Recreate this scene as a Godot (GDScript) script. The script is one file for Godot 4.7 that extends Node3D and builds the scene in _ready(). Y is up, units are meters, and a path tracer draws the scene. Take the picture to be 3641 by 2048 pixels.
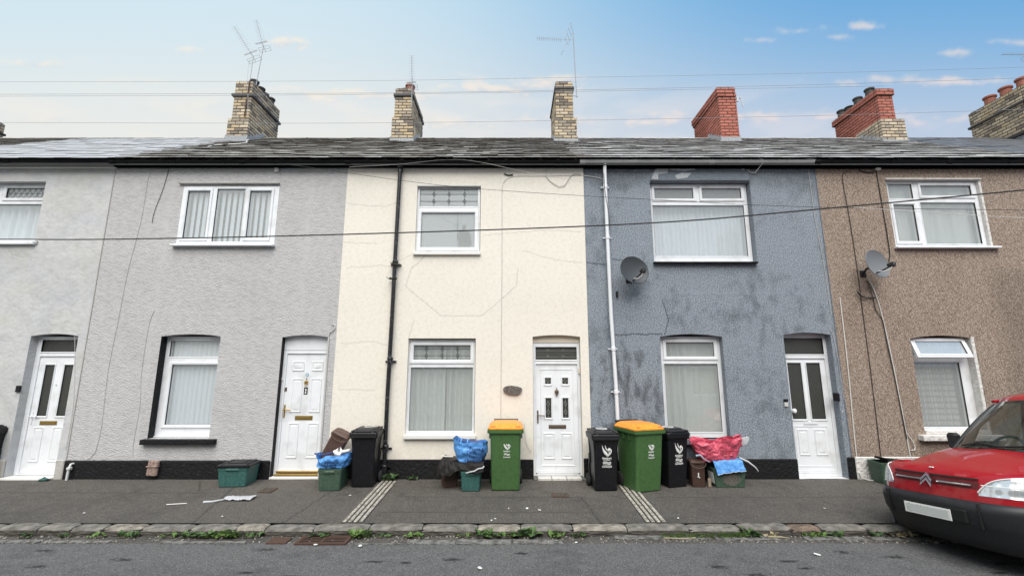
extends Node3D

const FZ := -8.55          # plane of the house fronts
const EXPO := 3.2
var rng := RandomNumberGenerator.new()
var used := {}
var M := {}
var T := {}
var E0 := Vector3.ZERO


# ---------------------------------------------------------------- mesh builder
class MB:
	var v := PackedVector3Array()
	var n := PackedVector3Array()
	var t := Transform3D()

	func put(a: Vector3, b: Vector3, c: Vector3, na: Vector3, nb: Vector3, nc: Vector3) -> void:
		if (b - a).cross(c - a).dot(na + nb + nc) > 0.0:
			v.append(a); v.append(c); v.append(b)
			n.append(na); n.append(nc); n.append(nb)
		else:
			v.append(a); v.append(b); v.append(c)
			n.append(na); n.append(nb); n.append(nc)

	func tri(a: Vector3, b: Vector3, c: Vector3, out: Vector3) -> void:
		a = t * a
		b = t * b
		c = t * c
		var m := (b - a).cross(c - a).normalized()
		if m.dot(t.basis * out) < 0.0:
			m = -m
		put(a, b, c, m, m, m)

	func quad(a: Vector3, b: Vector3, c: Vector3, d: Vector3, out: Vector3) -> void:
		tri(a, b, c, out)
		tri(a, c, d, out)

	func box(c: Vector3, s: Vector3, bev := 0.0, b := Basis()) -> void:
		var old := t
		t = t * Transform3D(b, c)
		var h := s / 2.0
		bev = minf(bev, minf(h.x, minf(h.y, h.z)) * 0.95)
		var cr := func(sx: float, sy: float, sz: float, axis: int) -> Vector3:
			var p := Vector3(sx * (h.x - bev), sy * (h.y - bev), sz * (h.z - bev))
			p[axis] = [sx, sy, sz][axis] * h[axis]
			return p
		for axis in 3:
			for sg in [-1.0, 1.0]:
				var q := []
				for k in [[-1.0, -1.0], [1.0, -1.0], [1.0, 1.0], [-1.0, 1.0]]:
					var w := [0.0, 0.0, 0.0]
					w[axis] = sg
					w[(axis + 1) % 3] = k[0]
					w[(axis + 2) % 3] = k[1]
					q.append(cr.call(w[0], w[1], w[2], axis))
				var o := Vector3.ZERO
				o[axis] = sg
				quad(q[0], q[1], q[2], q[3], o)
		if bev > 0.0:
			for third in 3:
				var a1 := (third + 1) % 3
				var a2 := (third + 2) % 3
				for s1 in [-1.0, 1.0]:
					for s2 in [-1.0, 1.0]:
						var w := [0.0, 0.0, 0.0]
						w[a1] = s1
						w[a2] = s2
						w[third] = -1.0
						var p0: Vector3 = cr.call(w[0], w[1], w[2], a1)
						var p1: Vector3 = cr.call(w[0], w[1], w[2], a2)
						w[third] = 1.0
						var p2: Vector3 = cr.call(w[0], w[1], w[2], a2)
						var p3: Vector3 = cr.call(w[0], w[1], w[2], a1)
						var o := Vector3.ZERO
						o[a1] = s1
						o[a2] = s2
						quad(p0, p1, p2, p3, o)
			for sx in [-1.0, 1.0]:
				for sy in [-1.0, 1.0]:
					for sz in [-1.0, 1.0]:
						tri(cr.call(sx, sy, sz, 0), cr.call(sx, sy, sz, 1), cr.call(sx, sy, sz, 2), Vector3(sx, sy, sz))
		t = old

	func b6(x0: float, x1: float, y0: float, y1: float, z0: float, z1: float, bev := 0.0) -> void:
		box(Vector3(x0 + x1, y0 + y1, z0 + z1) / 2.0, Vector3(absf(x1 - x0), absf(y1 - y0), absf(z1 - z0)), bev)

	# rows of points; normals by differences; side says which way is outside
	func grid(rows: Array, side := 1.0, loop := false) -> void:
		var nr := rows.size()
		var nc: int = rows[0].size()
		var P := []
		for r in rows:
			var q := PackedVector3Array()
			for p in r:
				q.append(t * p)
			P.append(q)
		var N := []
		for i in nr:
			var q := PackedVector3Array()
			for j in nc:
				var du: Vector3 = P[mini(i + 1, nr - 1)][j] - P[maxi(i - 1, 0)][j]
				var j0 := j - 1
				var j1 := j + 1
				if loop:
					j0 = (j0 + nc) % nc
					j1 = j1 % nc
				else:
					j0 = maxi(j0, 0)
					j1 = mini(j1, nc - 1)
				var dv: Vector3 = P[i][j1] - P[i][j0]
				var m := du.cross(dv) * side
				q.append(m.normalized() if m.length() > 1e-12 else Vector3.UP)
			N.append(q)
		for i in nr - 1:
			for j in (nc if loop else nc - 1):
				var k := (j + 1) % nc
				put(P[i][j], P[i + 1][j], P[i + 1][k], N[i][j], N[i + 1][j], N[i + 1][k])
				put(P[i][j], P[i + 1][k], P[i][k], N[i][j], N[i + 1][k], N[i][k])

	func tube(path: Array, r: float, sides := 8, r_end := -1.0) -> void:
		var rows := []
		var x := Vector3.ZERO
		for i in path.size():
			var d: Vector3 = (path[mini(i + 1, path.size() - 1)] - path[maxi(i - 1, 0)]).normalized()
			if x == Vector3.ZERO:
				x = d.cross(Vector3(0.31, 0.9, 0.27) if absf(d.y) < 0.9 else Vector3(1, 0.1, 0)).normalized()
			x = (x - d * x.dot(d)).normalized()
			var y := d.cross(x)
			var q := PackedVector3Array()
			var rr := r if r_end < 0.0 else lerpf(r, r_end, float(i) / (path.size() - 1))
			for k in sides:
				var a := TAU * k / sides
				q.append(path[i] + (x * cos(a) + y * sin(a)) * rr)
			rows.append(q)
		grid(rows, -1.0, true)
		for e in [0, rows.size() - 1]:
			var d: Vector3 = path[e] - path[1 if e == 0 else e - 1]
			for k in range(1, sides - 1):
				tri(rows[e][0], rows[e][k], rows[e][k + 1], d)

	# profile of (radius, height) turned round y
	func lathe(profile: Array, sides := 16) -> void:
		for i in profile.size() - 1:
			var rows := []
			for p in [profile[i], profile[i + 1]]:
				var q := PackedVector3Array()
				for k in sides:
					var a := TAU * k / sides
					q.append(Vector3(cos(a) * maxf(p.x, 1e-4), p.y, sin(a) * maxf(p.x, 1e-4)))
				rows.append(q)
			grid(rows, 1.0, true)

	func prism(poly: PackedVector2Array, z0: float, z1: float) -> void:
		var idx := Geometry2D.triangulate_polygon(poly)
		for k in range(0, idx.size(), 3):
			for zz in [z0, z1]:
				tri(Vector3(poly[idx[k]].x, poly[idx[k]].y, zz), Vector3(poly[idx[k + 1]].x, poly[idx[k + 1]].y, zz), Vector3(poly[idx[k + 2]].x, poly[idx[k + 2]].y, zz), Vector3(0, 0, 1.0 if (zz == z1) == (z1 > z0) else -1.0))
		var area := 0.0
		for k in poly.size():
			area += poly[k].cross(poly[(k + 1) % poly.size()])
		for k in poly.size():
			var a := poly[k]
			var b := poly[(k + 1) % poly.size()]
			var o := Vector3(b.y - a.y, a.x - b.x, 0) * signf(area)
			quad(Vector3(a.x, a.y, z0), Vector3(b.x, b.y, z0), Vector3(b.x, b.y, z1), Vector3(a.x, a.y, z1), o)

	# a wall or frame in the xy plane, front at z, with openings [x0, x1, y0, y1, rise of arch]
	func plate(x0: float, x1: float, y0: float, y1: float, z: float, depth: float, holes := []) -> void:
		var cut := [x0, x1]
		for o in holes:
			var steps: int = 8 if o.size() > 4 and o[4] > 0.0 else 1
			for k in steps + 1:
				cut.append(lerpf(o[0], o[1], float(k) / steps))
		cut.sort()
		var top := func(o: Array, x: float) -> float:
			if o.size() < 5:
				return o[3]
			var s: float = 2.0 * (x - o[0]) / (o[1] - o[0]) - 1.0
			return o[3] + o[4] * (1.0 - s * s)
		var zb := z - depth
		for k in cut.size() - 1:
			var xa: float = cut[k]
			var xb: float = cut[k + 1]
			if xb - xa < 1e-5:
				continue
			var xm := (xa + xb) / 2.0
			var here := []
			for o in holes:
				if o[0] < xm and o[1] > xm:
					here.append(o)
			here.sort_custom(func(p, q): return p[2] < q[2])
			var la := y0
			var lb := y0
			for o in here:
				if o[2] > la + 1e-5 or o[2] > lb + 1e-5:
					face(xa, xb, la, lb, o[2], o[2], z, zb)
				la = top.call(o, xa)
				lb = top.call(o, xb)
				quad(Vector3(xa, o[2], z), Vector3(xb, o[2], z), Vector3(xb, o[2], zb), Vector3(xa, o[2], zb), Vector3.UP)
				quad(Vector3(xa, la, z), Vector3(xb, lb, z), Vector3(xb, lb, zb), Vector3(xa, la, zb), Vector3.DOWN)
			face(xa, xb, la, lb, y1, y1, z, zb)
		for o in holes:
			for q in [[o[0], 1.0], [o[1], -1.0]]:
				quad(Vector3(q[0], o[2], z), Vector3(q[0], o[3], z), Vector3(q[0], o[3], zb), Vector3(q[0], o[2], zb), Vector3(q[1], 0, 0))
		for q in [[x0, -1.0], [x1, 1.0]]:
			quad(Vector3(q[0], y0, z), Vector3(q[0], y1, z), Vector3(q[0], y1, zb), Vector3(q[0], y0, zb), Vector3(q[1], 0, 0))
		for q in [[y0, -1.0], [y1, 1.0]]:
			quad(Vector3(x0, q[0], z), Vector3(x1, q[0], z), Vector3(x1, q[0], zb), Vector3(x0, q[0], zb), Vector3(0, q[1], 0))

	func face(xa: float, xb: float, la: float, lb: float, ua: float, ub: float, z: float, zb: float) -> void:
		quad(Vector3(xa, la, z), Vector3(xb, lb, z), Vector3(xb, ub, z), Vector3(xa, ua, z), Vector3.BACK)
		quad(Vector3(xa, la, zb), Vector3(xb, lb, zb), Vector3(xb, ub, zb), Vector3(xa, ua, zb), Vector3.FORWARD)

	# ring round a rectangle, from rectangle a [x0,x1,y0,y1,z] to b
	func ring(a: Array, b: Array) -> void:
		var ca := [Vector3(a[0], a[2], a[4]), Vector3(a[1], a[2], a[4]), Vector3(a[1], a[3], a[4]), Vector3(a[0], a[3], a[4])]
		var cb := [Vector3(b[0], b[2], b[4]), Vector3(b[1], b[2], b[4]), Vector3(b[1], b[3], b[4]), Vector3(b[0], b[3], b[4])]
		for k in 4:
			quad(ca[k], ca[(k + 1) % 4], cb[(k + 1) % 4], cb[k], Vector3.BACK)

	func raised(x0: float, x1: float, y0: float, y1: float, z: float) -> void:
		var at := func(i: float, h: float) -> Array: return [x0 + i, x1 - i, y0 + i, y1 - i, z + h]
		ring(at.call(0.0, 0.0), at.call(0.008, 0.014))
		ring(at.call(0.008, 0.014), at.call(0.022, 0.012))
		ring(at.call(0.022, 0.012), at.call(0.034, 0.001))
		ring(at.call(0.034, 0.001), at.call(0.06, 0.01))
		var f: Array = at.call(0.06, 0.01)
		quad(Vector3(f[0], f[2], f[4]), Vector3(f[1], f[2], f[4]), Vector3(f[1], f[3], f[4]), Vector3(f[0], f[3], f[4]), Vector3.BACK)

	# bars round a pane, like a sash
	func sash(x0: float, x1: float, y0: float, y1: float, w: float, z: float, d: float) -> void:
		var q := [[x0 - w, x1 + w, y0 - w, y1 + w, z], [x0 - w + 0.006, x1 + w - 0.006, y0 - w + 0.006, y1 + w - 0.006, z + d], [x0 - 0.016, x1 + 0.016, y0 - 0.016, y1 + 0.016, z + d], [x0, x1, y0, y1, z + d * 0.4], [x0, x1, y0, y1, z - 0.03]]
		for k in 4:
			ring(q[k], q[k + 1])

	# stacked rounded rectangles [y, width, depth, z of centre, corner radius]
	func loft(sec: Array, top := true, bottom := true, xc := 0.0, seg := 4) -> void:
		var loops := []
		for s in sec:
			var q := PackedVector3Array()
			var r: float = minf(s[4], minf(s[1], s[2]) / 2.0 - 0.001)
			for k in 4:
				var cx: float = (s[1] / 2.0 - r) * [1.0, -1.0, -1.0, 1.0][k]
				var cz: float = (s[2] / 2.0 - r) * [1.0, 1.0, -1.0, -1.0][k]
				for i in seg:
					var a := PI / 2.0 * (k + float(i) / (seg - 1))
					q.append(Vector3(xc + cx + r * cos(a), s[0], s[3] + cz + r * sin(a)))
			loops.append(q)
		for i in loops.size() - 1:
			grid([loops[i], loops[i + 1]], 1.0, true)
		for e in [0, loops.size() - 1]:
			if (e == 0 and bottom) or (e > 0 and top):
				var up := Vector3.UP if (e > 0) == (sec[-1][0] >= sec[0][0]) else Vector3.DOWN
				if sec[e][0] == sec[maxi(e - 1, 0)][0] and e > 0:
					up = Vector3.UP
				for k in range(1, loops[e].size() - 1):
					tri(loops[e][0], loops[e][k], loops[e][k + 1], up)

	func build(o: Vector3) -> ArrayMesh:
		var a := []
		a.resize(Mesh.ARRAY_MAX)
		var u := PackedVector2Array()
		u.resize(v.size())
		var pos := PackedVector3Array()
		pos.resize(v.size())
		for k in v.size():
			var p := v[k]
			var m := n[k].abs()
			if m.z >= m.x and m.z >= m.y:
				u[k] = Vector2(p.x, -p.y)
			elif m.y >= m.x:
				u[k] = Vector2(p.x, p.z)
			else:
				u[k] = Vector2(p.z, -p.y)
			pos[k] = p - o
		a[Mesh.ARRAY_VERTEX] = pos
		a[Mesh.ARRAY_NORMAL] = n
		a[Mesh.ARRAY_TEX_UV] = u
		a[Mesh.ARRAY_TEX_UV2] = u
		var me := ArrayMesh.new()
		me.add_surface_from_arrays(Mesh.PRIMITIVE_TRIANGLES, a)
		return me


# ---------------------------------------------------------------- objects
func numbered(called: String) -> String:
	var k: int = used.get(called, 0)
	used[called] = k + 1
	return called if k == 0 else "%s_%03d" % [called, k]


func tag(o: Node3D, label: String, category: String, group := "") -> Node3D:
	if label:
		o.set_meta("label", label)
	if category:
		o.set_meta("category", category)
	if group:
		o.set_meta("group", group)
	return o


func thing(called: String, label: String, category: String, at := Vector3.ZERO, group := "") -> Node3D:
	var o := Node3D.new()
	o.name = numbered(called)
	add_child(o)
	o.position = at
	tag(o, label, category, group)
	return o


func origin_of(p: Node) -> Vector3:
	return Vector3.ZERO if p == self else (p as Node3D).global_position


func obj(called: String, mb: MB, mat: Material, parent: Node = self) -> MeshInstance3D:
	var o := MeshInstance3D.new()
	o.name = numbered(called) if parent == self else called
	var me := mb.build(origin_of(parent))
	me.surface_set_material(0, mat)
	o.mesh = me
	parent.add_child(o, true)
	return o


func inst(called: String, mesh: Mesh, mat: Material, parent: Node, tr: Transform3D) -> MeshInstance3D:
	var o := MeshInstance3D.new()
	o.name = called
	o.mesh = mesh
	o.material_override = mat
	tr.origin -= origin_of(parent)
	o.transform = tr
	parent.add_child(o, true)
	return o


func struct(called: String, mb: MB, mat: Material) -> MeshInstance3D:
	var o := obj(called, mb, mat)
	o.set_meta("kind", "structure")
	return o


func dup(root: Node3D, at: Vector3, turn: float, label: String, group := "") -> Node3D:
	var r: Node3D = root.duplicate()
	var base: String = root.get_meta("base_name", root.name)
	r.name = numbered(base)
	add_child(r)
	r.position = at
	r.rotation.y = deg_to_rad(turn)
	r.set_meta("label", label)
	if group:
		r.set_meta("group", group)
	return r


func text(called: String, words: String, height: float, mat: Material, parent: Node, tr: Transform3D, wide := 1.0) -> MeshInstance3D:
	var tm := TextMesh.new()
	var f := SystemFont.new()
	f.font_names = PackedStringArray(["Droid Sans"])
	f.font_weight = 700
	tm.font = f
	tm.font_size = 48
	tm.pixel_size = height / 36.0
	tm.depth = 0.002
	tm.text = words
	tm.curve_step = 4.0
	tr.basis = tr.basis * Basis.from_scale(Vector3(wide, 1, 1))
	return inst(called, tm, mat, parent, tr)


# ---------------------------------------------------------------- materials
func lin(r: float, g: float, b: float) -> Color:
	return Color(r, g, b).linear_to_srgb()


func ntex(key: String, size: int, freq: float, kind := "fbm", oct := 4, ramp := [], sd := 1) -> NoiseTexture2D:
	if T.has(key):
		return T[key]
	var f := FastNoiseLite.new()
	f.seed = sd
	f.frequency = freq
	f.noise_type = FastNoiseLite.TYPE_SIMPLEX_SMOOTH
	f.fractal_type = FastNoiseLite.FRACTAL_FBM
	f.fractal_octaves = oct
	if kind == "cell":
		f.noise_type = FastNoiseLite.TYPE_CELLULAR
		f.fractal_type = FastNoiseLite.FRACTAL_NONE
		f.cellular_return_type = FastNoiseLite.RETURN_CELL_VALUE
	elif kind == "dist":
		f.noise_type = FastNoiseLite.TYPE_CELLULAR
		f.fractal_type = FastNoiseLite.FRACTAL_NONE
		f.cellular_return_type = FastNoiseLite.RETURN_DISTANCE
	elif kind == "ridge":
		f.fractal_type = FastNoiseLite.FRACTAL_RIDGED
	var t := NoiseTexture2D.new()
	t.width = size
	t.height = size
	t.seamless = true
	t.seamless_blend_skirt = 0.03 if kind in ["cell", "dist"] else 0.1
	t.generate_mipmaps = false
	t.noise = f
	if ramp:
		var g := Gradient.new()
		var offs := PackedFloat32Array()
		var cols := PackedColorArray()
		var most := 0.0
		for r in ramp:
			most = maxf(most, maxf(r[1], maxf(r[2], r[3])))
		for r in ramp:
			offs.append(r[0])
			cols.append(lin(r[1] / most, r[2] / most, r[3] / most))
		t.set_meta("most", most)
		g.offsets = offs
		g.colors = cols
		t.color_ramp = g
	T[key] = t
	return t


func mat(key: String, r: float, g: float, b: float, rough := 0.6, o := {}) -> StandardMaterial3D:
	if M.has(key):
		return M[key]
	var m := StandardMaterial3D.new()
	m.resource_name = key
	m.albedo_color = lin(r, g, b)
	m.roughness = rough
	m.metallic = o.get("metal", 0.0)
	m.metallic_specular = o.get("spec", 0.5)
	if o.has("tex"):
		m.albedo_texture = o.tex
		var k: float = o.tex.get_meta("most", 1.0)
		m.albedo_color = lin(r * k, g * k, b * k)
	if o.has("bump"):
		m.heightmap_enabled = true
		m.heightmap_texture = o.bump
		m.heightmap_scale = o.get("cm", 1.0)
	if o.has("rtex"):
		m.roughness_texture = o.rtex
	if o.has("tri"):
		m.uv1_triplanar = true
		m.uv1_world_triplanar = o.get("world", false)
		m.uv1_scale = o.tri if o.tri is Vector3 else Vector3.ONE * float(o.tri)
		m.uv1_triplanar_sharpness = 4.0
	if o.has("stain"):
		m.detail_enabled = true
		m.detail_albedo = ImageTexture.create_from_image(o.stain)
		m.detail_blend_mode = BaseMaterial3D.BLEND_MODE_MUL
		m.detail_uv_layer = BaseMaterial3D.DETAIL_UV_2
		var q: Array = o.rect                      # x0, x1, v0, v1 in metres
		m.uv2_scale = Vector3(1.0 / (q[1] - q[0]), 1.0 / (q[3] - q[2]), 1)
		m.uv2_offset = Vector3(-q[0] / (q[1] - q[0]), -q[2] / (q[3] - q[2]), 0)
	if o.has("uvs"):
		m.uv1_scale = Vector3.ONE * float(o.uvs)
	if o.has("alpha"):
		m.transparency = BaseMaterial3D.TRANSPARENCY_ALPHA
		m.albedo_color.a = o.alpha
	if o.has("back"):
		m.backlight_enabled = true
		m.backlight = Color(o.back, o.back, o.back)
	if o.has("coat"):
		m.clearcoat_enabled = true
		m.clearcoat = o.coat
		m.clearcoat_roughness = o.get("coat_rough", 0.05)
	m.cull_mode = BaseMaterial3D.CULL_DISABLED if o.has("both") else BaseMaterial3D.CULL_BACK
	M[key] = m
	return m


func stain(w: int, h: int, q: Array, f: Callable) -> Image:
	var im := Image.create(w, h, false, Image.FORMAT_RGB8)
	for j in h:
		var y: float = lerpf(q[2], q[3], (j + 0.5) / h)
		for i in w:
			var c: Color = f.call(lerpf(q[0], q[1], (i + 0.5) / w), y)
			im.set_pixel(i, j, c.linear_to_srgb())
	return im


func line_on(im: Image, q: Array, pts: Array, k: float, wob := 0.01) -> void:
	for s in pts.size() - 1:
		var a: Vector2 = pts[s]
		var b: Vector2 = pts[s + 1]
		var steps := int(a.distance_to(b) / 0.004) + 2
		var off := 0.0
		for i in steps:
			off = clampf(off + rng.randf_range(-0.003, 0.003), -wob, wob)
			var p := a.lerp(b, float(i) / (steps - 1)) + Vector2(off * 0.3, off)
			var x := int((p.x - q[0]) / (q[1] - q[0]) * im.get_width())
			var y := int((p.y - q[2]) / (q[3] - q[2]) * im.get_height())
			if x >= 0 and y >= 0 and x < im.get_width() and y < im.get_height():
				var c := im.get_pixel(x, y)
				im.set_pixel(x, y, c.lerp(Color(k, k, k), 0.42 if rng.randf() < 0.75 else 0.08))


func noise(freq: float, sd := 1, oct := 3) -> FastNoiseLite:
	var f := FastNoiseLite.new()
	f.seed = sd
	f.frequency = freq
	f.fractal_octaves = oct
	f.noise_type = FastNoiseLite.TYPE_SIMPLEX_SMOOTH
	return f


const VAN_SCALE := 1.06
const VAN_AT := Vector3(4.96, -0.165, -5.54)
const VAN_TURN := Vector3(0.0, -1.48, 0.10)


func _ready() -> void:
	rng.seed = 20240611
	var cam := Camera3D.new()
	cam.name = "camera"
	cam.fov = 66.26
	cam.near = 0.05
	cam.far = 1500.0
	cam.position = Vector3(0, 2.01, 0)
	cam.rotation_degrees = Vector3(10.16, 0, 0)
	add_child(cam)
	cam.current = true
	var env := Environment.new()
	env.tonemap_mode = Environment.TONE_MAPPER_LINEAR
	env.tonemap_exposure = EXPO
	env.background_mode = Environment.BG_SKY
	var sky := Sky.new()
	var pano := PanoramaSkyMaterial.new()
	pano.panorama = ImageTexture.create_from_image(sky_image())
	sky.sky_material = pano
	env.sky = sky
	env.sdfgi_enabled = true
	env.ssao_enabled = true
	env.ssil_enabled = true
	var we := WorldEnvironment.new()
	we.name = "world"
	we.environment = env
	add_child(we)
	var sun := DirectionalLight3D.new()
	sun.name = "sun"
	sun.light_color = Color(1.0, 0.975, 0.94)
	sun.light_energy = 0.5
	sun.light_angular_distance = 56.0
	sun.shadow_enabled = true
	sun.look_at_from_position(Vector3(0.3, 13.0, 9.5), Vector3.ZERO)
	add_child(sun)

	materials()
	ground()
	house_far_left()
	house_pale()
	house_grey()
	house_cream()
	house_blue()
	house_brown()
	house_far_right()
	opposite()
	channel("ribbed pale drainage channel across pavement beside unmarked black bin", -2.20, -2.16, -8.36)
	channel("ribbed pale drainage channel across pavement under slanting green bin", 1.98, 1.95, -8.30)
	covers()
	bins()
	van()
	dish("dark grey satellite dish on blue house beside white downpipe", Vector3(2.33, 3.83, -8.28), Vector3(0.30, 0.10, 1.0), "dish_grey", -0.25)
	dish("paler grey satellite dish on brown pebbledashed house", Vector3(6.98, 3.95, -8.26), Vector3(0.30, 0.10, 1.0), "dish_pale", -0.45)
	aerials()
	overhead()
	plants()
	litter()


func sky_image() -> Image:
	var W := 2048
	var H := 1024
	var n1 := noise(1.0, 7, 5)
	var n2 := noise(1.0, 19, 4)
	# soft clouds: tangent of bearing, of height, half widths, strength
	var puffs := [[-0.572, 0.816, 0.076, 0.021, 1.00], [-0.830, 0.797, 0.035, 0.010, 0.70], [-1.206, 0.753, 0.151, 0.014, 0.80], [-0.524, 0.670, 0.109, 0.024, 0.60], [-0.296, 0.672, 0.209, 0.026, 0.75], [-0.018, 0.688, 0.189, 0.031, 1.00], [0.127, 0.712, 0.085, 0.016, 0.80], [-0.720, 0.644, 0.158, 0.022, 0.35], [-1.148, 0.603, 0.128, 0.030, 0.35], [-0.165, 0.594, 0.167, 0.019, 0.70], [0.159, 0.603, 0.197, 0.017, 0.60], [0.503, 0.601, 0.295, 0.024, 0.75], [0.848, 0.607, 0.256, 0.022, 0.70], [1.169, 0.592, 0.216, 0.026, 0.70], [0.643, 0.824, 0.039, 0.009, 0.80], [0.763, 0.848, 0.072, 0.012, 0.80], [0.838, 0.833, 0.056, 0.010, 0.70], [0.908, 0.864, 0.077, 0.013, 0.90], [1.130, 0.784, 0.081, 0.015, 0.80], [1.011, 0.706, 0.200, 0.020, 0.80], [1.161, 0.706, 0.140, 0.013, 0.60], [1.293, 0.819, 0.061, 0.014, 0.80], [-0.957, 0.706, 0.180, 0.011, 0.30], [0.404, 0.590, 0.118, 0.015, 0.60]]
	var buf := PackedFloat32Array()
	buf.resize(W * H * 4)
	for j in H:
		var el := PI / 2.0 - PI * (j + 0.5) / H
		for i in W:
			var c := Color(0.45, 0.45, 0.44)
			if el > -0.02:
				var az := TAU * (i + 0.5) / W
				var s := clampf(sin(az) / 0.78, -1.0, 1.0)
				var e2 := rad_to_deg(atan(tan(maxf(el, 0.0)) / maxf(absf(cos(az)), 0.5)))
				var t := clampf((e2 - 26.5) / 17.0, -0.6, 1.6)
				var k := pow(smoothstep(-1.05, 1.05, s), 1.65)
				var low := Color(0.925, 0.925, 0.91).lerp(Color(0.76, 0.81, 0.885), k)
				var high := Color(0.815, 0.905, 0.955).lerp(Color(0.425, 0.67, 0.875), clampf(k * 1.05, 0.0, 1.0))
				c = low.lerp(high, smoothstep(-0.02, 1.25, t))
				# thin wisps everywhere near the horizon
				var d := Vector3(sin(az) * cos(el), sin(el), -cos(az) * cos(el))
				var p := d * Vector3(4.2, 18.0, 4.2)
				var q := n1.get_noise_3dv(p)
				var band := smoothstep(-0.9, 0.0, t) * (1.0 - smoothstep(0.3, 0.6, t))
				var pale := Color(0.955, 0.935, 0.905).lerp(Color(0.88, 0.87, 0.90), k)
				c = c.lerp(pale, smoothstep(0.0, 0.5, q + 0.12) * band * 0.45)
				# puffs with cream tops and grey lilac bases
				if cos(az) > 0.35:
					var u := tan(az)
					var v := sin(el) / (cos(el) * cos(az))
					for m in puffs:
						var dv: float = (v - m[1]) / m[3]
						if absf(dv) > 2.2:
							continue
						var du: float = (u - m[0]) / m[2]
						if absf(du) > 2.0:
							continue
						var w := n2.get_noise_2d(u * 9.0, v * 26.0) + 0.5 * n1.get_noise_2d(u * 24.0 + 5.0, v * 60.0)
						var den := 1.0 - sqrt(du * du + dv * dv * (1.0 if dv > 0.0 else 1.6)) + 1.1 * w
						var al: float = smoothstep(0.0, 1.05, den) * m[4]
						var lit := smoothstep(-0.75, 0.35, dv + 1.2 * w)
						var top := Color(0.975, 0.94, 0.885).lerp(Color(0.93, 0.875, 0.865), k)
						var low2 := Color(0.80, 0.825, 0.865).lerp(Color(0.70, 0.755, 0.86), k)
						c = c.lerp(low2.lerp(top, lit), al * 0.82)
			c = c.srgb_to_linear()
			var at := (j * W + i) * 4
			buf[at] = c.r / EXPO
			buf[at + 1] = c.g / EXPO
			buf[at + 2] = c.b / EXPO
			buf[at + 3] = 1.0
	return Image.create_from_data(W, H, false, Image.FORMAT_RGBAF, buf.to_byte_array())


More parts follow.
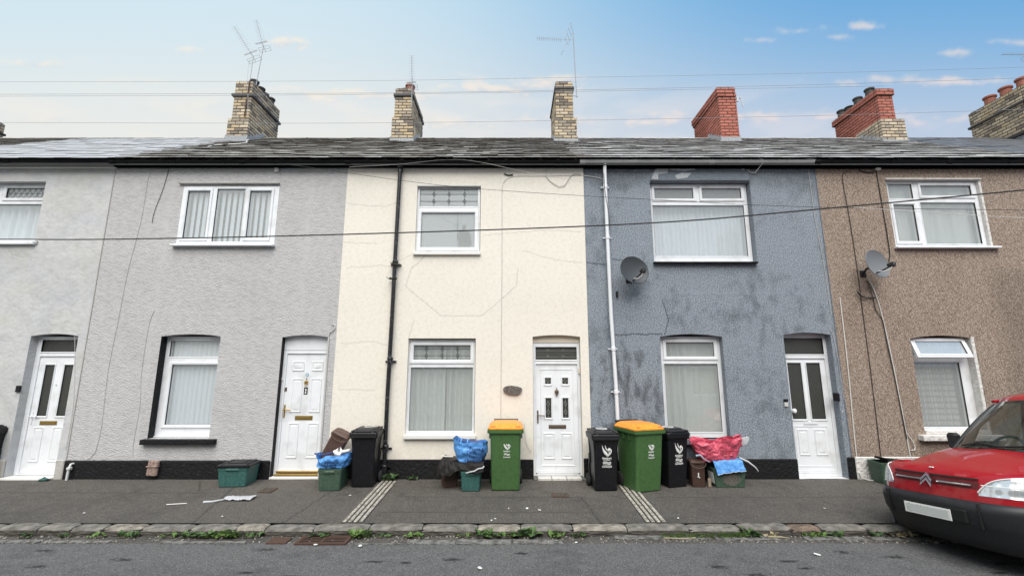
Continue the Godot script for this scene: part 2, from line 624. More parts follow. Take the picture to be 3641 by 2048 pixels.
func materials() -> void:
	mat("upvc", 0.76, 0.78, 0.81, 0.3, {"tex": ntex("soft_dirt", 256, 0.012, "fbm", 3, [[0.0, 0.80, 0.79, 0.77], [0.45, 0.97, 0.97, 0.965], [1.0, 1, 1, 1]], 5), "tri": 0.7, "world": true})
	mat("upvc_grey", 0.55, 0.56, 0.57, 0.4)
	mat("glass", 0.80, 0.85, 0.85, 0.02, {"alpha": 0.04, "metal": 0.17})
	mat("glass_sky", 0.80, 0.85, 0.86, 0.02, {"alpha": 0.06, "metal": 0.42})
	mat("obscure", 0.045, 0.047, 0.042, 0.25, {"bump": ntex("reed", 256, 0.08, "fbm", 2), "cm": 0.3, "tri": 4.0, "world": true})
	mat("lead", 0.09, 0.1, 0.1, 0.5, {"metal": 0.4})
	mat("blind", 0.66, 0.73, 0.80, 0.7, {"back": 0.5, "both": true})
	mat("curtain", 0.40, 0.44, 0.40, 0.85, {"back": 0.45, "both": true})
	mat("net", 0.60, 0.64, 0.61, 0.9, {"back": 0.5, "both": true, "tex": net_texture(), "uvs": 4.5})
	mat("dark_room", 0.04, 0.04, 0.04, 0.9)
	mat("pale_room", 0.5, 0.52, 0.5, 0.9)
	mat("black_paint", 0.009, 0.009, 0.010, 0.65, {"spec": 0.35, "tex": ntex("worn_black", 512, 0.02, "fbm", 5, [[0.0, 0.8, 0.8, 0.8], [0.72, 1, 1, 1], [0.84, 1.6, 1.55, 1.5], [0.92, 5, 5, 4.6]], 9), "tri": 0.9, "world": true, "bump": ntex("lumps", 512, 0.03, "fbm", 4), "cm": 1.0})
	mat("black_plastic", 0.008, 0.008, 0.010, 0.42, {"spec": 0.4, "tex": ntex("scuff", 512, 0.025, "fbm", 5, [[0.0, 0.8, 0.8, 0.8], [0.55, 1, 1, 1], [0.75, 1.6, 1.5, 1.45], [1.0, 3.0, 2.7, 2.4]], 3), "tri": 1.6})
	mat("bin_green", 0.056, 0.128, 0.042, 0.42, {"tex": ntex("scuff2", 512, 0.02, "fbm", 5, [[0.0, 0.75, 0.75, 0.75], [0.5, 1, 1, 1], [1.0, 1.15, 1.1, 1.1]], 4), "tri": 1.2})
	mat("lid_orange", 0.83, 0.30, 0.035, 0.4, {"tex": T.scuff2, "tri": 1.2})
	mat("lid_recess", 0.5, 0.10, 0.02, 0.5)
	mat("box_teal", 0.034, 0.105, 0.095, 0.5, {"tex": ntex("faded", 512, 0.02, "fbm", 5, [[0.0, 0.7, 0.7, 0.7], [0.45, 1, 1, 1], [1.0, 1.5, 1.45, 1.4]], 6), "tri": 2.0})
	mat("box_green", 0.048, 0.088, 0.06, 0.5, {"tex": T.faded, "tri": 2.0})
	mat("caddy_brown", 0.05, 0.026, 0.02, 0.5, {"tex": T.faded, "tri": 2.5})
	mat("tilt_brown", 0.085, 0.048, 0.035, 0.5, {"tex": T.faded, "tri": 2.5})
	mat("white_print", 0.75, 0.75, 0.73, 0.6)
	mat("navy_print", 0.01, 0.03, 0.12, 0.6)
	mat("maroon_print", 0.16, 0.01, 0.02, 0.6)
	mat("bag_blue", 0.10, 0.31, 0.70, 0.5, {"both": true, "tex": ntex("bagfold", 256, 0.03, "ridge", 3, [[0.0, 0.9, 0.92, 0.95], [1.0, 1.1, 1.06, 1.03]], 2), "tri": 1.5, "bump": ntex("bagbump", 512, 0.008, "ridge", 2), "cm": 0.9})
	mat("bag_blue_dark", 0.015, 0.05, 0.2, 0.5, {"both": true})
	mat("bag_red", 0.58, 0.08, 0.125, 0.38, {"both": true, "tex": ntex("bagfold2", 256, 0.03, "ridge", 3, [[0.0, 0.85, 0.7, 0.75], [0.6, 1, 1, 1], [1.0, 1.2, 2.6, 2.4]], 8), "tri": 1.6, "bump": T.bagbump, "cm": 0.9})
	mat("bag_black", 0.014, 0.012, 0.011, 0.6, {"both": true, "spec": 0.35})
	mat("paper", 0.78, 0.77, 0.74, 0.8, {"both": true})
	mat("film", 0.44, 0.45, 0.47, 0.3, {"both": true})
	mat("gold", 0.55, 0.36, 0.10, 0.3, {"metal": 0.85})
	mat("bronze", 0.16, 0.12, 0.09, 0.4, {"metal": 0.6})
	mat("chrome", 0.75, 0.76, 0.78, 0.12, {"metal": 1.0})
	mat("rubber", 0.015, 0.015, 0.016, 0.8)
	mat("cast_iron", 0.013, 0.013, 0.015, 0.35, {"tex": ntex("chips", 512, 0.03, "fbm", 5, [[0.0, 1, 1, 1], [0.76, 1, 1, 1], [0.79, 18, 18, 17], [1.0, 26, 26, 25]], 14), "tri": 1.3, "world": true})
	mat("gutter_black", 0.007, 0.007, 0.008, 0.5, {"spec": 0.3})
	mat("fascia_black", 0.006, 0.006, 0.006, 0.95, {"spec": 0.1})
	mat("gutter_white", 0.55, 0.56, 0.55, 0.45, {"tex": T.soft_dirt, "tri": 1.0, "world": true})
	mat("pipe_white", 0.72, 0.74, 0.77, 0.4)
	mat("cable_black", 0.01, 0.01, 0.011, 0.6)
	mat("cable_grey", 0.5, 0.49, 0.48, 0.6)
	mat("cable_white", 0.62, 0.61, 0.58, 0.6)
	mat("cable_cream", 0.50, 0.47, 0.40, 0.6)
	mat("wire_far", 0.30, 0.32, 0.35, 0.6)
	mat("aluminium", 0.45, 0.46, 0.49, 0.5)
	mat("aerial_boom", 0.26, 0.27, 0.30, 0.5)
	mat("rust", 0.075, 0.044, 0.032, 0.8, {"tex": ntex("rusty", 256, 0.05, "fbm", 4, [[0.0, 0.5, 0.45, 0.4], [1.0, 1.5, 1.3, 1.2]], 12), "tri": 3.0})
	mat("dish_grey", 0.05, 0.056, 0.062, 0.5)
	mat("dish_pale", 0.17, 0.18, 0.19, 0.5)
	mat("lead_sheet", 0.27, 0.29, 0.31, 0.5, {"tex": T.faded, "tri": 1.5, "world": true, "bump": T.lumps, "cm": 0.8})
	mat("pot_dark", 0.045, 0.042, 0.042, 0.7)
	mat("pot_red", 0.30, 0.105, 0.07, 0.7, {"tex": T.faded, "tri": 2.0})
	mat("mortar", 0.065, 0.056, 0.046, 0.95, {"tex": T.faded, "tri": 3.0, "world": true})
	mat("mortar_dark", 0.07, 0.045, 0.035, 0.95)
	var br := ntex("brickgrain", 256, 0.05, "fbm", 5, [[0.0, 0.45, 0.42, 0.4], [0.4, 0.9, 0.9, 0.88], [1.0, 1.2, 1.2, 1.2]], 21)
	var yl := [[0.49, 0.405, 0.295], [0.58, 0.495, 0.375], [0.42, 0.355, 0.275], [0.33, 0.285, 0.23], [0.52, 0.41, 0.265], [0.20, 0.168, 0.14]]
	for k in yl.size():
		mat("brick_yellow%d" % k, yl[k][0], yl[k][1], yl[k][2], 0.9, {"tex": br, "tri": 2.7, "world": true, "bump": T.lumps, "cm": 0.5})
	var rd := [[0.40, 0.125, 0.09], [0.45, 0.155, 0.115], [0.36, 0.115, 0.085], [0.40, 0.14, 0.105]]
	for k in rd.size():
		mat("brick_red%d" % k, rd[k][0], rd[k][1], rd[k][2], 0.85, {"tex": br, "tri": 2.7, "world": true})
	mat("slate_course", 0.05, 0.052, 0.055, 0.7, {"bump": T.lumps, "cm": 0.5, "tri": 3.0, "world": true})
	var sg := ntex("slategrain", 512, 0.012, "fbm", 5, [[0.0, 0.62, 0.6, 0.57], [0.45, 0.95, 0.95, 0.94], [0.7, 1.06, 1.06, 1.06], [1.0, 1.35, 1.33, 1.3]], 31)
	var so := {"tex": sg, "tri": 1.1, "world": true, "bump": T.lumps, "cm": 0.4}
	var st := {
		"old": [[0.28, 0.265, 0.245], [0.35, 0.335, 0.315], [0.22, 0.207, 0.19], [0.43, 0.418, 0.40], [0.26, 0.238, 0.212]],
		"grey": [[0.46, 0.453, 0.448], [0.58, 0.57, 0.565], [0.35, 0.344, 0.34], [0.52, 0.51, 0.505], [0.41, 0.402, 0.398]],
		"pale": [[0.37, 0.375, 0.39], [0.385, 0.39, 0.405], [0.355, 0.36, 0.375], [0.37, 0.375, 0.39], [0.36, 0.365, 0.38]],
		"smooth": [[0.12, 0.122, 0.13], [0.13, 0.132, 0.14], [0.115, 0.117, 0.125], [0.125, 0.127, 0.135], [0.12, 0.122, 0.13]],
	}
	for key in st:
		for k in 5:
			var c: Array = st[key][k]
			mat("slate_%s%d" % [key, k], c[0], c[1], c[2], 0.55 if key == "pale" else 0.55, {"bump": T.lumps, "cm": 0.15, "tri": 3.0, "world": true} if key == "pale" else so)
	mat("kerb", 0.16, 0.148, 0.132, 0.85, {"tex": ntex("stone", 512, 0.012, "fbm", 6, [[0.0, 0.35, 0.33, 0.30], [0.45, 0.9, 0.9, 0.9], [0.7, 1.2, 1.2, 1.2], [1.0, 1.6, 1.55, 1.5]], 41), "tri": Vector3(0.8, 1.6, 1.2), "world": true, "bump": ntex("stonebump", 512, 0.03, "fbm", 5), "cm": 1.4})
	mat("kerb_pale", 0.24, 0.215, 0.18, 0.85, {"tex": T.stone, "tri": Vector3(0.8, 1.6, 1.2), "world": true, "bump": T.stonebump, "cm": 2.5})
	mat("kerb_brown", 0.16, 0.115, 0.085, 0.85, {"tex": T.stone, "tri": Vector3(0.8, 1.6, 1.2), "world": true, "bump": T.stonebump, "cm": 2.5})
	mat("kerb_dark", 0.078, 0.069, 0.059, 0.9, {"tex": T.stone, "tri": Vector3(0.6, 2.4, 1.2), "world": true, "bump": T.stonebump, "cm": 1.8})
	mat("flag", 0.15, 0.145, 0.135, 0.85, {"tex": T.stone, "tri": 1.3, "world": true, "bump": T.stonebump, "cm": 1.0})
	mat("channel", 0.36, 0.335, 0.29, 0.75, {"tex": T.stone, "tri": 1.7, "world": true, "bump": T.stonebump, "cm": 0.8})
	mat("channel_dark", 0.03, 0.028, 0.026, 0.9)
	mat("dirt", 0.075, 0.062, 0.048, 0.95, {"tex": T.stone, "tri": 2.0, "world": true, "bump": T.stonebump, "cm": 2.0})
	mat("leaf", 0.062, 0.122, 0.03, 0.55, {"both": true, "back": 0.25})
	mat("leaf_dark", 0.045, 0.095, 0.025, 0.55, {"both": true, "back": 0.25})
	mat("leaf_lime", 0.10, 0.175, 0.034, 0.55, {"both": true, "back": 0.3})
	mat("straw", 0.32, 0.27, 0.17, 0.8, {"both": true})
	mat("car_red", 0.33, 0.006, 0.012, 0.5, {"coat": 0.7, "coat_rough": 0.08, "spec": 0.25})
	mat("car_black", 0.014, 0.0145, 0.017, 0.5, {"tex": T.scuff2, "tri": 2.0})
	mat("car_dark", 0.006, 0.006, 0.006, 0.8)
	mat("car_glass", 0.03, 0.042, 0.032, 0.03, {"alpha": 0.5, "metal": 0.05})
	mat("lamp_glass", 0.9, 0.92, 0.94, 0.03, {"alpha": 0.05})
	mat("reflector", 0.75, 0.77, 0.79, 0.22, {"metal": 0.75})
	mat("plate", 0.60, 0.63, 0.61, 0.5)
	mat("plate_rim", 0.8, 0.8, 0.78, 0.5)
	mat("white_wood", 0.70, 0.69, 0.66, 0.5)
	mat("cream_paint", 0.66, 0.60, 0.49, 0.7)
	mat("white_wall", 0.66, 0.65, 0.63, 0.8, {"tex": ntex("whitewash", 512, 0.015, "fbm", 5, [[0.0, 0.74, 0.71, 0.67], [0.35, 0.95, 0.94, 0.93], [1.0, 1.03, 1.03, 1.03]], 51), "tri": 0.8, "world": true, "bump": T.lumps, "cm": 1.5})
	mat("grey_smooth", 0.42, 0.41, 0.385, 0.85, {"tex": T.whitewash, "tri": 0.6, "world": true, "bump": T.lumps, "cm": 0.5})
	mat("lintel_blue", 0.15, 0.18, 0.215, 0.8, {"tex": T.whitewash, "tri": 0.9, "world": true, "bump": T.lumps, "cm": 0.8})
	mat("patch_white", 0.42, 0.45, 0.48, 0.85, {"tex": T.whitewash, "tri": 1.4, "world": true})
	mat("plaque", 0.17, 0.15, 0.14, 0.8, {"tex": T.stone, "tri": 3.0, "world": true, "bump": T.stonebump, "cm": 2.0})
	mat("tile_white", 0.62, 0.61, 0.58, 0.4, {"tex": T.whitewash, "tri": 1.3, "world": true})
	mat("brick_pipe", 0.28, 0.20, 0.17, 0.85, {"tex": T.stone, "tri": 3.0, "world": true})


func net_texture() -> ImageTexture:
	var im := Image.create(128, 128, false, Image.FORMAT_RGB8)
	for j in 128:
		for i in 128:
			var a := Vector2(i % 64 - 32, j % 64 - 32).length()
			var k := 1.0
			if a < 20.0 and a > 12.0:
				k = 1.35
			elif i % 64 < 4 or i % 64 > 59:
				k = 0.75
			elif a >= 24.0:
				k = 0.68
			im.set_pixel(i, j, Color(k, k, k).clamp(Color.BLACK, Color.WHITE) * 0.74)
	return ImageTexture.create_from_image(im)


# ---------------------------------------------------------------- walls
func facade(key: String, x0: float, x1: float) -> StandardMaterial3D:
	var q := [x0, x1, -6.4, 0.0]            # v runs down: y = -v
	var a := noise(0.55, 3, 4)
	var b := noise(1.6, 5, 4)
	var im: Image
	match key:
		"wall_grey":
			im = stain(300, 384, q, func(x, v):
				var k := 1.0 + 0.07 * a.get_noise_2d(x, v) + 0.05 * b.get_noise_2d(x * 0.6, v * 2.0)
				if v > -0.75:
					k *= 1.0 + 0.06 * (v + 0.75)
				return Color(k, k * 0.998, k * 1.0))
			return mat(key, 0.48, 0.475, 0.478, 0.9, {"stain": im, "rect": q, "tex": ntex("grey_fine", 512, 0.03, "fbm", 5, [[0.0, 0.84, 0.83, 0.83], [0.5, 1, 1, 1], [1.0, 1.1, 1.1, 1.1]], 61), "tri": Vector3(0.35, 0.8, 0.6), "world": true, "bump": ntex("rough_h", 1024, 0.05, "fbm", 5, [], 62), "cm": 1.3})
		"wall_cream":
			im = stain(300, 384, q, func(x, v):
				var k := 1.0 + 0.035 * a.get_noise_2d(x, v) + 0.02 * b.get_noise_2d(x, v)
				var g := smoothstep(-1.2, -0.3, v) * (0.5 + b.get_noise_2d(x * 2.0, v)) * 0.12
				return Color(k - g * 0.6, k - g * 0.8, k - g * 1.1))
			line_on(im, q, [Vector2(-1.72, -4.20), Vector2(-1.99, -3.95), Vector2(-2.10, -3.58), Vector2(-1.38, -2.99), Vector2(-0.60, -2.99), Vector2(0.09, -3.58), Vector2(0.12, -3.95)], 0.86)
			line_on(im, q, [Vector2(-3.38, -5.30), Vector2(-2.6, -5.22), Vector2(-2.35, -5.32)], 0.88)
			line_on(im, q, [Vector2(-3.38, -4.48), Vector2(-2.7, -4.45)], 0.88)
			line_on(im, q, [Vector2(-2.35, -4.05), Vector2(-1.95, -4.25)], 0.88)
			line_on(im, q, [Vector2(-3.3, -3.95), Vector2(-2.6, -4.0), Vector2(-2.35, -3.95)], 0.88)
			line_on(im, q, [Vector2(-0.55, -4.62), Vector2(0.6, -4.72), Vector2(1.4, -4.7)], 0.88)
			line_on(im, q, [Vector2(0.2, -4.3), Vector2(0.9, -4.1), Vector2(1.4, -4.05)], 0.88)
			line_on(im, q, [Vector2(-3.3, -2.45), Vector2(-2.7, -2.5), Vector2(-2.4, -2.42)], 0.88)
			line_on(im, q, [Vector2(-3.3, -1.6), Vector2(-2.6, -1.58)], 0.88)
			line_on(im, q, [Vector2(-2.0, -2.55), Vector2(-1.95, -2.75), Vector2(-1.9, -2.9)], 0.88)
			return mat(key, 0.74, 0.70, 0.625, 0.85, {"stain": im, "rect": q, "tex": ntex("cream_fine", 512, 0.03, "fbm", 4, [[0.0, 0.92, 0.91, 0.89], [0.5, 1, 1, 1], [1.0, 1.04, 1.04, 1.04]], 63), "tri": 0.7, "world": true, "bump": ntex("cream_h", 1024, 0.045, "fbm", 4, [], 64), "cm": 0.25})
		"wall_blue":
			im = stain(300, 384, q, func(x, v):
				var k := 1.04 + 0.34 * a.get_noise_2d(x * 1.6, v * 1.6) + 0.26 * b.get_noise_2d(x * 2.2, v * 2.0) + 0.14 * b.get_noise_2d(x * 6.0 + 3.0, v * 6.0)
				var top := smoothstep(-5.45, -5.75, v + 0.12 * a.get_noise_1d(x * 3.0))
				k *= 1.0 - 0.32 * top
				var run := smoothstep(-0.2, 0.55, b.get_noise_2d(x * 2.4, v * 1.2) + 0.3 * a.get_noise_2d(x * 2.0, v * 2.0))
				var low := smoothstep(-3.1, -1.9, v) * (1.0 - smoothstep(2.6, 3.2, x)) + 0.3 * smoothstep(-3.9, -3.3, v) * (1.0 - smoothstep(-2.9, -2.2, v)) * smoothstep(2.8, 3.2, x) + 0.22 * smoothstep(-4.2, -3.0, v) * smoothstep(4.0, 4.8, x)
				k *= 1.0 - 0.58 * run * clampf(low, 0.0, 1.0)
				var base := smoothstep(-0.9, -0.45, v) * 0.2
				return Color(k - base * 0.3, k - base * 0.2, k - base * 0.3))
			line_on(im, q, [Vector2(1.95, -2.62), Vector2(2.9, -2.64)], 0.4)
			line_on(im, q, [Vector2(2.95, -2.62), Vector2(3.05, -2.9), Vector2(2.95, -3.3)], 0.5)
			line_on(im, q, [Vector2(1.48, -4.05), Vector2(1.85, -4.02)], 0.45)
			line_on(im, q, [Vector2(2.0, -4.12), Vector2(2.3, -4.08)], 0.5)
			return mat(key, 0.25, 0.285, 0.328, 0.85, {"stain": im, "rect": q, "tex": ntex("blue_fine", 1024, 0.03, "fbm", 5, [[0.0, 0.45, 0.46, 0.49], [0.36, 0.8, 0.81, 0.83], [0.5, 1, 1, 1], [0.64, 1.28, 1.26, 1.24], [1.0, 1.6, 1.57, 1.54]], 65), "tri": 1.0, "world": true, "bump": T.rough_h, "cm": 1.3})
		"wall_brown":
			im = stain(300, 384, q, func(x, v):
				var k := 1.0 + 0.10 * a.get_noise_2d(x, v) + 0.05 * b.get_noise_2d(x, v)
				k *= 1.0 - 0.22 * smoothstep(-4.1, -3.7, v) * smoothstep(9.2, 9.7, x)
				return Color(k, k * 0.99, k * 0.97))
			return mat(key, 0.33, 0.258, 0.212, 0.9, {"stain": im, "rect": q, "tex": ntex("pebbles", 2048, 0.085, "cell", 1, [[0.0, 0.35, 0.30, 0.28], [0.25, 0.62, 0.56, 0.53], [0.5, 0.97, 0.95, 0.93], [0.72, 1.25, 1.28, 1.26], [0.9, 1.5, 1.62, 1.66], [1.0, 2.0, 2.3, 2.4]], 66), "tri": 0.62, "world": true, "bump": ntex("pebble_h", 2048, 0.085, "dist", 1, [], 66), "cm": -1.0})
		"wall_pale":
			im = stain(300, 384, q, func(x, v):
				var k := 1.0 + 0.10 * a.get_noise_2d(x * 1.3, v * 1.6) + 0.05 * b.get_noise_2d(x, v)
				var w := clampf(0.5 + 1.3 * b.get_noise_2d(x * 0.5 + 4.0, v * 0.7), 0.0, 1.0)
				k *= 1.0 - 0.10 * smoothstep(-5.6, -5.9, v)
				return Color(k * (1.0 - 0.03 * w), k * (1.0 - 0.02 * w), k * (0.96 + 0.04 * w)))
			return mat(key, 0.49, 0.49, 0.495, 0.85, {"stain": im, "rect": q, "tex": ntex("pale_fine", 512, 0.012, "fbm", 5, [[0.0, 0.88, 0.88, 0.88], [0.5, 1, 1, 1], [1.0, 1.06, 1.06, 1.06]], 67), "tri": 0.6, "world": true, "bump": T.lumps, "cm": 0.5})
	return mat(key, 0.4, 0.39, 0.37, 0.9, {"tex": ntex("plain_fine", 512, 0.03, "fbm", 5, [[0.0, 0.84, 0.83, 0.83], [0.5, 1, 1, 1], [1.0, 1.1, 1.1, 1.1]], 61), "tri": 0.6, "world": true})


const EAVE := Vector2(-8.36, 6.185)      # z, y
const RIDGE := Vector2(-12.30, 8.79)


func on_roof(x: float, s: float, up := 0.0) -> Vector3:
	var d := RIDGE - EAVE
	var nn := Vector2(d.y, -d.x).normalized()
	if nn.y < 0.0:
		nn = -nn
	var p := EAVE + d * s + nn * up
	return Vector3(x, p.y, p.x)


func roof(house: Node3D, x0: float, x1: float, kind: String, expose := 0.325, smooth := false) -> void:
	var m := MB.new()
	var back := 2.0 * RIDGE.x - EAVE.x
	var e := Vector3(0, EAVE.y - 0.03, EAVE.x - 0.03)
	var r := Vector3(0, RIDGE.y - 0.03, RIDGE.x)
	for q in [[e, r, Vector3(0, 1, 1)], [r, Vector3(0, e.y, back + 0.03), Vector3(0, 1, -1)], [Vector3(0, e.y - 0.1, e.z), Vector3(0, r.y - 0.1, r.z), Vector3(0, -1, -1)], [Vector3(0, r.y - 0.1, r.z), Vector3(0, e.y - 0.1, back + 0.03), Vector3(0, -1, 1)], [e, Vector3(0, e.y - 0.1, e.z), Vector3(0, 0, 1)]]:
		var a: Vector3 = q[0]
		var b: Vector3 = q[1]
		m.quad(Vector3(x0, a.y, a.z), Vector3(x1, a.y, a.z), Vector3(x1, b.y, b.z), Vector3(x0, b.y, b.z), q[2])
	var rf := obj("roof", m, M.slate_course, house)
	var d := RIDGE - EAVE
	var L := d.length()
	var pitch := atan2(d.y, -d.x)
	var courses := int(L / expose)
	var w := 0.36 if not smooth else 0.34
	var slab := MB.new()
	slab.box(Vector3.ZERO, Vector3(w - 0.008, 0.009, expose * 1.4), 0.0)
	var sm := slab.build(E0)
	var rest := []
	for k in 5:
		rest.append(MB.new())
	var count := 0
	for c in courses + 1:
		var x := x0 - (w / 2.0 if c % 2 else 0.0)
		while x < x1 - 0.04:
			var s := (c * expose + expose * 0.5 + rng.randf_range(-0.006, 0.006)) / L
			var cx := x + w / 2.0
			x += w
			if cx > x1 + 0.02 or cx < x0 - 0.02:
				continue
			if s > 1.0:
				continue
			var tilt: float = pitch - {"pale": 0.035, "smooth": 0.03}.get(kind, 0.085) + rng.randf_range(-0.012, 0.012)
			var yaw := rng.randf_range(-0.012, 0.012) if not smooth else 0.0
			var bs := Basis(Vector3.RIGHT, tilt) * Basis(Vector3.UP, yaw)
			var lift := 0.012 + (rng.randf_range(0.0, 0.006) if rng.randf() < 0.85 else rng.randf_range(0.004, 0.016))
			var tr := Transform3D(bs, on_roof(cx, s, lift))
			var k := rng.randi() % 5
			if count < 300 and not smooth:
				inst("slate", sm, M["slate_%s%d" % [kind, k]], rf, tr)
				count += 1
			else:
				rest[k].t = tr
				rest[k].box(Vector3.ZERO, Vector3(w - 0.008, 0.009, expose * 1.4))
	for k in 5:
		if rest[k].v.size():
			obj("upper_slates", rest[k], M["slate_%s%d" % [kind, k]], rf).set_meta("kind", "stuff")
	var n := int((x1 - x0) / 0.45)
	for k in n:
		var rm := MB.new()
		var xa := x0 + (x1 - x0) * k / n + 0.004
		var xb := x0 + (x1 - x0) * (k + 1) / n - 0.004
		var y := RIDGE.y + rng.randf_range(-0.006, 0.008)
		for sg in [1.0, -1.0]:
			var o := Vector3(0, 0.8, sg * 0.6)
			rm.quad(Vector3(xa, y + 0.035, RIDGE.x), Vector3(xb, y + 0.035, RIDGE.x), Vector3(xb, y - 0.075, RIDGE.x + sg * 0.17), Vector3(xa, y - 0.075, RIDGE.x + sg * 0.17), o)
			rm.quad(Vector3(xa, y - 0.075, RIDGE.x + sg * 0.17), Vector3(xb, y - 0.075, RIDGE.x + sg * 0.17), Vector3(xb, y - 0.095, RIDGE.x + sg * 0.165), Vector3(xa, y - 0.095, RIDGE.x + sg * 0.165), Vector3(0, 0, sg))
			for ex in [[xa, -1.0], [xb, 1.0]]:
				rm.tri(Vector3(ex[0], y + 0.035, RIDGE.x), Vector3(ex[0], y - 0.075, RIDGE.x + 0.17), Vector3(ex[0], y - 0.075, RIDGE.x - 0.17), Vector3(ex[1], 0, 0))
		obj("ridge_tile", rm, M["slate_%s%d" % ["old" if kind == "pale" else kind, rng.randi() % 5]], rf)


# sections [x0, x1, y0, y1, z0 (front), z1]; bricks of the front and of the visible side are built one by one
func chimney(house: Node3D, sections: Array, brick: String, kinds: int, mortar: String, side: float, bands := [], flash := 0.16) -> MeshInstance3D:
	var core := MB.new()
	for s in sections:
		core.b6(s[0] + 0.012, s[1] - 0.012, s[2], s[3] - 0.002, s[5] + 0.012, s[4] - 0.012)
	var top: Array = sections[-1]
	core.b6(top[0] + 0.03, top[1] - 0.03, top[3] - 0.002, top[3] + 0.03, top[5] + 0.03, top[4] - 0.03, 0.02)
	var ch := obj("chimney", core, M[mortar], house)
	var bl := 0.235
	var bh := 0.094
	var count := 0
	var other := MB.new()
	var shapes := {}
	for s in sections:
		var brk: String = s[6] if s.size() > 6 else brick
		var rows := int(round((s[3] - s[2]) / bh))
		var hh: float = (s[3] - s[2]) / rows
		for r in rows:
			var y: float = s[2] + (r + 0.5) * hh
			var off := bl * 0.5 if r % 2 else 0.0
			for f in 4:               # front, seen side, far side, back
				var a: float = s[0] if f in [0, 3] else s[5] + 0.001
				var b: float = s[1] if f in [0, 3] else s[4] - 0.112
				if f == 3:
					a += 0.112
					b -= 0.112
				var p := a
				var first := true
				while p < b - 0.01:
					var len := bl if not (first and off > 0.0) else off
					if first and r % 2 == 0 and f == 1:
						len = bl
					first = false
					var q := minf(p + len, b)
					if b - q < 0.05:
						q = b
					var l := q - p - 0.017
					var c := (p + q) / 2.0
					p = q
					if l < 0.015:
						continue
					var jit := rng.randf_range(-0.004, 0.004)
					var pos: Vector3
					var sz: Vector3
					if f == 0:
						pos = Vector3(c, y, s[4] - 0.055 + jit)
						sz = Vector3(l, hh - 0.019, 0.11)
					elif f == 3:
						pos = Vector3(c, y, s[5] + 0.055)
						sz = Vector3(l, hh - 0.019, 0.11)
					else:
						var right := (side > 0.0) == (f == 1)
						pos = Vector3((s[1] - 0.055 if right else s[0] + 0.055) + jit, y, c)
						sz = Vector3(0.11, hh - 0.019, l)
					if f < 2 and count < 300:
						var key := "%.2f_%.3f_%.2f" % [sz.x, sz.y, sz.z]
						if not shapes.has(key):
							var bm := MB.new()
							bm.box(Vector3.ZERO, sz, 0.007)
							shapes[key] = bm.build(E0)
						inst("brick", shapes[key], M["%s%d" % [brk, rng.randi() % kinds]], ch, Transform3D(Basis(Vector3.BACK, rng.randf_range(-0.012, 0.012)), pos))
						count += 1
					else:
						other.box(pos, sz, 0.0)
	obj("far_brickwork", other, M[(sections[-1][6] if sections[-1].size() > 6 else brick) + "0"], ch).set_meta("kind", "stuff")
	for b in bands:
		var bm := MB.new()
		bm.b6(b[0], b[1], b[2], b[3], b[5], b[4], 0.008)
		obj("projecting_course", bm, M[b[6]] if b.size() > 6 else M.pot_dark, ch)
	if flash > 0.0:
		var s: Array = sections[0]
		var fm := MB.new()
		var y0: float = on_roof(0, (s[4] - EAVE.x) / (RIDGE.x - EAVE.x)).y
		fm.b6(s[0] - 0.02, s[1] + 0.02, y0 - 0.02, y0 + flash, s[4] - 0.01, s[4] + 0.014, 0.004)
		fm.box(Vector3((s[0] + s[1]) / 2.0, y0 - 0.035, s[4] + 0.09), Vector3(s[1] - s[0] + 0.12, 0.012, 0.22), 0.0, Basis(Vector3.RIGHT, 0.58))
		for sx in [s[0] - 0.008, s[1] + 0.008]:
			for k in 6:
				var z: float = s[4] - 0.06 - k * 0.13
				if z < RIDGE.x + 0.02:
					break
				var y := on_roof(0, (z - EAVE.x) / (RIDGE.x - EAVE.x)).y
				fm.box(Vector3(sx, y + 0.06, z), Vector3(0.014, flash + 0.04, 0.128), 0.003)
		obj("lead_flashing", fm, M.lead_sheet, ch)
	return ch


func pots(ch: Node3D, list: Array, mt: String) -> void:
	for p in list:
		var m := MB.new()
		m.t = Transform3D(Basis(), Vector3(p[0], p[1], p[2]))
		var h: float = p[4]
		var r: float = p[3]
		m.lathe([Vector2(r * 1.15, 0), Vector2(r * 0.95, h * 0.25), Vector2(r * 0.88, h * 0.75), Vector2(r * 1.1, h * 0.82), Vector2(r * 1.12, h * 0.95), Vector2(r * 0.95, h), Vector2(r * 0.75, h), Vector2(r * 0.7, h * 0.5), Vector2(0.0, h * 0.5)], 16)
		obj("chimney_pot", m, M[mt], ch)


# ---------------------------------------------------------------- windows and doors
func rect_box(m: MB, p: Array, z: float, d: float) -> void:
	m.b6(p[0], p[1], p[2], p[3], z - d, z)


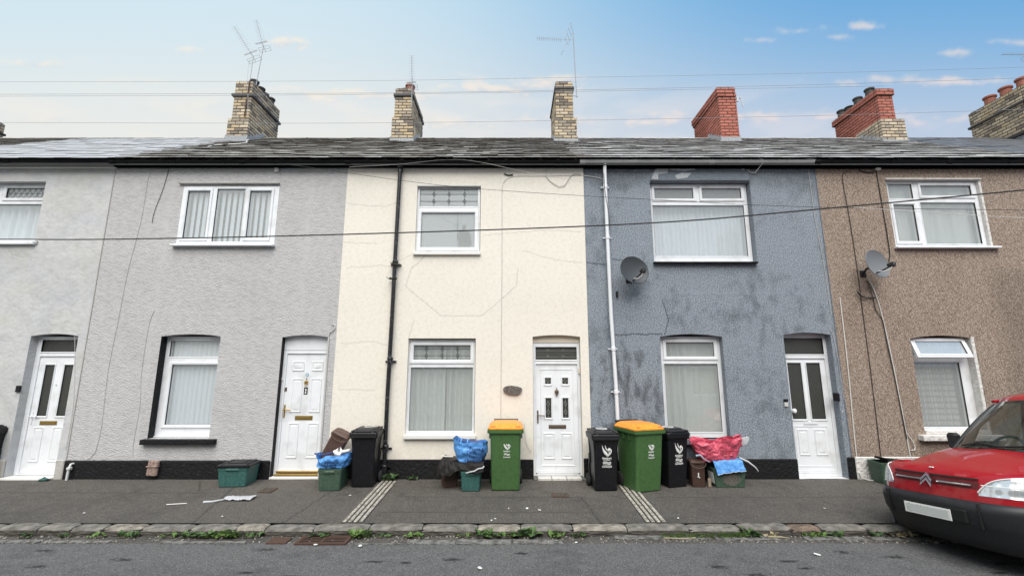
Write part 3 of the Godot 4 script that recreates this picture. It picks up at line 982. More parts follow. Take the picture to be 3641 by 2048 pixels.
# panes: [x0, x1, y0, y1, opening sash]
func window(house: Node3D, fr: Array, z: float, panes: Array, o := {}) -> MeshInstance3D:
	var m := MB.new()
	var holes := []
	for p in panes:
		holes.append([p[0], p[1], p[2], p[3]])
	m.plate(fr[0], fr[1], fr[2], fr[3], z, 0.07, holes)
	for p in panes:
		if p[4] == 1:
			m.sash(p[0], p[1], p[2], p[3], o.get("sash_w", 0.055), z, 0.02)
		elif p[4] == 0:
			m.sash(p[0], p[1], p[2], p[3], 0.018, z, 0.008)
	m.b6(fr[0] - 0.0, fr[1] + 0.0, fr[2] - 0.03, fr[2] - 0.001, z - 0.06, z + 0.03, 0.004)
	var w := obj("window", m, M.upvc, house)
	for p in panes:
		if p[4] == 2:
			continue
		var g := MB.new()
		rect_box(g, [p[0] - 0.005, p[1] + 0.005, p[2] - 0.005, p[3] + 0.005], z - 0.022, 0.006)
		obj("pane", g, M[o.get("glass", "glass")], w)
	for l in o.get("lead", []):
		var lm := MB.new()
		var zz := z - 0.021
		if l[0] == "diamond":
			var p: Array = panes[l[1]]
			for fy in l[3]:
				var y: float = lerpf(p[2], p[3], fy)
				lm.tube([Vector3(p[0], y, zz), Vector3(p[1], y, zz)], 0.005, 5)
			for fx in l[2]:
				var x: float = lerpf(p[0], p[1], fx)
				lm.tube([Vector3(x, p[2], zz), Vector3(x, p[3], zz)], 0.005, 5)
				for fy in l[3]:
					var y: float = lerpf(p[2], p[3], fy)
					lm.tube([Vector3(x - 0.03, y, zz + 0.003), Vector3(x, y + 0.05, zz + 0.003), Vector3(x + 0.03, y, zz + 0.003), Vector3(x, y - 0.05, zz + 0.003), Vector3(x - 0.03, y, zz + 0.003)], 0.006, 5)
		else:
			var p: Array = panes[l[1]]
			var dx := 0.115
			var x: float = p[0] - 0.12
			var hgt: float = p[3] - p[2]
			while x < p[1] + 0.05:
				for sg in [1.0, -1.0]:
					var a := Vector2(x, p[2])
					var b := Vector2(x + sg * 0.13, p[3])
					var t0 := 0.0
					var t1 := 1.0
					var dxx := b.x - a.x
					var u0: float = (p[0] - a.x) / dxx
					var u1: float = (p[1] - a.x) / dxx
					t0 = maxf(t0, minf(u0, u1))
					t1 = minf(t1, maxf(u0, u1))
					if t1 > t0 + 0.02:
						var pa := a.lerp(b, t0)
						var pb := a.lerp(b, t1)
						lm.tube([Vector3(pa.x, pa.y, zz), Vector3(pb.x, pb.y, zz)], 0.004, 5)
				x += dx
			lm.tube([Vector3(p[0], (p[2] + p[3]) / 2.0, zz), Vector3(p[1], (p[2] + p[3]) / 2.0, zz)], 0.004, 5)
		obj("lead_strips", lm, M.lead, w)
	if o.has("blind"):
		var b: Array = o.blind        # x0, x1, y0, y1, pitch, turn
		var x: float = b[0]
		var sl := MB.new()
		var sr := []
		for e in [b[2] - b[3], b[3] - b[2]]:
			var sq := PackedVector3Array()
			for k in 7:
				var u := lerpf(-1.0, 1.0, k / 6.0)
				sq.append(Vector3(u * b[6] / 2.0, e / 2.0, 0.016 * (1.0 - u * u)))
			sr.append(sq)
		sl.grid(sr, 1.0)
		var sm := sl.build(E0)
		while x < b[1]:
			inst("blind_slat", sm, M.blind, w, Transform3D(Basis(Vector3.UP, deg_to_rad(b[5] + rng.randf_range(-5, 5))), Vector3(x, (b[2] + b[3]) / 2.0, z - 0.12)))
			x += b[4]
		var rail := MB.new()
		rail.b6(b[0] - 0.05, b[1] + 0.05, b[3], b[3] + 0.04, z - 0.15, z - 0.09)
		obj("blind_rail", rail, M.upvc, w)
	for c in o.get("curtains", []):      # x0, x1, y0, y1, fold width, depth, material
		var rows := []
		var nz := noise(1.3, int(c[0] * 100) + 7, 2)
		for j in 13:
			var fy := float(j) / 12
			var q := PackedVector3Array()
			var cols := int((c[1] - c[0]) / 0.012)
			for i in cols + 1:
				var x: float = lerpf(c[0], c[1], float(i) / cols)
				var ph: float = x * TAU / c[4] + 2.5 * nz.get_noise_2d(x * 2.0, 0.0) + 0.35 * nz.get_noise_2d(x * 3.0, fy * 2.0)
				q.append(Vector3(x + 0.006 * nz.get_noise_2d(x, fy * 4.0), lerpf(c[3], c[2], fy), z - 0.17 + 1.7 * c[5] * sin(ph) * (0.8 + 0.4 * nz.get_noise_1d(x * 4.0))))
			rows.append(q)
		var cm := MB.new()
		cm.grid(rows, 1.0)
		obj("curtain", cm, M[c[6]], w)
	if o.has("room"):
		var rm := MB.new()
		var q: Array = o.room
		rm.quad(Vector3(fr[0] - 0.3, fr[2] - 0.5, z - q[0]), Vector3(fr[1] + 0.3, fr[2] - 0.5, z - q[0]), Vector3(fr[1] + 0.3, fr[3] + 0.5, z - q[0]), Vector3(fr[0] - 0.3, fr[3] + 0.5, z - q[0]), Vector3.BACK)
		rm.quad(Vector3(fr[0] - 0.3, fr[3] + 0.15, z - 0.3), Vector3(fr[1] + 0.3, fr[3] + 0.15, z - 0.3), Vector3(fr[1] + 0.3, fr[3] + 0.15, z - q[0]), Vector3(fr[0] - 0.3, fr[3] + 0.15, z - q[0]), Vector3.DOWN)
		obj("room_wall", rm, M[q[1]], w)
	return w


func sill(house: Node3D, x0: float, x1: float, y0: float, y1: float, z0: float, z1: float, mt: String, called := "window_sill") -> void:
	var m := MB.new()
	m.b6(x0, x1, y0, y1, z0, z1, 0.008)
	obj(called, m, M[mt], house)


# fr: frame x0, x1, y0, y1; leaf: x0, x1, y0, y1; lights are holes in frame or leaf with glass
func door(house: Node3D, fr: Array, leaf: Array, z: float, o := {}) -> MeshInstance3D:
	var holes := [[leaf[0], leaf[1], leaf[2], leaf[3]]]
	for p in o.get("fanlight", []):
		holes.append(p)
	var f := MB.new()
	f.plate(fr[0], fr[1], fr[2], fr[3], z, 0.08, holes)
	for p in o.get("fanlight", []):
		f.sash(p[0], p[1], p[2], p[3], 0.018, z, 0.01)
	f.sash(leaf[0] + 0.002, leaf[1] - 0.002, leaf[2] + 0.002, leaf[3] - 0.002, 0.02, z, 0.008)
	var lm := MB.new()
	var zl := z - 0.018
	var lh := []
	for p in o.get("lights", []):
		lh.append([p[0], p[1], p[2], p[3]])
	lm.plate(leaf[0] + 0.004, leaf[1] - 0.004, leaf[2] + 0.006, leaf[3] - 0.004, zl, 0.045, lh)
	for p in o.get("lights", []):
		lm.sash(p[0], p[1], p[2], p[3], 0.026, zl, 0.016)
	if o.has("field"):
		var q: Array = o.field
		lm.ring([q[0], q[1], q[2], q[3], zl], [q[0] + 0.006, q[1] - 0.006, q[2] + 0.006, q[3] - 0.006, zl + 0.01])
		lm.ring([q[0] + 0.006, q[1] - 0.006, q[2] + 0.006, q[3] - 0.006, zl + 0.01], [q[0] + 0.02, q[1] - 0.02, q[2] + 0.02, q[3] - 0.02, zl + 0.001])
	var d := obj("door", lm, M.upvc, house)
	obj("door_frame", f, M.upvc, d)
	for p in o.get("fanlight", []):
		var g := MB.new()
		rect_box(g, p, z - 0.03, 0.006)
		obj("fanlight_pane", g, M[o.get("fan_glass", "obscure")], d)
	for p in o.get("lights", []):
		var g := MB.new()
		rect_box(g, p, zl - 0.015, 0.006)
		obj("pane", g, M[o.get("glass", "obscure")], d)
	for p in o.get("panels", []):
		var g := MB.new()
		g.raised(p[0], p[1], p[2], p[3], zl)
		obj("raised_panel", g, M.upvc, d)
	if o.has("slot"):
		var p: Array = o.slot
		var g := MB.new()
		g.b6(p[0], p[1], p[2], p[3], zl, zl + 0.008, 0.003)
		g.b6(p[0] + 0.022, p[1] - 0.022, p[2] + 0.02, p[3] - 0.02, zl + 0.008, zl + 0.014, 0.002)
		obj("letterbox", g, M[p[4]], d)
		var g2 := MB.new()
		g2.b6(p[0] + 0.015, p[1] - 0.015, p[2] + 0.012, p[3] - 0.012, zl + 0.0085, zl + 0.0095)
		obj("letterbox_slot", g2, M.bronze if p[4] != "upvc" else M.upvc_grey, d)
	if o.has("handle"):
		var p: Array = o.handle       # x, y, direction, material
		var g := MB.new()
		g.box(Vector3(p[0], p[1] - 0.03, zl + 0.006), Vector3(0.028, 0.24, 0.012), 0.004)
		g.tube([Vector3(p[0], p[1], zl), Vector3(p[0], p[1], zl + 0.05), Vector3(p[0] + p[2] * 0.03, p[1], zl + 0.055), Vector3(p[0] + p[2] * 0.13, p[1] - 0.006, zl + 0.05)], 0.011, 8)
		obj("door_handle", g, M[p[3]], d)
	return d


func wire(parent: Node, called: String, pts: Array, r: float, mt: String) -> MeshInstance3D:
	var m := MB.new()
	var c := Curve3D.new()
	for p in pts:
		c.add_point(p)
	# ease the corners
	for k in range(1, pts.size() - 1):
		var d: Vector3 = (pts[k + 1] - pts[k - 1]) * 0.16
		c.set_point_in(k, -d)
		c.set_point_out(k, d)
	var path := []
	var L := c.get_baked_length()
	var n := clampi(int(L / 0.12), 6, 90)
	for k in n + 1:
		path.append(c.sample_baked(L * k / n, true))
	m.tube(path, r, 6)
	return obj(called, m, M[mt], parent)


func on_wall(list: Array, off := 0.012) -> Array:
	var o := []
	for p in list:
		o.append(Vector3(p[0], p[1], FZ + off))
	return o


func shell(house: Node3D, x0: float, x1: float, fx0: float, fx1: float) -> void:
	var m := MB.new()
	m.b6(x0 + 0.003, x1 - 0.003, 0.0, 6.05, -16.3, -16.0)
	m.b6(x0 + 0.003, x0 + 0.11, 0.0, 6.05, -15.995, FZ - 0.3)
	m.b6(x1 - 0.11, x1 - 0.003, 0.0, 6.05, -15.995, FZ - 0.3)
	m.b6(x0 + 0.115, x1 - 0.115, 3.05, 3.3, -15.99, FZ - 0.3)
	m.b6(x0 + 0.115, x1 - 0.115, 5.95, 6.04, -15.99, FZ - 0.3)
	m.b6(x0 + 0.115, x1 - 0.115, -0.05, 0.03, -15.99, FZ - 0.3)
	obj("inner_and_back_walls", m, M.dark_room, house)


func gutter(house: Node3D, x0: float, x1: float, y: float, mt: String, gap := 0.9) -> void:
	var m := MB.new()
	var rows := []
	var z := FZ + 0.135
	for ex in [x0, x1]:
		var q := PackedVector3Array()
		for k in 13:
			var a := PI + PI * k / 12
			q.append(Vector3(ex, y + 0.062 * sin(a), z - 0.062 * cos(a)))
		for k in 13:
			var a := TAU - PI * k / 12
			q.append(Vector3(ex, y + 0.056 * sin(a), z - 0.056 * cos(a)))
		rows.append(q)
	m.grid(rows, 1.0, true)
	m.b6(x0, x1, y - 0.008, y + 0.004, z + 0.055, z + 0.066)
	var g := obj("gutter", m, M[mt], house)
	var x := x0 + 0.35
	while x < x1:
		var b := MB.new()
		var path := []
		for k in 9:
			var a := PI * 0.95 + PI * 1.05 * k / 8
			path.append(Vector3(x, y + 0.066 * sin(a), z - 0.066 * cos(a)))
		b.tube(path, 0.009, 5)
		b.b6(x - 0.02, x + 0.02, y - 0.05, y + 0.03, FZ + 0.062, FZ + 0.072)
		obj("gutter_bracket", b, M[mt], g)
		x += gap
	var jm := MB.new()
	for xx in [x0 + 0.06, (x0 + x1) / 2.0 + 0.3]:
		var path := []
		for dx in [-0.06, 0.06]:
			path.append(Vector3(xx + dx, y - 0.004, z))
		jm.tube(path, 0.069, 14)
	# the joints are sleeves round the lower half only
	for k in jm.v.size():
		if jm.v[k].y > y:
			jm.v[k].y = y
	obj("gutter_joint", jm, M[mt], g)


func bell(house: Node3D, called: String, x0: float, x1: float, y0: float, y1: float, d: float, mt: String, z := FZ) -> MeshInstance3D:
	var m := MB.new()
	m.b6(x0, x1, y0, y1, z, z + d, 0.008)
	return obj(called, m, M[mt], house)


func box_part(parent: Node3D, called: String, mt: String, list: Array, bev := 0.006) -> MeshInstance3D:
	var m := MB.new()
	for b in list:
		m.b6(b[0], b[1], b[2], b[3], b[4], b[5], bev)
	return obj(called, m, M[mt], parent)


func wall(house: Node3D, key: String, x0: float, x1: float, holes: Array, y1 := 6.13) -> void:
	var m := MB.new()
	m.plate(x0 + 0.001, x1 - 0.001, -0.1, y1, FZ, 0.28, holes)
	obj("front_wall", m, facade(key, x0, x1), house)


func house_far_left() -> void:
	var h := thing("terraced_house", "house at far left edge, only its dark slate roof and brick chimney showing", "house", Vector3(-15.4, 0, FZ))
	wall(h, "wall_plain", -17.8, -13.0, [])
	shell(h, -17.8, -13.0, 0, 0)
	roof(h, -17.8, -12.85, "old")
	var c := chimney(h, [[-17.72, -17.12, 8.0, 9.0, -11.5, -13.7], [-17.62, -17.12, 9.0, 10.05, -11.5, -13.7]], "brick_yellow", 6, "mortar", 1.0, [[-17.66, -17.08, 9.66, 9.73, -11.46, -13.74]])
	pots(c, [[-17.37, 10.07, -12.0, 0.12, 0.25], [-17.37, 10.07, -12.6, 0.12, 0.25]], "pot_dark")
	gutter(h, -17.8, -13.0, 6.12, "gutter_black")


func house_pale() -> void:
	var h := thing("terraced_house", "smooth pale grey rendered house at the left edge with white half-glazed door", "house", Vector3(-10.6, 0, FZ))
	wall(h, "wall_pale", -13.0, -8.205, [[-11.1, -9.60, 4.475, 5.77], [-9.302, -8.383, -0.02, 2.598, 0.045]])
	shell(h, -13.0, -8.205, 0, 0)
	window(h, [-11.12, -9.585, 4.50, 5.765], -8.69, [[-11.0, -10.70, 5.464, 5.678, 0], [-10.53, -9.70, 5.464, 5.678, 1], [-11.0, -9.68, 4.56, 5.325, 0]], {"sash_w": 0.06, "lead": [["lattice", 1]], "curtains": [[-11.1, -9.6, 4.5, 5.75, 0.17, 0.03, "blind"]]})
	sill(h, -11.2, -9.555, 4.415, 4.485, FZ - 0.14, FZ + 0.07, "upvc")
	box_part(h, "plaster_repair", "grey_smooth", [[-9.55, -9.52, 4.43, 4.50, FZ - 0.01, FZ + 0.03]])
	box_part(h, "fascia_board", "white_wood", [[-13.0, -8.17, 6.045, 6.128, FZ, FZ + 0.055]], 0.012)
	box_part(h, "fascia_board", "white_wood", [[-13.0, -8.17, 6.128, 6.19, FZ + 0.002, FZ + 0.04]], 0.004)
	gutter(h, -13.0, -8.2, 6.165, "gutter_black", 1.15)
	roof(h, -12.86, -8.02, "pale")
	var d := door(h, [-9.31, -8.40, 0.03, 2.60], [-9.215, -8.50, 0.05, 2.215], -8.70, {
		"fanlight": [[-9.215, -8.50, 2.30, 2.535]], "lights": [[-9.084, -8.903, 1.09, 2.047], [-8.711, -8.535, 1.09, 2.047]],
		"panels": [[-9.10, -8.90, 0.26, 0.89], [-8.735, -8.535, 0.26, 0.89]], "slot": [-9.0, -8.67, 0.925, 1.0, "gold"], "handle": [-9.165, 1.09, 1.0, "upvc"]})
	box_part(d, "spyhole", "bronze", [[-8.825, -8.805, 1.655, 1.675, -8.72, -8.712]], 0.003)
	box_part(h, "doorstep", "white_wood", [[-9.30, -8.40, -0.05, 0.028, -8.70, -8.46]], 0.012)
	bell(h, "door_camera", -9.375, -9.285, 1.545, 1.665, 0.035, "black_plastic")
	box_part(h, "plinth", "grey_smooth", [[-13.0, -9.31, -0.1, 0.33, FZ, FZ + 0.035], [-8.375, -8.215, -0.1, 0.335, FZ, FZ + 0.035]], 0.012)
	box_part(h, "render_edge", "grey_smooth", [[-8.222, -8.203, 0.34, 6.04, FZ, FZ + 0.014]], 0.005)
	wire(h, "thin_cable", on_wall([[-8.45, 2.6], [-8.26, 1.4], [-8.25, 0.5]], 0.005), 0.004, "cable_grey")


func house_grey() -> void:
	var h := thing("terraced_house", "grey roughcast house with black plinth and three-light window above white panelled door", "house", Vector3(-5.8, 0, FZ))
	wall(h, "wall_grey", -8.205, -3.40, [[-6.70, -4.80, 4.44, 5.64], [-6.776, -5.632, 0.70, 2.592, 0.045], [-4.435, -3.537, -0.02, 2.575, 0.045]])
	shell(h, -8.205, -3.40, 0, 0)
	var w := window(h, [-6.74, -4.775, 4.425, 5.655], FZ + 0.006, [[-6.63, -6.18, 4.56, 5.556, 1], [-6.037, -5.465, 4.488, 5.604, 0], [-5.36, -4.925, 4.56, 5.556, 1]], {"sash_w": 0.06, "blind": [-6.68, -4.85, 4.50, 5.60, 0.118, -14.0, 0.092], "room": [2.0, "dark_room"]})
	sill(h, -6.80, -4.75, 4.375, 4.42, FZ, FZ + 0.10, "upvc")
	box_part(h, "drip_moulding", "grey_smooth", [[-6.83, -4.77, 5.70, 5.735, FZ, FZ + 0.06]], 0.01)
	w = window(h, [-6.81, -5.615, 0.735, 2.60], -8.71, [[-6.70, -5.73, 2.21, 2.515, 0], [-6.61, -5.73, 0.93, 2.05, 1]], {"sash_w": 0.06, "blind": [-6.66, -5.68, 0.84, 2.53, 0.096, 12.0, 0.093], "room": [2.0, "dark_room"]})
	box_part(h, "painted_reveal", "black_paint", [[-6.778, -6.770, 0.70, 2.60, -8.70, FZ + 0.002]], 0.002)
	sill(h, -6.84, -5.48, 0.605, 0.698, FZ - 0.15, FZ + 0.10, "black_paint")
	var d := door(h, [-4.452, -3.53, 0.03, 2.325], [-4.368, -3.60, 0.12, 2.265], -8.66, {
		"panels": [[-4.254, -4.02, 1.936, 2.12], [-3.882, -3.654, 1.936, 2.12], [-4.236, -4.026, 1.162, 1.796], [-3.878, -3.661, 1.162, 1.796], [-4.24, -4.031, 0.333, 0.97], [-3.875, -3.661, 0.333, 0.97]],
		"slot": [-4.124, -3.789, 1.02, 1.10, "gold"], "handle": [-4.335, 1.215, 1.0, "gold"]})
	var zl := -8.678
	box_part(d, "panel_above_door", "upvc", [[-4.45, -3.53, 2.33, 2.63, -8.72, -8.665]], 0.006)
	var m := MB.new()
	m.tube([Vector3(-3.958, 1.866, zl), Vector3(-3.958, 1.866, zl + 0.004)], 0.032, 20)
	obj("round_sticker", m, mat("sticker_blue", 0.10, 0.30, 0.42, 0.5), d)
	m = MB.new()
	m.tube([Vector3(-3.958, 1.866, zl + 0.004), Vector3(-3.958, 1.866, zl + 0.006)], 0.02, 18)
	obj("sticker_centre", m, M.plate, d)
	m = MB.new()
	m.box(Vector3(-3.96, 1.785, zl + 0.006), Vector3(0.016, 0.034, 0.012), 0.004)
	obj("spyhole", m, M.bronze, d)
	m = MB.new()
	m.box(Vector3(-3.961, 1.725, zl + 0.012), Vector3(0.07, 0.055, 0.024), 0.011)
	m.tube([Vector3(-3.99, 1.725, zl + 0.02), Vector3(-3.985, 1.68, zl + 0.026), Vector3(-3.961, 1.655, zl + 0.026), Vector3(-3.937, 1.68, zl + 0.026), Vector3(-3.932, 1.725, zl + 0.02)], 0.007, 8)
	obj("door_knocker", m, M.gold, d)
	box_part(d, "number_plate", "black_plastic", [[-3.997, -3.925, 1.495, 1.625, zl, zl + 0.006]], 0.002)
	m = MB.new()
	for q in [[[-0.016, 0.035], [-0.004, 0.042], [0.014, 0.036], [0.016, 0.012], [0.006, -0.006], [-0.004, -0.006], [-0.009, 0.018]], [[-0.012, -0.014], [0.012, -0.012], [0.013, -0.046], [-0.013, -0.048]]]:
		var pl := PackedVector2Array()
		for p in q:
			pl.append(Vector2(-3.961 + p[0], 1.56 + p[1]))
		m.prism(pl, zl + 0.006, zl + 0.0075)
	obj("number_mark", m, M.white_print, d)
	box_part(d, "gold_threshold", "gold", [[-4.375, -3.595, 0.085, 0.118, -8.66, -8.62], [-4.40, -3.57, 0.045, 0.07, -8.63, -8.59]], 0.004)
	box_part(d, "lock", "bronze", [[-4.366, -4.325, 1.555, 1.625, zl, zl + 0.012]], 0.003)
	bell(d, "bell_push", -4.435, -4.405, 1.75, 1.80, 0.015, "white_wood", -8.655)
	box_part(h, "painted_reveal", "black_paint", [[-4.437, -4.430, 0.0, 2.58, -8.655, FZ + 0.002]], 0.002)
	box_part(h, "doorstep", "white_wood", [[-4.46, -3.53, -0.03, 0.028, -8.70, FZ + 0.025]], 0.008)
	box_part(h, "conduit", "cable_grey", [[-3.552, -3.522, 0.02, 2.55, FZ, FZ + 0.03]], 0.01)
	box_part(h, "plinth", "black_paint", [[-8.215, -4.437, -0.1, 0.325, FZ, FZ + 0.045], [-3.535, -3.405, -0.1, 0.33, FZ, FZ + 0.03]], 0.025)
	box_part(h, "fascia_board", "fascia_black", [[-8.205, -3.40, 6.06, 6.20, FZ, FZ + 0.06]], 0.004)
	gutter(h, -8.2, -3.40, 6.145, "gutter_black", 1.0)
	roof(h, -8.03, -3.35, "old")
	var c := chimney(h, [[-8.10, -7.49, 8.0, 8.98, -11.5, -13.0], [-8.0, -7.49, 8.98, 10.15, -11.5, -13.0]], "brick_yellow", 6, "mortar", 1.0, [[-8.05, -7.44, 9.66, 9.735, -11.45, -13.04]], 0.17)
	pots(c, [[-7.74, 10.17, -11.95, 0.12, 0.30], [-7.74, 10.17, -12.28, 0.12, 0.29], [-7.74, 10.17, -12.52, 0.11, 0.26], [-7.74, 10.17, -12.85, 0.12, 0.31]], "pot_dark")
	wire(h, "roof_cable", [Vector3(-7.40, 8.30, -11.45), on_roof(-7.33, 0.74, 0.03), on_roof(-7.12, 0.66, 0.03), on_roof(-7.18, 0.58, 0.03), on_roof(-7.5, 0.52, 0.03), on_roof(-7.45, 0.42, 0.03)], 0.012, "cable_white")
	wire(h, "wall_cable", on_wall([[-7.10, 6.05], [-7.16, 5.6], [-7.27, 5.1], [-7.28, 4.88]]), 0.0045, "cable_black")
	wire(h, "wall_cable", on_wall([[-4.85, 6.02], [-6.2, 6.01], [-7.45, 6.01], [-7.5, 5.85], [-7.52, 4.9], [-7.62, 3.9], [-7.66, 2.9], [-7.70, 1.9], [-7.66, 0.9], [-7.72, 0.42], [-7.86, 0.31]], 0.008), 0.0042, "cable_grey")
	wire(h, "wall_cable", on_wall([[-6.98, 3.1], [-7.05, 2.8], [-7.06, 1.9], [-7.0, 1.3], [-7.02, 0.6], [-6.99, 0.38]], 0.008), 0.0042, "cable_grey")
	wire(h, "wall_cable", on_wall([[-3.54, 2.55], [-3.53, 2.66], [-3.44, 2.72], [-3.43, 2.80], [-3.50, 2.83]], 0.015), 0.009, "cable_grey")
	bell(h, "junction_box", -4.90, -4.82, 5.97, 6.05, 0.05, "white_wood")
	# vent and pipe on the plinth
	m = MB.new()
	m.box(Vector3(-6.53, 0.20, FZ + 0.085), Vector3(0.19, 0.27, 0.07), 0.02, Basis(Vector3.BACK, -0.06))
	m.box(Vector3(-6.525, 0.235, FZ + 0.10), Vector3(0.205, 0.018, 0.08), 0.004)
	m.box(Vector3(-6.515, 0.315, FZ + 0.075), Vector3(0.15, 0.02, 0.06), 0.004)
	obj("vent_hood", m, M.brick_pipe, h)
	m = MB.new()
	m.tube([Vector3(-8.03, 0.27, FZ + 0.02), Vector3(-8.03, 0.27, FZ + 0.09), Vector3(-8.035, 0.20, FZ + 0.11), Vector3(-8.04, 0.0, FZ + 0.115)], 0.021, 10)
	m.box(Vector3(-8.03, 0.20, FZ + 0.108), Vector3(0.066, 0.05, 0.066), 0.01)
	obj("overflow_pipe", m, M.gutter_white, h)


func house_cream() -> void:
	var h := thing("terraced_house", "cream painted house in the middle with black downpipe and leaded white windows", "house", Vector3(-1.0, 0, FZ))
	wall(h, "wall_cream", -3.40, 1.475, [[-1.945, -0.64, 4.25, 5.69], [-2.0, -0.70, 0.765, 2.555], [0.398, 1.315, -0.02, 2.585, 0.035]])
	shell(h, -3.40, 1.475, 0, 0)
	window(h, [-1.945, -0.655, 4.27, 5.665], -8.615, [[-1.90, -0.703, 5.25, 5.631, 0], [-1.848, -0.76, 4.385, 5.112, 1]], {"sash_w": 0.075, "glass": "glass_sky", "lead": [["diamond", 0, [0.24, 0.5, 0.77], [0.32, 0.72]]], "room": [2.2, "pale_room"]})
	box_part(h, "window_lintel_board", "gutter_white", [[-1.95, -0.635, 5.66, 5.695, FZ - 0.06, FZ + 0.012]], 0.006)
	sill(h, -1.97, -0.625, 4.205, 4.262, FZ - 0.06, FZ + 0.055, "white_wood")
	window(h, [-2.0, -0.715, 0.775, 2.535], -8.645, [[-1.907, -0.806, 2.145, 2.421, 1], [-1.95, -0.753, 0.826, 2.0, 0]], {"sash_w": 0.07, "lead": [["diamond", 0, [0.22, 0.5, 0.77], [0.3, 0.78]]], "curtains": [[-1.99, -1.30, 0.80, 2.5, 0.19, 0.03, "curtain"], [-1.28, -0.72, 0.80, 2.5, 0.16, 0.035, "curtain"]], "room": [2.0, "dark_room"]})
	sill(h, -2.01, -0.668, 0.70, 0.772, FZ - 0.09, FZ + 0.07, "white_wood")
	var d := door(h, [0.405, 1.31, 0.03, 2.475], [0.455, 1.262, 0.10, 2.066], -8.655, {
		"fanlight": [[0.457, 1.257, 2.148, 2.392]], "lights": [[0.637, 0.748, 1.686, 1.801], [0.968, 1.078, 1.686, 1.801], [0.641, 0.751, 1.062, 1.423], [0.966, 1.076, 1.062, 1.423]],
		"panels": [[0.594, 0.807, 0.319, 0.793], [0.925, 1.135, 0.319, 0.793]], "field": [0.54, 1.185, 0.2, 1.975], "slot": [0.696, 1.025, 0.865, 0.935, "bronze"], "handle": [0.49, 1.11, 1.0, "bronze"]})
	var zl := -8.673
	var m := MB.new()
	for x in [0.69, 1.02]:
		for q in [[1.686, 1.801, [1.745]], [1.062, 1.423, [1.165, 1.32]]]:
			m.tube([Vector3(x, q[0], zl - 0.006), Vector3(x, q[1], zl - 0.006)], 0.004, 5)
			for y in q[2]:
				m.tube([Vector3(x - 0.032, y, zl - 0.004), Vector3(x, y + 0.045, zl - 0.004), Vector3(x + 0.032, y, zl - 0.004), Vector3(x, y - 0.045, zl - 0.004), Vector3(x - 0.032, y, zl - 0.004)], 0.006, 5)
	for x in [0.70, 1.0]:
		for y in [2.32, 2.21]:
			m.tube([Vector3(x - 0.03, y - 0.01, zl - 0.008), Vector3(x, y + 0.03, zl - 0.008), Vector3(x + 0.03, y - 0.01, zl - 0.008)], 0.005, 5)
	m.tube([Vector3(0.457, 2.32, zl - 0.008), Vector3(1.257, 2.32, zl - 0.008)], 0.004, 5)
	m.tube([Vector3(0.457, 2.20, zl - 0.008), Vector3(1.257, 2.20, zl - 0.008)], 0.004, 5)
	obj("lead_strips", m, mat("lead_light", 0.22, 0.22, 0.2, 0.5, {"metal": 0.3}), d)
	m = MB.new()
	m.t = Transform3D(Basis(Vector3.RIGHT, PI / 2), Vector3(0.857, 1.545, zl))
	m.lathe([Vector2(0.04, 0), Vector2(0.042, 0.012), Vector2(0.028, 0.03), Vector2(0.0, 0.034)], 14)
	m.t = Transform3D()
	m.tube([Vector3(0.857, 1.62, zl + 0.006), Vector3(0.857, 1.59, zl + 0.012), Vector3(0.828, 1.545, zl + 0.03), Vector3(0.84, 1.50, zl + 0.03), Vector3(0.857, 1.465, zl + 0.02)], 0.008, 8)
	m.tube([Vector3(0.857, 1.59, zl + 0.012), Vector3(0.886, 1.545, zl + 0.03), Vector3(0.874, 1.50, zl + 0.03), Vector3(0.857, 1.465, zl + 0.02)], 0.008, 8)
	obj("door_knocker", m, M.bronze, d)
	for x in [0.455, 1.25]:
		box_part(d, "screw_cap", "bronze", [[x - 0.012, x + 0.012, 0.062, 0.078, -8.655, -8.648]], 0.002)
	box_part(d, "panel_above_door", "cream_paint", [[0.40, 1.312, 2.478, 2.66, -8.72, -8.64]], 0.004)
	bell(h, "bell_push", 1.275, 1.312, 1.88, 2.0, 0.02, "cream_paint", -8.64)
	var st := box_part(h, "doorstep", "flag", [[0.40, 1.34, -0.05, 0.024, -8.68, -8.44]], 0.01)
	for q in [[0.475, 0.715], [0.728, 0.988], [1.001, 1.262]]:
		box_part(st, "step_tile", "tile_white", [[q[0], q[1], 0.02, 0.034, -8.62, -8.445], [q[0], q[1], -0.02, 0.0335, -8.448, -8.434]], 0.004)
	box_part(h, "plinth", "black_paint", [[-3.40, 0.395, -0.1, 0.34, FZ, FZ + 0.03], [1.318, 1.472, -0.1, 0.36, FZ, FZ + 0.03]], 0.02)
	# downpipe with its sockets
	m = MB.new()
	var zp := FZ + 0.085
	m.tube([Vector3(-2.29, 6.10, zp + 0.03), Vector3(-2.295, 5.9, zp), Vector3(-2.31, 4.2, zp), Vector3(-2.315, 3.0, zp), Vector3(-2.33, 1.5, zp), Vector3(-2.325, 0.06, zp)], 0.040, 12)
	var dp := obj("downpipe", m, M.cast_iron, h)
	for y in [6.02, 4.04, 2.15, 0.57, 0.22]:
		m = MB.new()
		m.t = Transform3D(Basis(), Vector3(-2.325 + 0.006 * y, y, zp))
		m.lathe([Vector2(0.04, -0.09), Vector2(0.052, -0.08), Vector2(0.052, -0.01), Vector2(0.058, 0.0), Vector2(0.058, 0.025), Vector2(0.05, 0.04), Vector2(0.04, 0.045)], 14)
		if y < 5.0:
			m.b6(-0.105, 0.105, -0.055, -0.02, -0.075, -0.055, 0.004)
		obj("pipe_socket", m, M.cast_iron, dp)
	m = MB.new()
	m.t = Transform3D(Basis(), Vector3(-2.288, 6.06, zp + 0.035))
	m.loft([[-0.06, 0.09, 0.09, 0, 0.02], [0.0, 0.13, 0.11, 0, 0.02], [0.05, 0.13, 0.11, 0, 0.02]])
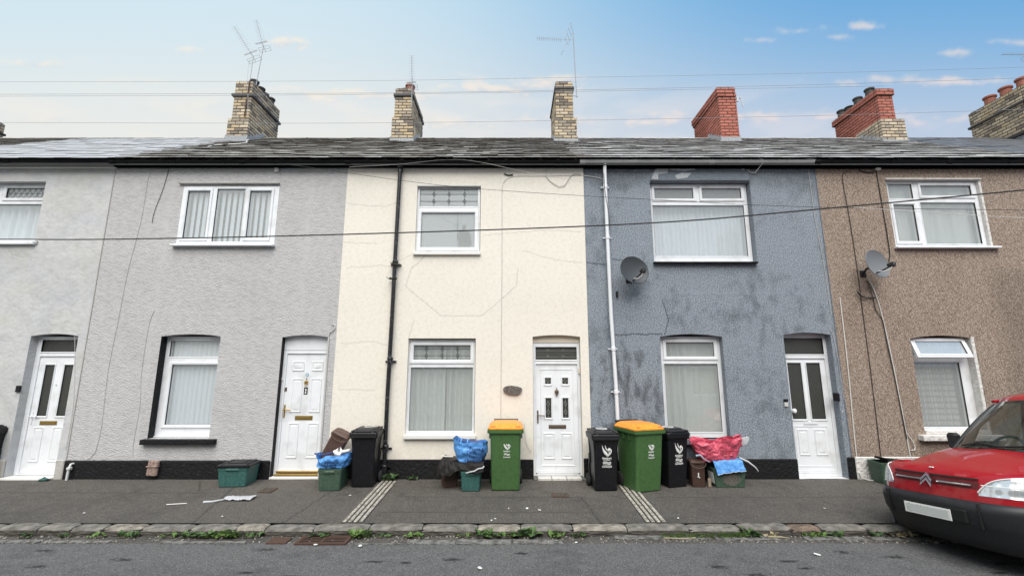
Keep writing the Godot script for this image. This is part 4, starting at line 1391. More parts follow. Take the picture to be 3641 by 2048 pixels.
	obj("pipe_hopper", m, M.gutter_black, dp)
	box_part(h, "fascia_board", "fascia_black", [[-3.40, 1.475, 6.06, 6.19, FZ, FZ + 0.06]], 0.004)
	gutter(h, -3.40, 1.40, 6.14, "gutter_black", 1.0)
	roof(h, -3.36, 1.49, "old")
	var c := chimney(h, [[-3.43, -2.80, 8.0, 9.02, -11.5, -13.0], [-3.37, -2.86, 9.02, 9.92, -11.5, -13.0]], "brick_yellow", 6, "mortar", 1.0, [[-3.40, -2.83, 9.655, 9.74, -11.46, -13.04]], 0.10)
	pots(c, [[-3.0, 9.94, -11.75, 0.13, 0.22]], "pot_red")
	m = MB.new()
	m.loft([[9.92, 0.42, 0.5, -11.8, 0.1], [10.02, 0.3, 0.36, -11.8, 0.1]], true, false, -3.1)
	obj("mortar_flaunching", m, M.mortar, c)
	wire(h, "wall_cable", on_wall([[1.46, 5.90], [0.6, 5.885], [0.05, 5.88], [-0.10, 5.83], [-0.19, 5.72], [-0.205, 5.5], [-0.2, 4.7], [-0.2, 3.9], [-0.205, 2.5], [-0.21, 0.9]], 0.009), 0.0045, "cable_grey")
	wire(h, "wall_cable", on_wall([[-0.16, 5.93], [-0.08, 5.90], [0.02, 5.91]], 0.02), 0.012, "cable_black")
	wire(h, "wall_cable", on_wall([[0.55, 6.07], [0.62, 6.11], [0.72, 6.05], [0.70, 5.88], [0.85, 5.72], [1.05, 5.65], [1.25, 5.93], [1.42, 5.92]], 0.02), 0.007, "cable_grey")
	wire(h, "loose_wire", on_wall([[0.23, 0.98], [0.25, 0.7], [0.30, 0.55], [0.36, 0.48]], 0.03), 0.004, "cable_grey")
	m = MB.new()
	var pl := PackedVector2Array()
	for k in 18:
		var a := TAU * k / 18
		pl.append(Vector2(0.012 + 0.18 * cos(a) * (1.0 + 0.06 * sin(a * 3.0)), 1.58 + 0.088 * sin(a) * (1.0 + 0.12 * cos(a * 2.0 + 1.0))))
	m.prism(pl, FZ + 0.012, FZ + 0.04)
	obj("slate_plaque", m, M.plaque, h)


func house_blue() -> void:
	var h := thing("terraced_house", "slate blue rendered house with white gutter and white downpipe", "house", Vector3(3.87, 0, FZ))
	wall(h, "wall_blue", 1.475, 6.265, [[2.835, 4.895, 4.06, 5.775], [2.86, 4.065, 0.70, 2.585, 0.055], [5.248, 6.163, -0.02, 2.62, 0.045]])
	shell(h, 1.475, 6.265, 0, 0)
	window(h, [2.86, 4.885, 4.085, 5.765], -8.69, [[2.965, 3.77, 5.451, 5.673, 1], [3.955, 4.768, 5.451, 5.673, 1], [2.91, 4.80, 4.22, 5.30, 0]], {"sash_w": 0.06, "curtains": [[2.86, 4.86, 4.12, 5.42, 0.095, 0.018, "blind"]], "room": [2.0, "dark_room"]})
	var m := MB.new()
	m.b6(2.81, 4.87, 4.03, 4.058, FZ - 0.14, FZ + 0.085, 0.004)
	for k in 34:
		m.box(Vector3(2.85 + k * 0.06, 4.03, FZ + 0.085), Vector3(0.04, 0.03, 0.03), 0.012)
	obj("window_sill", m, M.black_paint, h)
	m = MB.new()
	var pl := PackedVector2Array([Vector2(2.85, 5.79), Vector2(4.89, 5.79), Vector2(4.89, 6.01), Vector2(4.80, 6.05), Vector2(4.55, 6.08), Vector2(3.5, 6.09), Vector2(3.02, 6.09), Vector2(2.93, 6.03), Vector2(2.86, 5.97)])
	m.prism(pl, FZ - 0.02, FZ + 0.014)
	var li := obj("lintel", m, M.lintel_blue, h)
	m = MB.new()
	for q in [[[2.88, 5.83], [3.0, 5.81], [3.02, 5.93], [3.2, 5.95], [3.25, 6.04], [3.02, 6.07], [2.94, 6.0]], [[3.25, 6.02], [3.55, 5.99], [3.8, 6.03], [3.8, 6.08], [3.3, 6.08]], [[3.4, 5.82], [3.62, 5.84], [3.7, 5.95], [3.5, 5.96], [3.36, 5.9]], [[4.74, 6.02], [4.82, 6.01], [4.80, 6.05], [4.76, 6.06]]]:
		pl = PackedVector2Array()
		for p in q:
			pl.append(Vector2(p[0] + rng.randf_range(-0.01, 0.01), p[1] + rng.randf_range(-0.01, 0.01)))
		m.prism(pl, FZ + 0.014, FZ + 0.017)
	obj("bare_plaster_patch", m, M.patch_white, li)
	window(h, [2.90, 4.075, 0.70, 2.60], -8.69, [[3.012, 3.945, 2.21, 2.483, 1], [2.955, 3.99, 0.80, 2.07, 0]], {"sash_w": 0.065, "curtains": [[2.95, 3.42, 0.75, 2.55, 0.12, 0.035, "curtain"], [3.40, 4.03, 0.75, 2.55, 0.3, 0.02, "curtain"]], "room": [2.0, "dark_room"]})
	sill(h, 2.86, 4.10, 0.60, 0.70, FZ - 0.15, FZ + 0.07, "lintel_blue")
	var d := door(h, [5.25, 6.20, 0.0, 2.66], [5.33, 6.105, 0.09, 2.175], -8.705, {
		"fanlight": [[5.335, 6.10, 2.255, 2.57]], "lights": [[5.366, 5.628, 1.031, 2.086], [5.734, 5.998, 1.031, 2.086]],
		"panels": [[5.42, 5.63, 0.375, 0.85], [5.737, 5.957, 0.375, 0.85]], "field": [5.362, 6.018, 0.18, 0.91], "slot": [5.555, 5.836, 0.925, 0.995, "upvc"]})
	m = MB.new()
	m.t = Transform3D(Basis(Vector3.RIGHT, PI / 2), Vector3(5.37, 1.19, -8.72))
	m.lathe([Vector2(0.012, 0), Vector2(0.014, 0.03), Vector2(0.04, 0.045), Vector2(0.045, 0.07), Vector2(0.03, 0.09), Vector2(0.0, 0.094)], 14)
	obj("door_knob", m, M.upvc, d)
	box_part(d, "doorstep", "upvc", [[5.25, 6.18, -0.03, 0.0, -8.70, FZ + 0.01]], 0.004)
	bell(h, "door_bell", 5.118, 5.19, 1.275, 1.36, 0.03, "gutter_white")
	bell(h, "bell_camera", 5.115, 5.19, 1.362, 1.42, 0.035, "black_plastic")
	bell(h, "key_safe", 6.07, 6.165, 1.38, 1.53, 0.06, "black_plastic", FZ - 0.02)
	bell(h, "bell_push", 6.19, 6.21, 1.17, 1.21, 0.02, "white_wood")
	box_part(h, "plinth", "black_paint", [[1.478, 5.25, -0.1, 0.35, FZ, FZ + 0.035], [6.165, 6.31, -0.1, 0.38, FZ, FZ + 0.035]], 0.02)
	box_part(h, "fascia_board", "fascia_black", [[1.475, 6.265, 6.04, 6.18, FZ, FZ + 0.06]], 0.004)  # its black stands in for the shadow below the white gutter
	gutter(h, 1.38, 6.16, 6.15, "gutter_white", 0.78)
	m = MB.new()
	var zp := FZ + 0.09
	m.tube([Vector3(1.90, 6.10, FZ + 0.135), Vector3(1.90, 6.0, zp), Vector3(1.90, 4.77, zp), Vector3(1.912, 3.0, zp), Vector3(1.95, 1.7, zp), Vector3(1.965, 0.5, zp), Vector3(1.972, 0.38, zp), Vector3(2.0, 0.22, zp + 0.03), Vector3(2.02, 0.10, zp + 0.12)], 0.036, 12)
	var dp := obj("downpipe", m, M.pipe_white, h)
	for q in [[1.90, 5.62], [1.905, 4.55], [1.93, 2.35], [1.95, 1.55], [1.965, 0.52]]:
		m = MB.new()
		m.t = Transform3D(Basis(), Vector3(q[0], q[1], zp))
		m.lathe([Vector2(0.036, -0.04), Vector2(0.044, -0.03), Vector2(0.044, 0.03), Vector2(0.036, 0.04)], 14)
		m.b6(-0.085, 0.085, -0.012, 0.012, -0.07, -0.045, 0.003)
		obj("pipe_clip", m, M.pipe_white, dp)
	wire(dp, "pipe_cable", [Vector3(1.875, 5.9, zp + 0.03), Vector3(1.88, 5.5, zp + 0.04), Vector3(1.93, 5.1, zp + 0.045), Vector3(1.955, 4.7, zp + 0.03)], 0.005, "cable_black")
	roof(h, 1.48, 6.27, "grey")
	var c := chimney(h, [[1.21, 1.85, 8.0, 9.0, -11.5, -13.0], [1.25, 1.76, 9.0, 10.14, -11.5, -13.0]], "brick_yellow", 6, "mortar", -1.0, [[1.22, 1.79, 9.88, 9.955, -11.46, -13.04]], 0.08)
	wire(h, "gutter_wire", [Vector3(4.85, 6.02, FZ + 0.03), Vector3(4.98, 5.93, FZ + 0.03), Vector3(5.06, 6.03, FZ + 0.12), Vector3(5.12, 6.13, FZ + 0.2), Vector3(5.02, 6.20, FZ + 0.18)], 0.007, "cable_white")
	wire(h, "wall_cable", on_wall([[1.49, 5.89], [1.8, 5.84], [1.88, 5.80]]), 0.006, "cable_white")
	wire(h, "wall_cable", on_wall([[6.13, 6.0], [6.14, 5.0], [6.20, 4.0], [6.22, 3.0]]), 0.0042, "cable_grey")
	wire(h, "wall_cable", on_wall([[6.16, 2.75], [6.20, 2.62], [6.24, 2.2], [6.25, 1.4]]), 0.0042, "cable_grey")
	box_part(h, "pipe_bracket", "black_plastic", [[2.04, 2.08, 3.35, 3.47, FZ, FZ + 0.04]], 0.006)


func house_brown() -> void:
	var h := thing("terraced_house", "brown pebbledashed house at right with white plinth behind the red van", "house", Vector3(8.65, 0, FZ))
	wall(h, "wall_brown", 6.265, 11.05, [[7.70, 9.645, 4.375, 5.80], [7.69, 8.93, 0.72, 2.55, 0.06]])
	shell(h, 6.265, 11.05, 0, 0)
	window(h, [7.705, 9.60, 4.38, 5.79], -8.605, [[7.77, 8.265, 5.42, 5.735, 0], [8.445, 9.48, 5.483, 5.698, 1], [7.825, 8.245, 4.51, 5.285, 1], [8.385, 9.512, 4.455, 5.33, 0]], {"sash_w": 0.06, "curtains": [[7.72, 9.58, 4.42, 5.75, 0.42, 0.02, "curtain"]], "room": [2.0, "dark_room"]})
	sill(h, 7.66, 9.735, 4.335, 4.375, FZ - 0.05, FZ + 0.09, "upvc")
	box_part(h, "window_head", "white_wall", [[7.68, 9.64, 5.795, 5.825, FZ - 0.05, FZ + 0.05]], 0.008)
	box_part(h, "plaster_reveal", "white_wall", [[9.602, 9.65, 4.378, 5.79, FZ - 0.06, FZ + 0.008]], 0.006)
	var w := window(h, [7.72, 8.86, 0.85, 2.57], -8.68, [[7.80, 8.74, 2.235, 2.50, 3], [7.80, 8.68, 0.895, 2.10, 0]], {"curtains": [[7.76, 8.72, 0.88, 2.2, 0.16, 0.02, "net"], [7.76, 8.8, 2.2, 2.55, 0.2, 0.015, "curtain"]], "room": [2.0, "dark_room"]})
	# the top light stands open, hung at its head
	var m := MB.new()
	m.t = Transform3D(Basis(Vector3.RIGHT, -0.36), Vector3(8.27, 2.56, -8.66))
	m.plate(-0.53, 0.53, -0.40, 0.0, 0.03, 0.05, [[-0.455, 0.455, -0.335, -0.07]])
	m.sash(-0.455, 0.455, -0.335, -0.07, 0.03, 0.03, 0.008)
	var op := obj("open_top_light", m, M.upvc, w)
	m = MB.new()
	m.t = Transform3D(Basis(Vector3.RIGHT, -0.36), Vector3(8.27, 2.56, -8.66))
	m.b6(-0.46, 0.46, -0.34, -0.065, 0.004, 0.01)
	obj("top_light_pane", m, M.glass_sky, w)
	box_part(h, "plaster_reveal", "white_wall", [[8.862, 8.925, 0.78, 2.58, -8.76, FZ + 0.004]], 0.006)
	sill(h, 7.55, 9.06, 0.675, 0.775, FZ - 0.15, FZ + 0.12, "white_wall")
	sill(h, 7.70, 8.92, 0.776, 0.85, FZ - 0.15, FZ + 0.02, "white_wall", "upper_sill")
	box_part(h, "plinth", "white_wall", [[6.312, 11.05, -0.1, 0.385, FZ, FZ + 0.03]], 0.015)
	box_part(h, "render_edge", "lintel_blue", [[6.258, 6.275, 0.39, 6.03, FZ, FZ + 0.014]], 0.005)
	box_part(h, "fascia_board", "fascia_black", [[6.265, 11.05, 6.04, 6.18, FZ, FZ + 0.06]], 0.004)
	gutter(h, 6.17, 11.05, 6.145, "gutter_black", 1.2)
	roof(h, 6.28, 11.03, "grey")
	chimney(h, [[5.92, 6.45, 8.0, 9.65, -11.5, -13.2], [5.89, 6.45, 9.65, 9.74, -11.47, -13.23], [5.87, 6.42, 9.74, 9.92, -11.45, -13.25]], "brick_red", 4, "mortar_dark", -1.0, [], 0.14)
	bell(h, "junction_box", 7.50, 7.60, 6.0, 6.09, 0.06, "white_wood")
	wire(h, "wall_cable", on_wall([[7.53, 6.0], [7.54, 5.3], [7.55, 4.6], [7.52, 4.1], [7.30, 3.95]]), 0.009, "cable_black")
	wire(h, "wall_cable", on_wall([[7.5, 6.0], [7.42, 5.95], [7.2, 5.99], [7.15, 6.06]], 0.02), 0.009, "cable_black")
	wire(h, "wall_cable", on_wall([[6.95, 6.0], [6.82, 5.92], [6.81, 5.7], [6.84, 4.9], [6.85, 4.0], [6.84, 3.1], [6.83, 1.9], [6.80, 0.4], [6.80, 0.1]]), 0.0065, "cable_black")
	wire(h, "wall_cable", on_wall([[6.43, 3.35], [6.42, 2.6], [6.40, 1.8], [6.36, 0.8], [6.35, 0.36]]), 0.010, "cable_white")
	wire(h, "wall_cable", on_wall([[7.05, 3.72], [7.12, 3.5], [7.18, 3.2], [7.24, 2.6], [7.29, 1.8], [7.32, 1.0], [7.34, 0.39]]), 0.010, "cable_white")
	wire(h, "wall_cable", on_wall([[7.0, 3.7], [7.07, 3.4], [7.09, 3.1], [7.20, 2.9], [7.21, 2.5], [7.27, 1.7], [7.32, 0.7]], 0.02), 0.007, "cable_black")
	wire(h, "wall_cable", on_wall([[7.33, 0.8], [7.42, 0.65], [7.44, 0.52], [7.36, 0.5]], 0.025), 0.008, "cable_white")
	wire(h, "dish_stay", [Vector3(6.76, 3.46, FZ + 0.05), Vector3(6.84, 3.36, FZ + 0.05), Vector3(7.0, 3.34, FZ + 0.04), Vector3(7.12, 3.345, FZ + 0.02)], 0.014, "cable_black")
	wire(h, "plinth_cable", [Vector3(6.34, 0.12, FZ + 0.04), Vector3(6.36, 0.02, FZ + 0.08), Vector3(6.6, -0.005, FZ + 0.14), Vector3(6.8, 0.0, FZ + 0.12)], 0.010, "cable_white")


func house_far_right() -> void:
	var h := thing("terraced_house", "house beyond the right edge, only its smooth dark roof and banded brick chimney showing", "house", Vector3(13.45, 0, FZ))
	wall(h, "wall_plain", 11.05, 15.85, [])
	shell(h, 11.05, 15.85, 0, 0)
	gutter(h, 11.05, 15.85, 6.145, "gutter_black", 1.2)
	roof(h, 11.05, 15.85, "smooth", 0.30, true)
	var c := chimney(h, [[10.46, 11.16, 8.0, 8.95, -11.47, -12.4, "brick_yellow"], [10.50, 10.95, 8.95, 9.69, -11.5, -13.2], [10.45, 10.98, 9.69, 9.88, -11.45, -13.25]], "brick_red", 4, "mortar_dark", -1.0, [], 0.06)
	pots(c, [[10.7, 9.9, -11.95, 0.12, 0.30], [10.7, 9.9, -12.4, 0.12, 0.30], [10.7, 9.9, -12.75, 0.12, 0.22], [10.7, 9.9, -13.08, 0.12, 0.30]], "pot_dark")
	chimney_rear(c)
	c = chimney(h, [[14.78, 15.42, 7.9, 8.62, -11.45, -13.0], [14.75, 15.45, 8.62, 10.03, -11.45, -13.05]], "brick_yellow", 6, "mortar", -1.0, [[14.71, 15.49, 8.62, 8.69, -11.4, -13.1], [14.71, 15.49, 9.52, 9.59, -11.4, -13.1]], 0.16)
	pots(c, [[15.1, 10.06, -11.75, 0.15, 0.36], [15.1, 10.06, -12.2, 0.15, 0.36], [15.1, 10.06, -12.65, 0.15, 0.36]], "pot_red")


# the lower back half of the red stack, beneath the ridge line
func chimney_rear(ch: Node3D) -> void:
	var m := MB.new()
	m.b6(10.5, 10.95, 8.0, 8.95, -13.2, -12.41)
	for r in 10:
		for k in 3:
			m.b6(10.488, 10.50, 8.02 + r * 0.093, 8.10 + r * 0.093, -13.19 + k * 0.26 + (0.13 if r % 2 else 0.0), -12.96 + k * 0.26 + (0.13 if r % 2 else 0.0))
	obj("lower_brickwork", m, M.brick_red1, ch)


# ---------------------------------------------------------------- ground
func pave_y(z: float) -> float:
	return clampf(-0.028 * (z - FZ), -0.062, 0.0)


func road_y(z: float) -> float:
	return -0.162 + 0.022 * minf(z + 6.22, 2.6) - 0.022 * maxf(z + 3.6, 0.0)


func sheet(x0: float, x1: float, z0: float, z1: float, step_x: float, step_z: float, f: Callable) -> MB:
	var m := MB.new()
	var rows := []
	var nz := int((z1 - z0) / step_z) + 1
	var nx := int((x1 - x0) / step_x) + 1
	for j in nz + 1:
		var q := PackedVector3Array()
		var z: float = lerpf(z0, z1, float(j) / nz)
		for i in nx + 1:
			var x: float = lerpf(x0, x1, float(i) / nx)
			q.append(Vector3(x, f.call(x, z), z))
		rows.append(q)
	m.grid(rows, 1.0)
	return m


func ground() -> void:
	var nz := noise(0.35, 77, 3)
	var big := MB.new()
	big.quad(Vector3(-400, -0.40, -400), Vector3(400, -0.40, -400), Vector3(400, -0.40, 400), Vector3(-400, -0.40, 400), Vector3.UP)
	struct("ground", big, mat("earth", 0.09, 0.085, 0.075, 0.95, {"tex": T.stone, "tri": 0.3, "world": true}))
	# pavement with its reinstated strips of newer asphalt
	var q := [-12.0, 12.0, -8.6, -6.3]
	var a := noise(0.9, 31, 4)
	var b := noise(4.0, 33, 3)
	var im := stain(900, 128, q, func(x, z):
		var k := 1.02 + 0.26 * a.get_noise_2d(x, z) + 0.22 * b.get_noise_2d(x, z)
		var c := Color(k, k, k)
		if x > -1.85 and x < 1.9 and z > -7.55 and z < -6.8 and x < 1.15 + 0.1 * (z + 7.5):
			c *= 0.86
		if x > -4.9 and x < -2.9 and z > -8.5 and z < -6.3:
			c *= 1.14
		if x < -4.9 - 0.3 * (z + 7.0) and z > -7.75:
			c *= 0.87
		if x > 2.1 and z > -7.5:
			c *= 0.93
		if x > -2.4 and x < -1.0 and z < -7.6:
			c *= 0.9
		var d: float = a.get_noise_2d(x * 2.0 + 9.0, z * 2.0)
		if d > 0.35 and z < -7.3:
			c *= 0.82
		return c)
	for l in [[Vector2(-4.9, -8.5), Vector2(-4.3, -6.4)], [Vector2(-2.95, -8.5), Vector2(-3.1, -6.4)], [Vector2(1.1, -7.5), Vector2(1.2, -6.4)], [Vector2(-1.85, -7.52), Vector2(1.15, -7.5)], [Vector2(-1.9, -6.82), Vector2(1.2, -6.8)], [Vector2(-10, -7.78), Vector2(-5.0, -7.72)], [Vector2(-5.6, -8.4), Vector2(-5.2, -7.8)], [Vector2(2.3, -7.5), Vector2(8.0, -7.52)]]:
		line_on(im, q, l, 0.68, 0.008)
	for k in 260:
		var x := rng.randf_range(-10, 9)
		var z := -6.35 - pow(rng.randf(), 1.0) * 2.1
		var g := rng.randf_range(0.6, 1.0)
		im.set_pixel(clampi(int((x + 12.0) / 24.0 * 900), 0, 899), clampi(int((z + 8.6) / 2.3 * 128), 0, 127), Color(1, 1, 0.97).lerp(Color(g, g, g), 0.6))
	var ag := ntex("aggregate", 1024, 0.14, "cell", 1, [[0.0, 0.35, 0.35, 0.35], [0.45, 0.8, 0.79, 0.77], [0.8, 1.35, 1.32, 1.26], [0.96, 1.9, 1.85, 1.75], [1.0, 3.0, 2.9, 2.8]], 71)
	var bh := ntex("aggregate_h", 1024, 0.14, "dist", 1, [], 71)
	var pm := mat("asphalt_pavement", 0.094, 0.086, 0.078, 0.85, {"stain": im, "rect": q, "tex": ag, "tri": 1.1, "world": true, "bump": bh, "cm": -0.5})
	struct("pavement", sheet(-40, 40, FZ - 0.02, -6.41, 0.5, 0.15, func(x, z): return pave_y(z) + 0.006 * nz.get_noise_2d(x * 3.0, z * 3.0)), pm)
	var q2 := [-12.0, 12.0, -6.3, -3.3]
	var c2 := noise(0.8, 41, 4)
	var d2 := noise(3.0, 43, 4)
	var im2 := stain(900, 160, q2, func(x, z):
		var k := 1.02 + 0.34 * c2.get_noise_2d(x * 0.6, z) + 0.26 * d2.get_noise_2d(x, z * 1.5)
		var pale := smoothstep(0.28, 0.5, c2.get_noise_2d(x * 0.7 + 20.0, z * 2.2)) * smoothstep(0.0, 0.3, d2.get_noise_2d(x * 1.5, z * 3.0) + 0.15)
		k *= 1.0 + 0.85 * pale * smoothstep(-5.9, -5.6, z)
		if z < -5.98 + 0.03 * d2.get_noise_1d(x * 2.0):
			return Color(k * 0.72, k * 0.66, k * 0.58)
		return Color(k, k, k * 1.01))
	for k in 26:
		var p := Vector2(rng.randf_range(-6.5, 6.0), rng.randf_range(-5.85, -4.6))
		var r := rng.randf_range(0.015, 0.05)
		for s in 60:
			var u := p + Vector2(rng.randfn() * r * 1.5, rng.randfn() * r * 0.5)
			var i := int((u.x + 12.0) / 24.0 * 900)
			var j := int((u.y + 6.3) / 3.0 * 160)
			if i >= 0 and i < 900 and j >= 0 and j < 160:
				im2.set_pixel(i, j, im2.get_pixel(i, j).lerp(Color(0.3, 0.3, 0.3), 0.4))
	for l in [[Vector2(2.6, -5.75), Vector2(3.2, -4.9)], [Vector2(3.9, -5.8), Vector2(4.4, -5.1)], [Vector2(3.2, -5.4), Vector2(3.8, -4.7)]]:
		line_on(im2, q2, l, 0.9, 0.005)
	var rm := mat("asphalt_road", 0.115, 0.113, 0.114, 0.8, {"stain": im2, "rect": q2, "tex": ntex("road_agg", 1024, 0.10, "cell", 1, [[0.0, 0.5, 0.5, 0.5], [0.4, 0.86, 0.86, 0.86], [0.75, 1.18, 1.17, 1.16], [0.95, 1.5, 1.48, 1.44], [1.0, 2.2, 2.1, 2.0]], 73), "tri": 1.0, "world": true, "bump": ntex("road_h", 1024, 0.10, "dist", 1, [], 73), "cm": -0.6})
	struct("road", sheet(-40, 40, -6.30, -0.98, 0.5, 0.2, func(x, z): return road_y(z) + 0.008 * nz.get_noise_2d(x * 2.0, z * 2.0)), rm)
	struct("opposite_pavement", sheet(-40, 40, -0.99, 2.4, 1.0, 0.5, func(x, z): return -0.07 + 0.02 * z), pm)
	# kerb stones of uneven length
	var base := MB.new()
	base.b6(-40, 40, -0.40, -0.085, -6.405, -6.235)
	var kb := struct("kerb", base, M.channel_dark)
	var at := [-12.1, -11.3, -10.5, -9.75, -9.0, -8.4, -7.85, -7.3, -6.74, -6.22, -5.78, -5.37, -4.87, -4.22, -3.62, -3.235, -2.60, -1.88, -1.18, -0.454, 0.114, 0.80, 1.51, 2.32, 3.0, 3.66, 4.06, 4.67, 5.4, 6.1, 6.9, 7.7, 8.5, 9.3, 10.1, 10.9]
	for k in at.size() - 1:
		var x0: float = at[k] + 0.007
		var x1: float = at[k + 1] - 0.007
		var dz := rng.randf_range(-0.012, 0.012)
		var dy := rng.randf_range(-0.008, 0.006)
		var prof := [[-6.405, -0.17], [-6.405, -0.066], [-6.39, -0.058], [-6.30, -0.058], [-6.255, -0.062], [-6.232, -0.073], [-6.220, -0.092], [-6.214, -0.125], [-6.216, -0.20]]
		var rows := []
		var n := 14
		var nk := noise(5.0, 100 + k, 3)
		for i in n + 1:
			var x: float = lerpf(x0, x1, float(i) / n)
			var e := 0.012 if i in [0, n] else (0.003 if i in [1, n - 1] else 0.0)
			var r := PackedVector3Array()
			for p in prof:
				var w := nk.get_noise_2d(x * 1.0, p[1] * 9.0 + p[0] * 3.0)
				r.append(Vector3(x, p[1] + dy - e + 0.004 * w, p[0] + dz * 0.7 - e * (1.0 if p[0] > -6.3 else -0.5) + (0.007 * w if p[0] > -6.28 else 0.0)))
			rows.append(r)
		var m := MB.new()
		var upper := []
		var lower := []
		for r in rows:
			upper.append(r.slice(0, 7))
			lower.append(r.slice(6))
		m.grid(upper, -1.0)
		for i in [0, n]:
			for j in range(1, prof.size() - 1):
				m.tri(rows[i][0], rows[i][j], rows[i][j + 1], Vector3(-1 if i == 0 else 1, 0, 0))
		var stone := obj("kerb_stone", m, M["kerb_brown" if k == 25 else ["kerb", "kerb_pale", "kerb", "kerb"][rng.randi() % 4]], kb)
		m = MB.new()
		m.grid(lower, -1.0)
		obj("darker_face", m, M.kerb_dark, stone)  # road-side face of the stone, in a darker tone
	var ok := MB.new()
	ok.b6(-40, 40, -0.40, -0.075, -1.1, -0.95, 0.02)
	struct("opposite_kerb", ok, M.kerb)
	# flat stones along the edge of the road
	var gm := MB.new()
	gm.b6(-12, 12, -0.39, -0.172, -6.22, -6.05)
	var gs := struct("gutter_stones", gm, M.dirt)
	for s in [[-10.2, -9.1, -6.06, -5.98], [-9.05, -7.9, -6.07, -5.98], [-7.85, -6.9, -6.06, -5.97], [-6.85, -5.95, -6.07, -5.98], [-5.9, -5.05, -6.05, -5.975], [-4.4, -3.35, -6.03, -5.96], [-2.0, -1.35, -5.96, -5.93], [-1.30, -0.72, -6.06, -5.935], [-0.70, 0.0, -6.08, -5.93], [0.02, 0.62, -6.08, -5.95], [1.33, 2.02, -6.25, -6.09], [2.06, 2.55, -6.17, -6.09], [2.6, 3.5, -6.20, -6.06], [3.75, 4.5, -6.18, -6.05], [4.6, 5.6, -6.16, -6.04]]:
		var m := MB.new()
		var pl := PackedVector2Array()
		var n := 8
		for i in n + 1:
			pl.append(Vector2(lerpf(s[0], s[1], float(i) / n) + rng.randf_range(-0.01, 0.01), s[2] + rng.randf_range(-0.012, 0.012)))
		for i in n + 1:
			pl.append(Vector2(lerpf(s[1], s[0], float(i) / n) + rng.randf_range(-0.02, 0.02), s[3] + rng.randf_range(-0.014, 0.014)))
		m.t = Transform3D(Basis(Vector3.RIGHT, PI / 2), Vector3.ZERO)
		var y := road_y(s[3]) + (0.016 if s[0] > 1.0 else 0.011)
		m.prism(pl, -y, -y + 0.09)
		obj("gutter_stone", m, M["flag" if s[0] > -9 else "kerb"], gs)


func channel(label: String, x_wall: float, x_kerb: float, z0: float) -> void:
	var o := thing("drainage_channel", label, "drain", Vector3(x_kerb, -0.06, -6.42), "ribbed drainage channels across the pavement")
	var w := 0.29
	var n := 5
	var z1 := -6.42
	for k in n:
		var za := lerpf(z0, z1, float(k) / n)
		var zb := lerpf(z0, z1, float(k + 1) / n)
		var xa := lerpf(x_wall, x_kerb, float(k) / n)
		var xb := lerpf(x_wall, x_kerb, float(k + 1) / n)
		var m := MB.new()
		var bs := Basis(Vector3.UP, atan2(xb - xa, zb - za)) * Basis(Vector3.RIGHT, 0.028)
		m.t = Transform3D(bs, Vector3((xa + xb) / 2.0, pave_y((za + zb) / 2.0) + 0.001 + rng.randf_range(0.0, 0.003), (za + zb) / 2.0))
		m.box(Vector3(0, -0.012, 0), Vector3(w, 0.03, zb - za - 0.006), 0.003)
		var seg := obj("channel_section", m, M.channel_dark, o)
		var r := MB.new()
		r.t = m.t
		for i in 4:
			r.box(Vector3(-w / 2.0 + 0.035 + i * 0.0735, 0.008, 0), Vector3(0.048, 0.02, zb - za - 0.008), 0.007)
		obj("channel_ribs", r, M.channel, seg)


func covers() -> void:
	var o := thing("gully_grate", "rusty slotted gully grate in the road gutter near black downpipe", "grate", Vector3(-2.38, -0.16, -6.04))
	var m := MB.new()
	var y := road_y(-6.04) + 0.022
	m.plate(-2.70, -2.06, -6.18, -5.92, 0.0, 0.03, [[-2.66, -2.40, -6.15, -5.95], [-2.37, -2.10, -6.15, -5.95]])
	m.t = Transform3D()
	for k in m.v.size():
		m.v[k] = Vector3(m.v[k].x, y + m.v[k].z, m.v[k].y)
		m.n[k] = Vector3(m.n[k].x, m.n[k].z, m.n[k].y)
	for k in range(0, m.v.size(), 3):       # mirrored: turn the faces round again
		var a := m.v[k]
		m.v[k] = m.v[k + 1]
		m.v[k + 1] = a
	obj("grate_frame", m, M.rust, o)
	for s in [[-2.66, -2.40], [-2.37, -2.10]]:
		for k in 4:
			box_part(o, "grate_bar", "rust", [[s[0], s[1], y - 0.01, y - 0.001, -6.136 + k * 0.05, -6.122 + k * 0.05]], 0.003)
	box_part(o, "pit_shade", "car_dark", [[-2.67, -2.09, y - 0.014, y - 0.011, -6.16, -5.94]], 0.0)  # flat dark sheet; the shade of the drain pit is put into its colour
	o = thing("iron_cover", "small rusty square iron cover beside gully grate in the road", "cover", Vector3(-2.94, -0.16, -6.05), "rusty iron covers")
	box_part(o, "lid", "rust", [[-3.07, -2.82, y - 0.03, y - 0.004, -6.14, -5.95]], 0.004)
	for q in [[-4.07, -7.83, 0.22, 0.24, "rusty brown iron cover in the pavement before white panelled door"], [0.78, -7.58, 0.27, 0.2, "rusty brown iron cover in the pavement before cream house door"], [7.0, -7.85, 0.3, 0.22, "rusty brown iron cover in the pavement near red van"]]:
		o = thing("iron_cover", q[4], "cover", Vector3(q[0], pave_y(q[1]), q[1]), "rusty iron covers")
		var py := pave_y(q[1]) + 0.008
		m = MB.new()
		m.t = Transform3D(Basis(Vector3.RIGHT, 0.028), Vector3(q[0], py, q[1]))
		m.box(Vector3.ZERO, Vector3(q[2], 0.014, q[3]), 0.003)
		var lid := obj("lid", m, M.rust, o)
		m = MB.new()
		m.t = Transform3D(Basis(Vector3.RIGHT, 0.028), Vector3(q[0], py + 0.007, q[1]))
		m.box(Vector3.ZERO, Vector3(q[2] - 0.05, 0.004, q[3] - 0.05), 0.001)
		obj("lid_panel", m, M.dirt, lid)


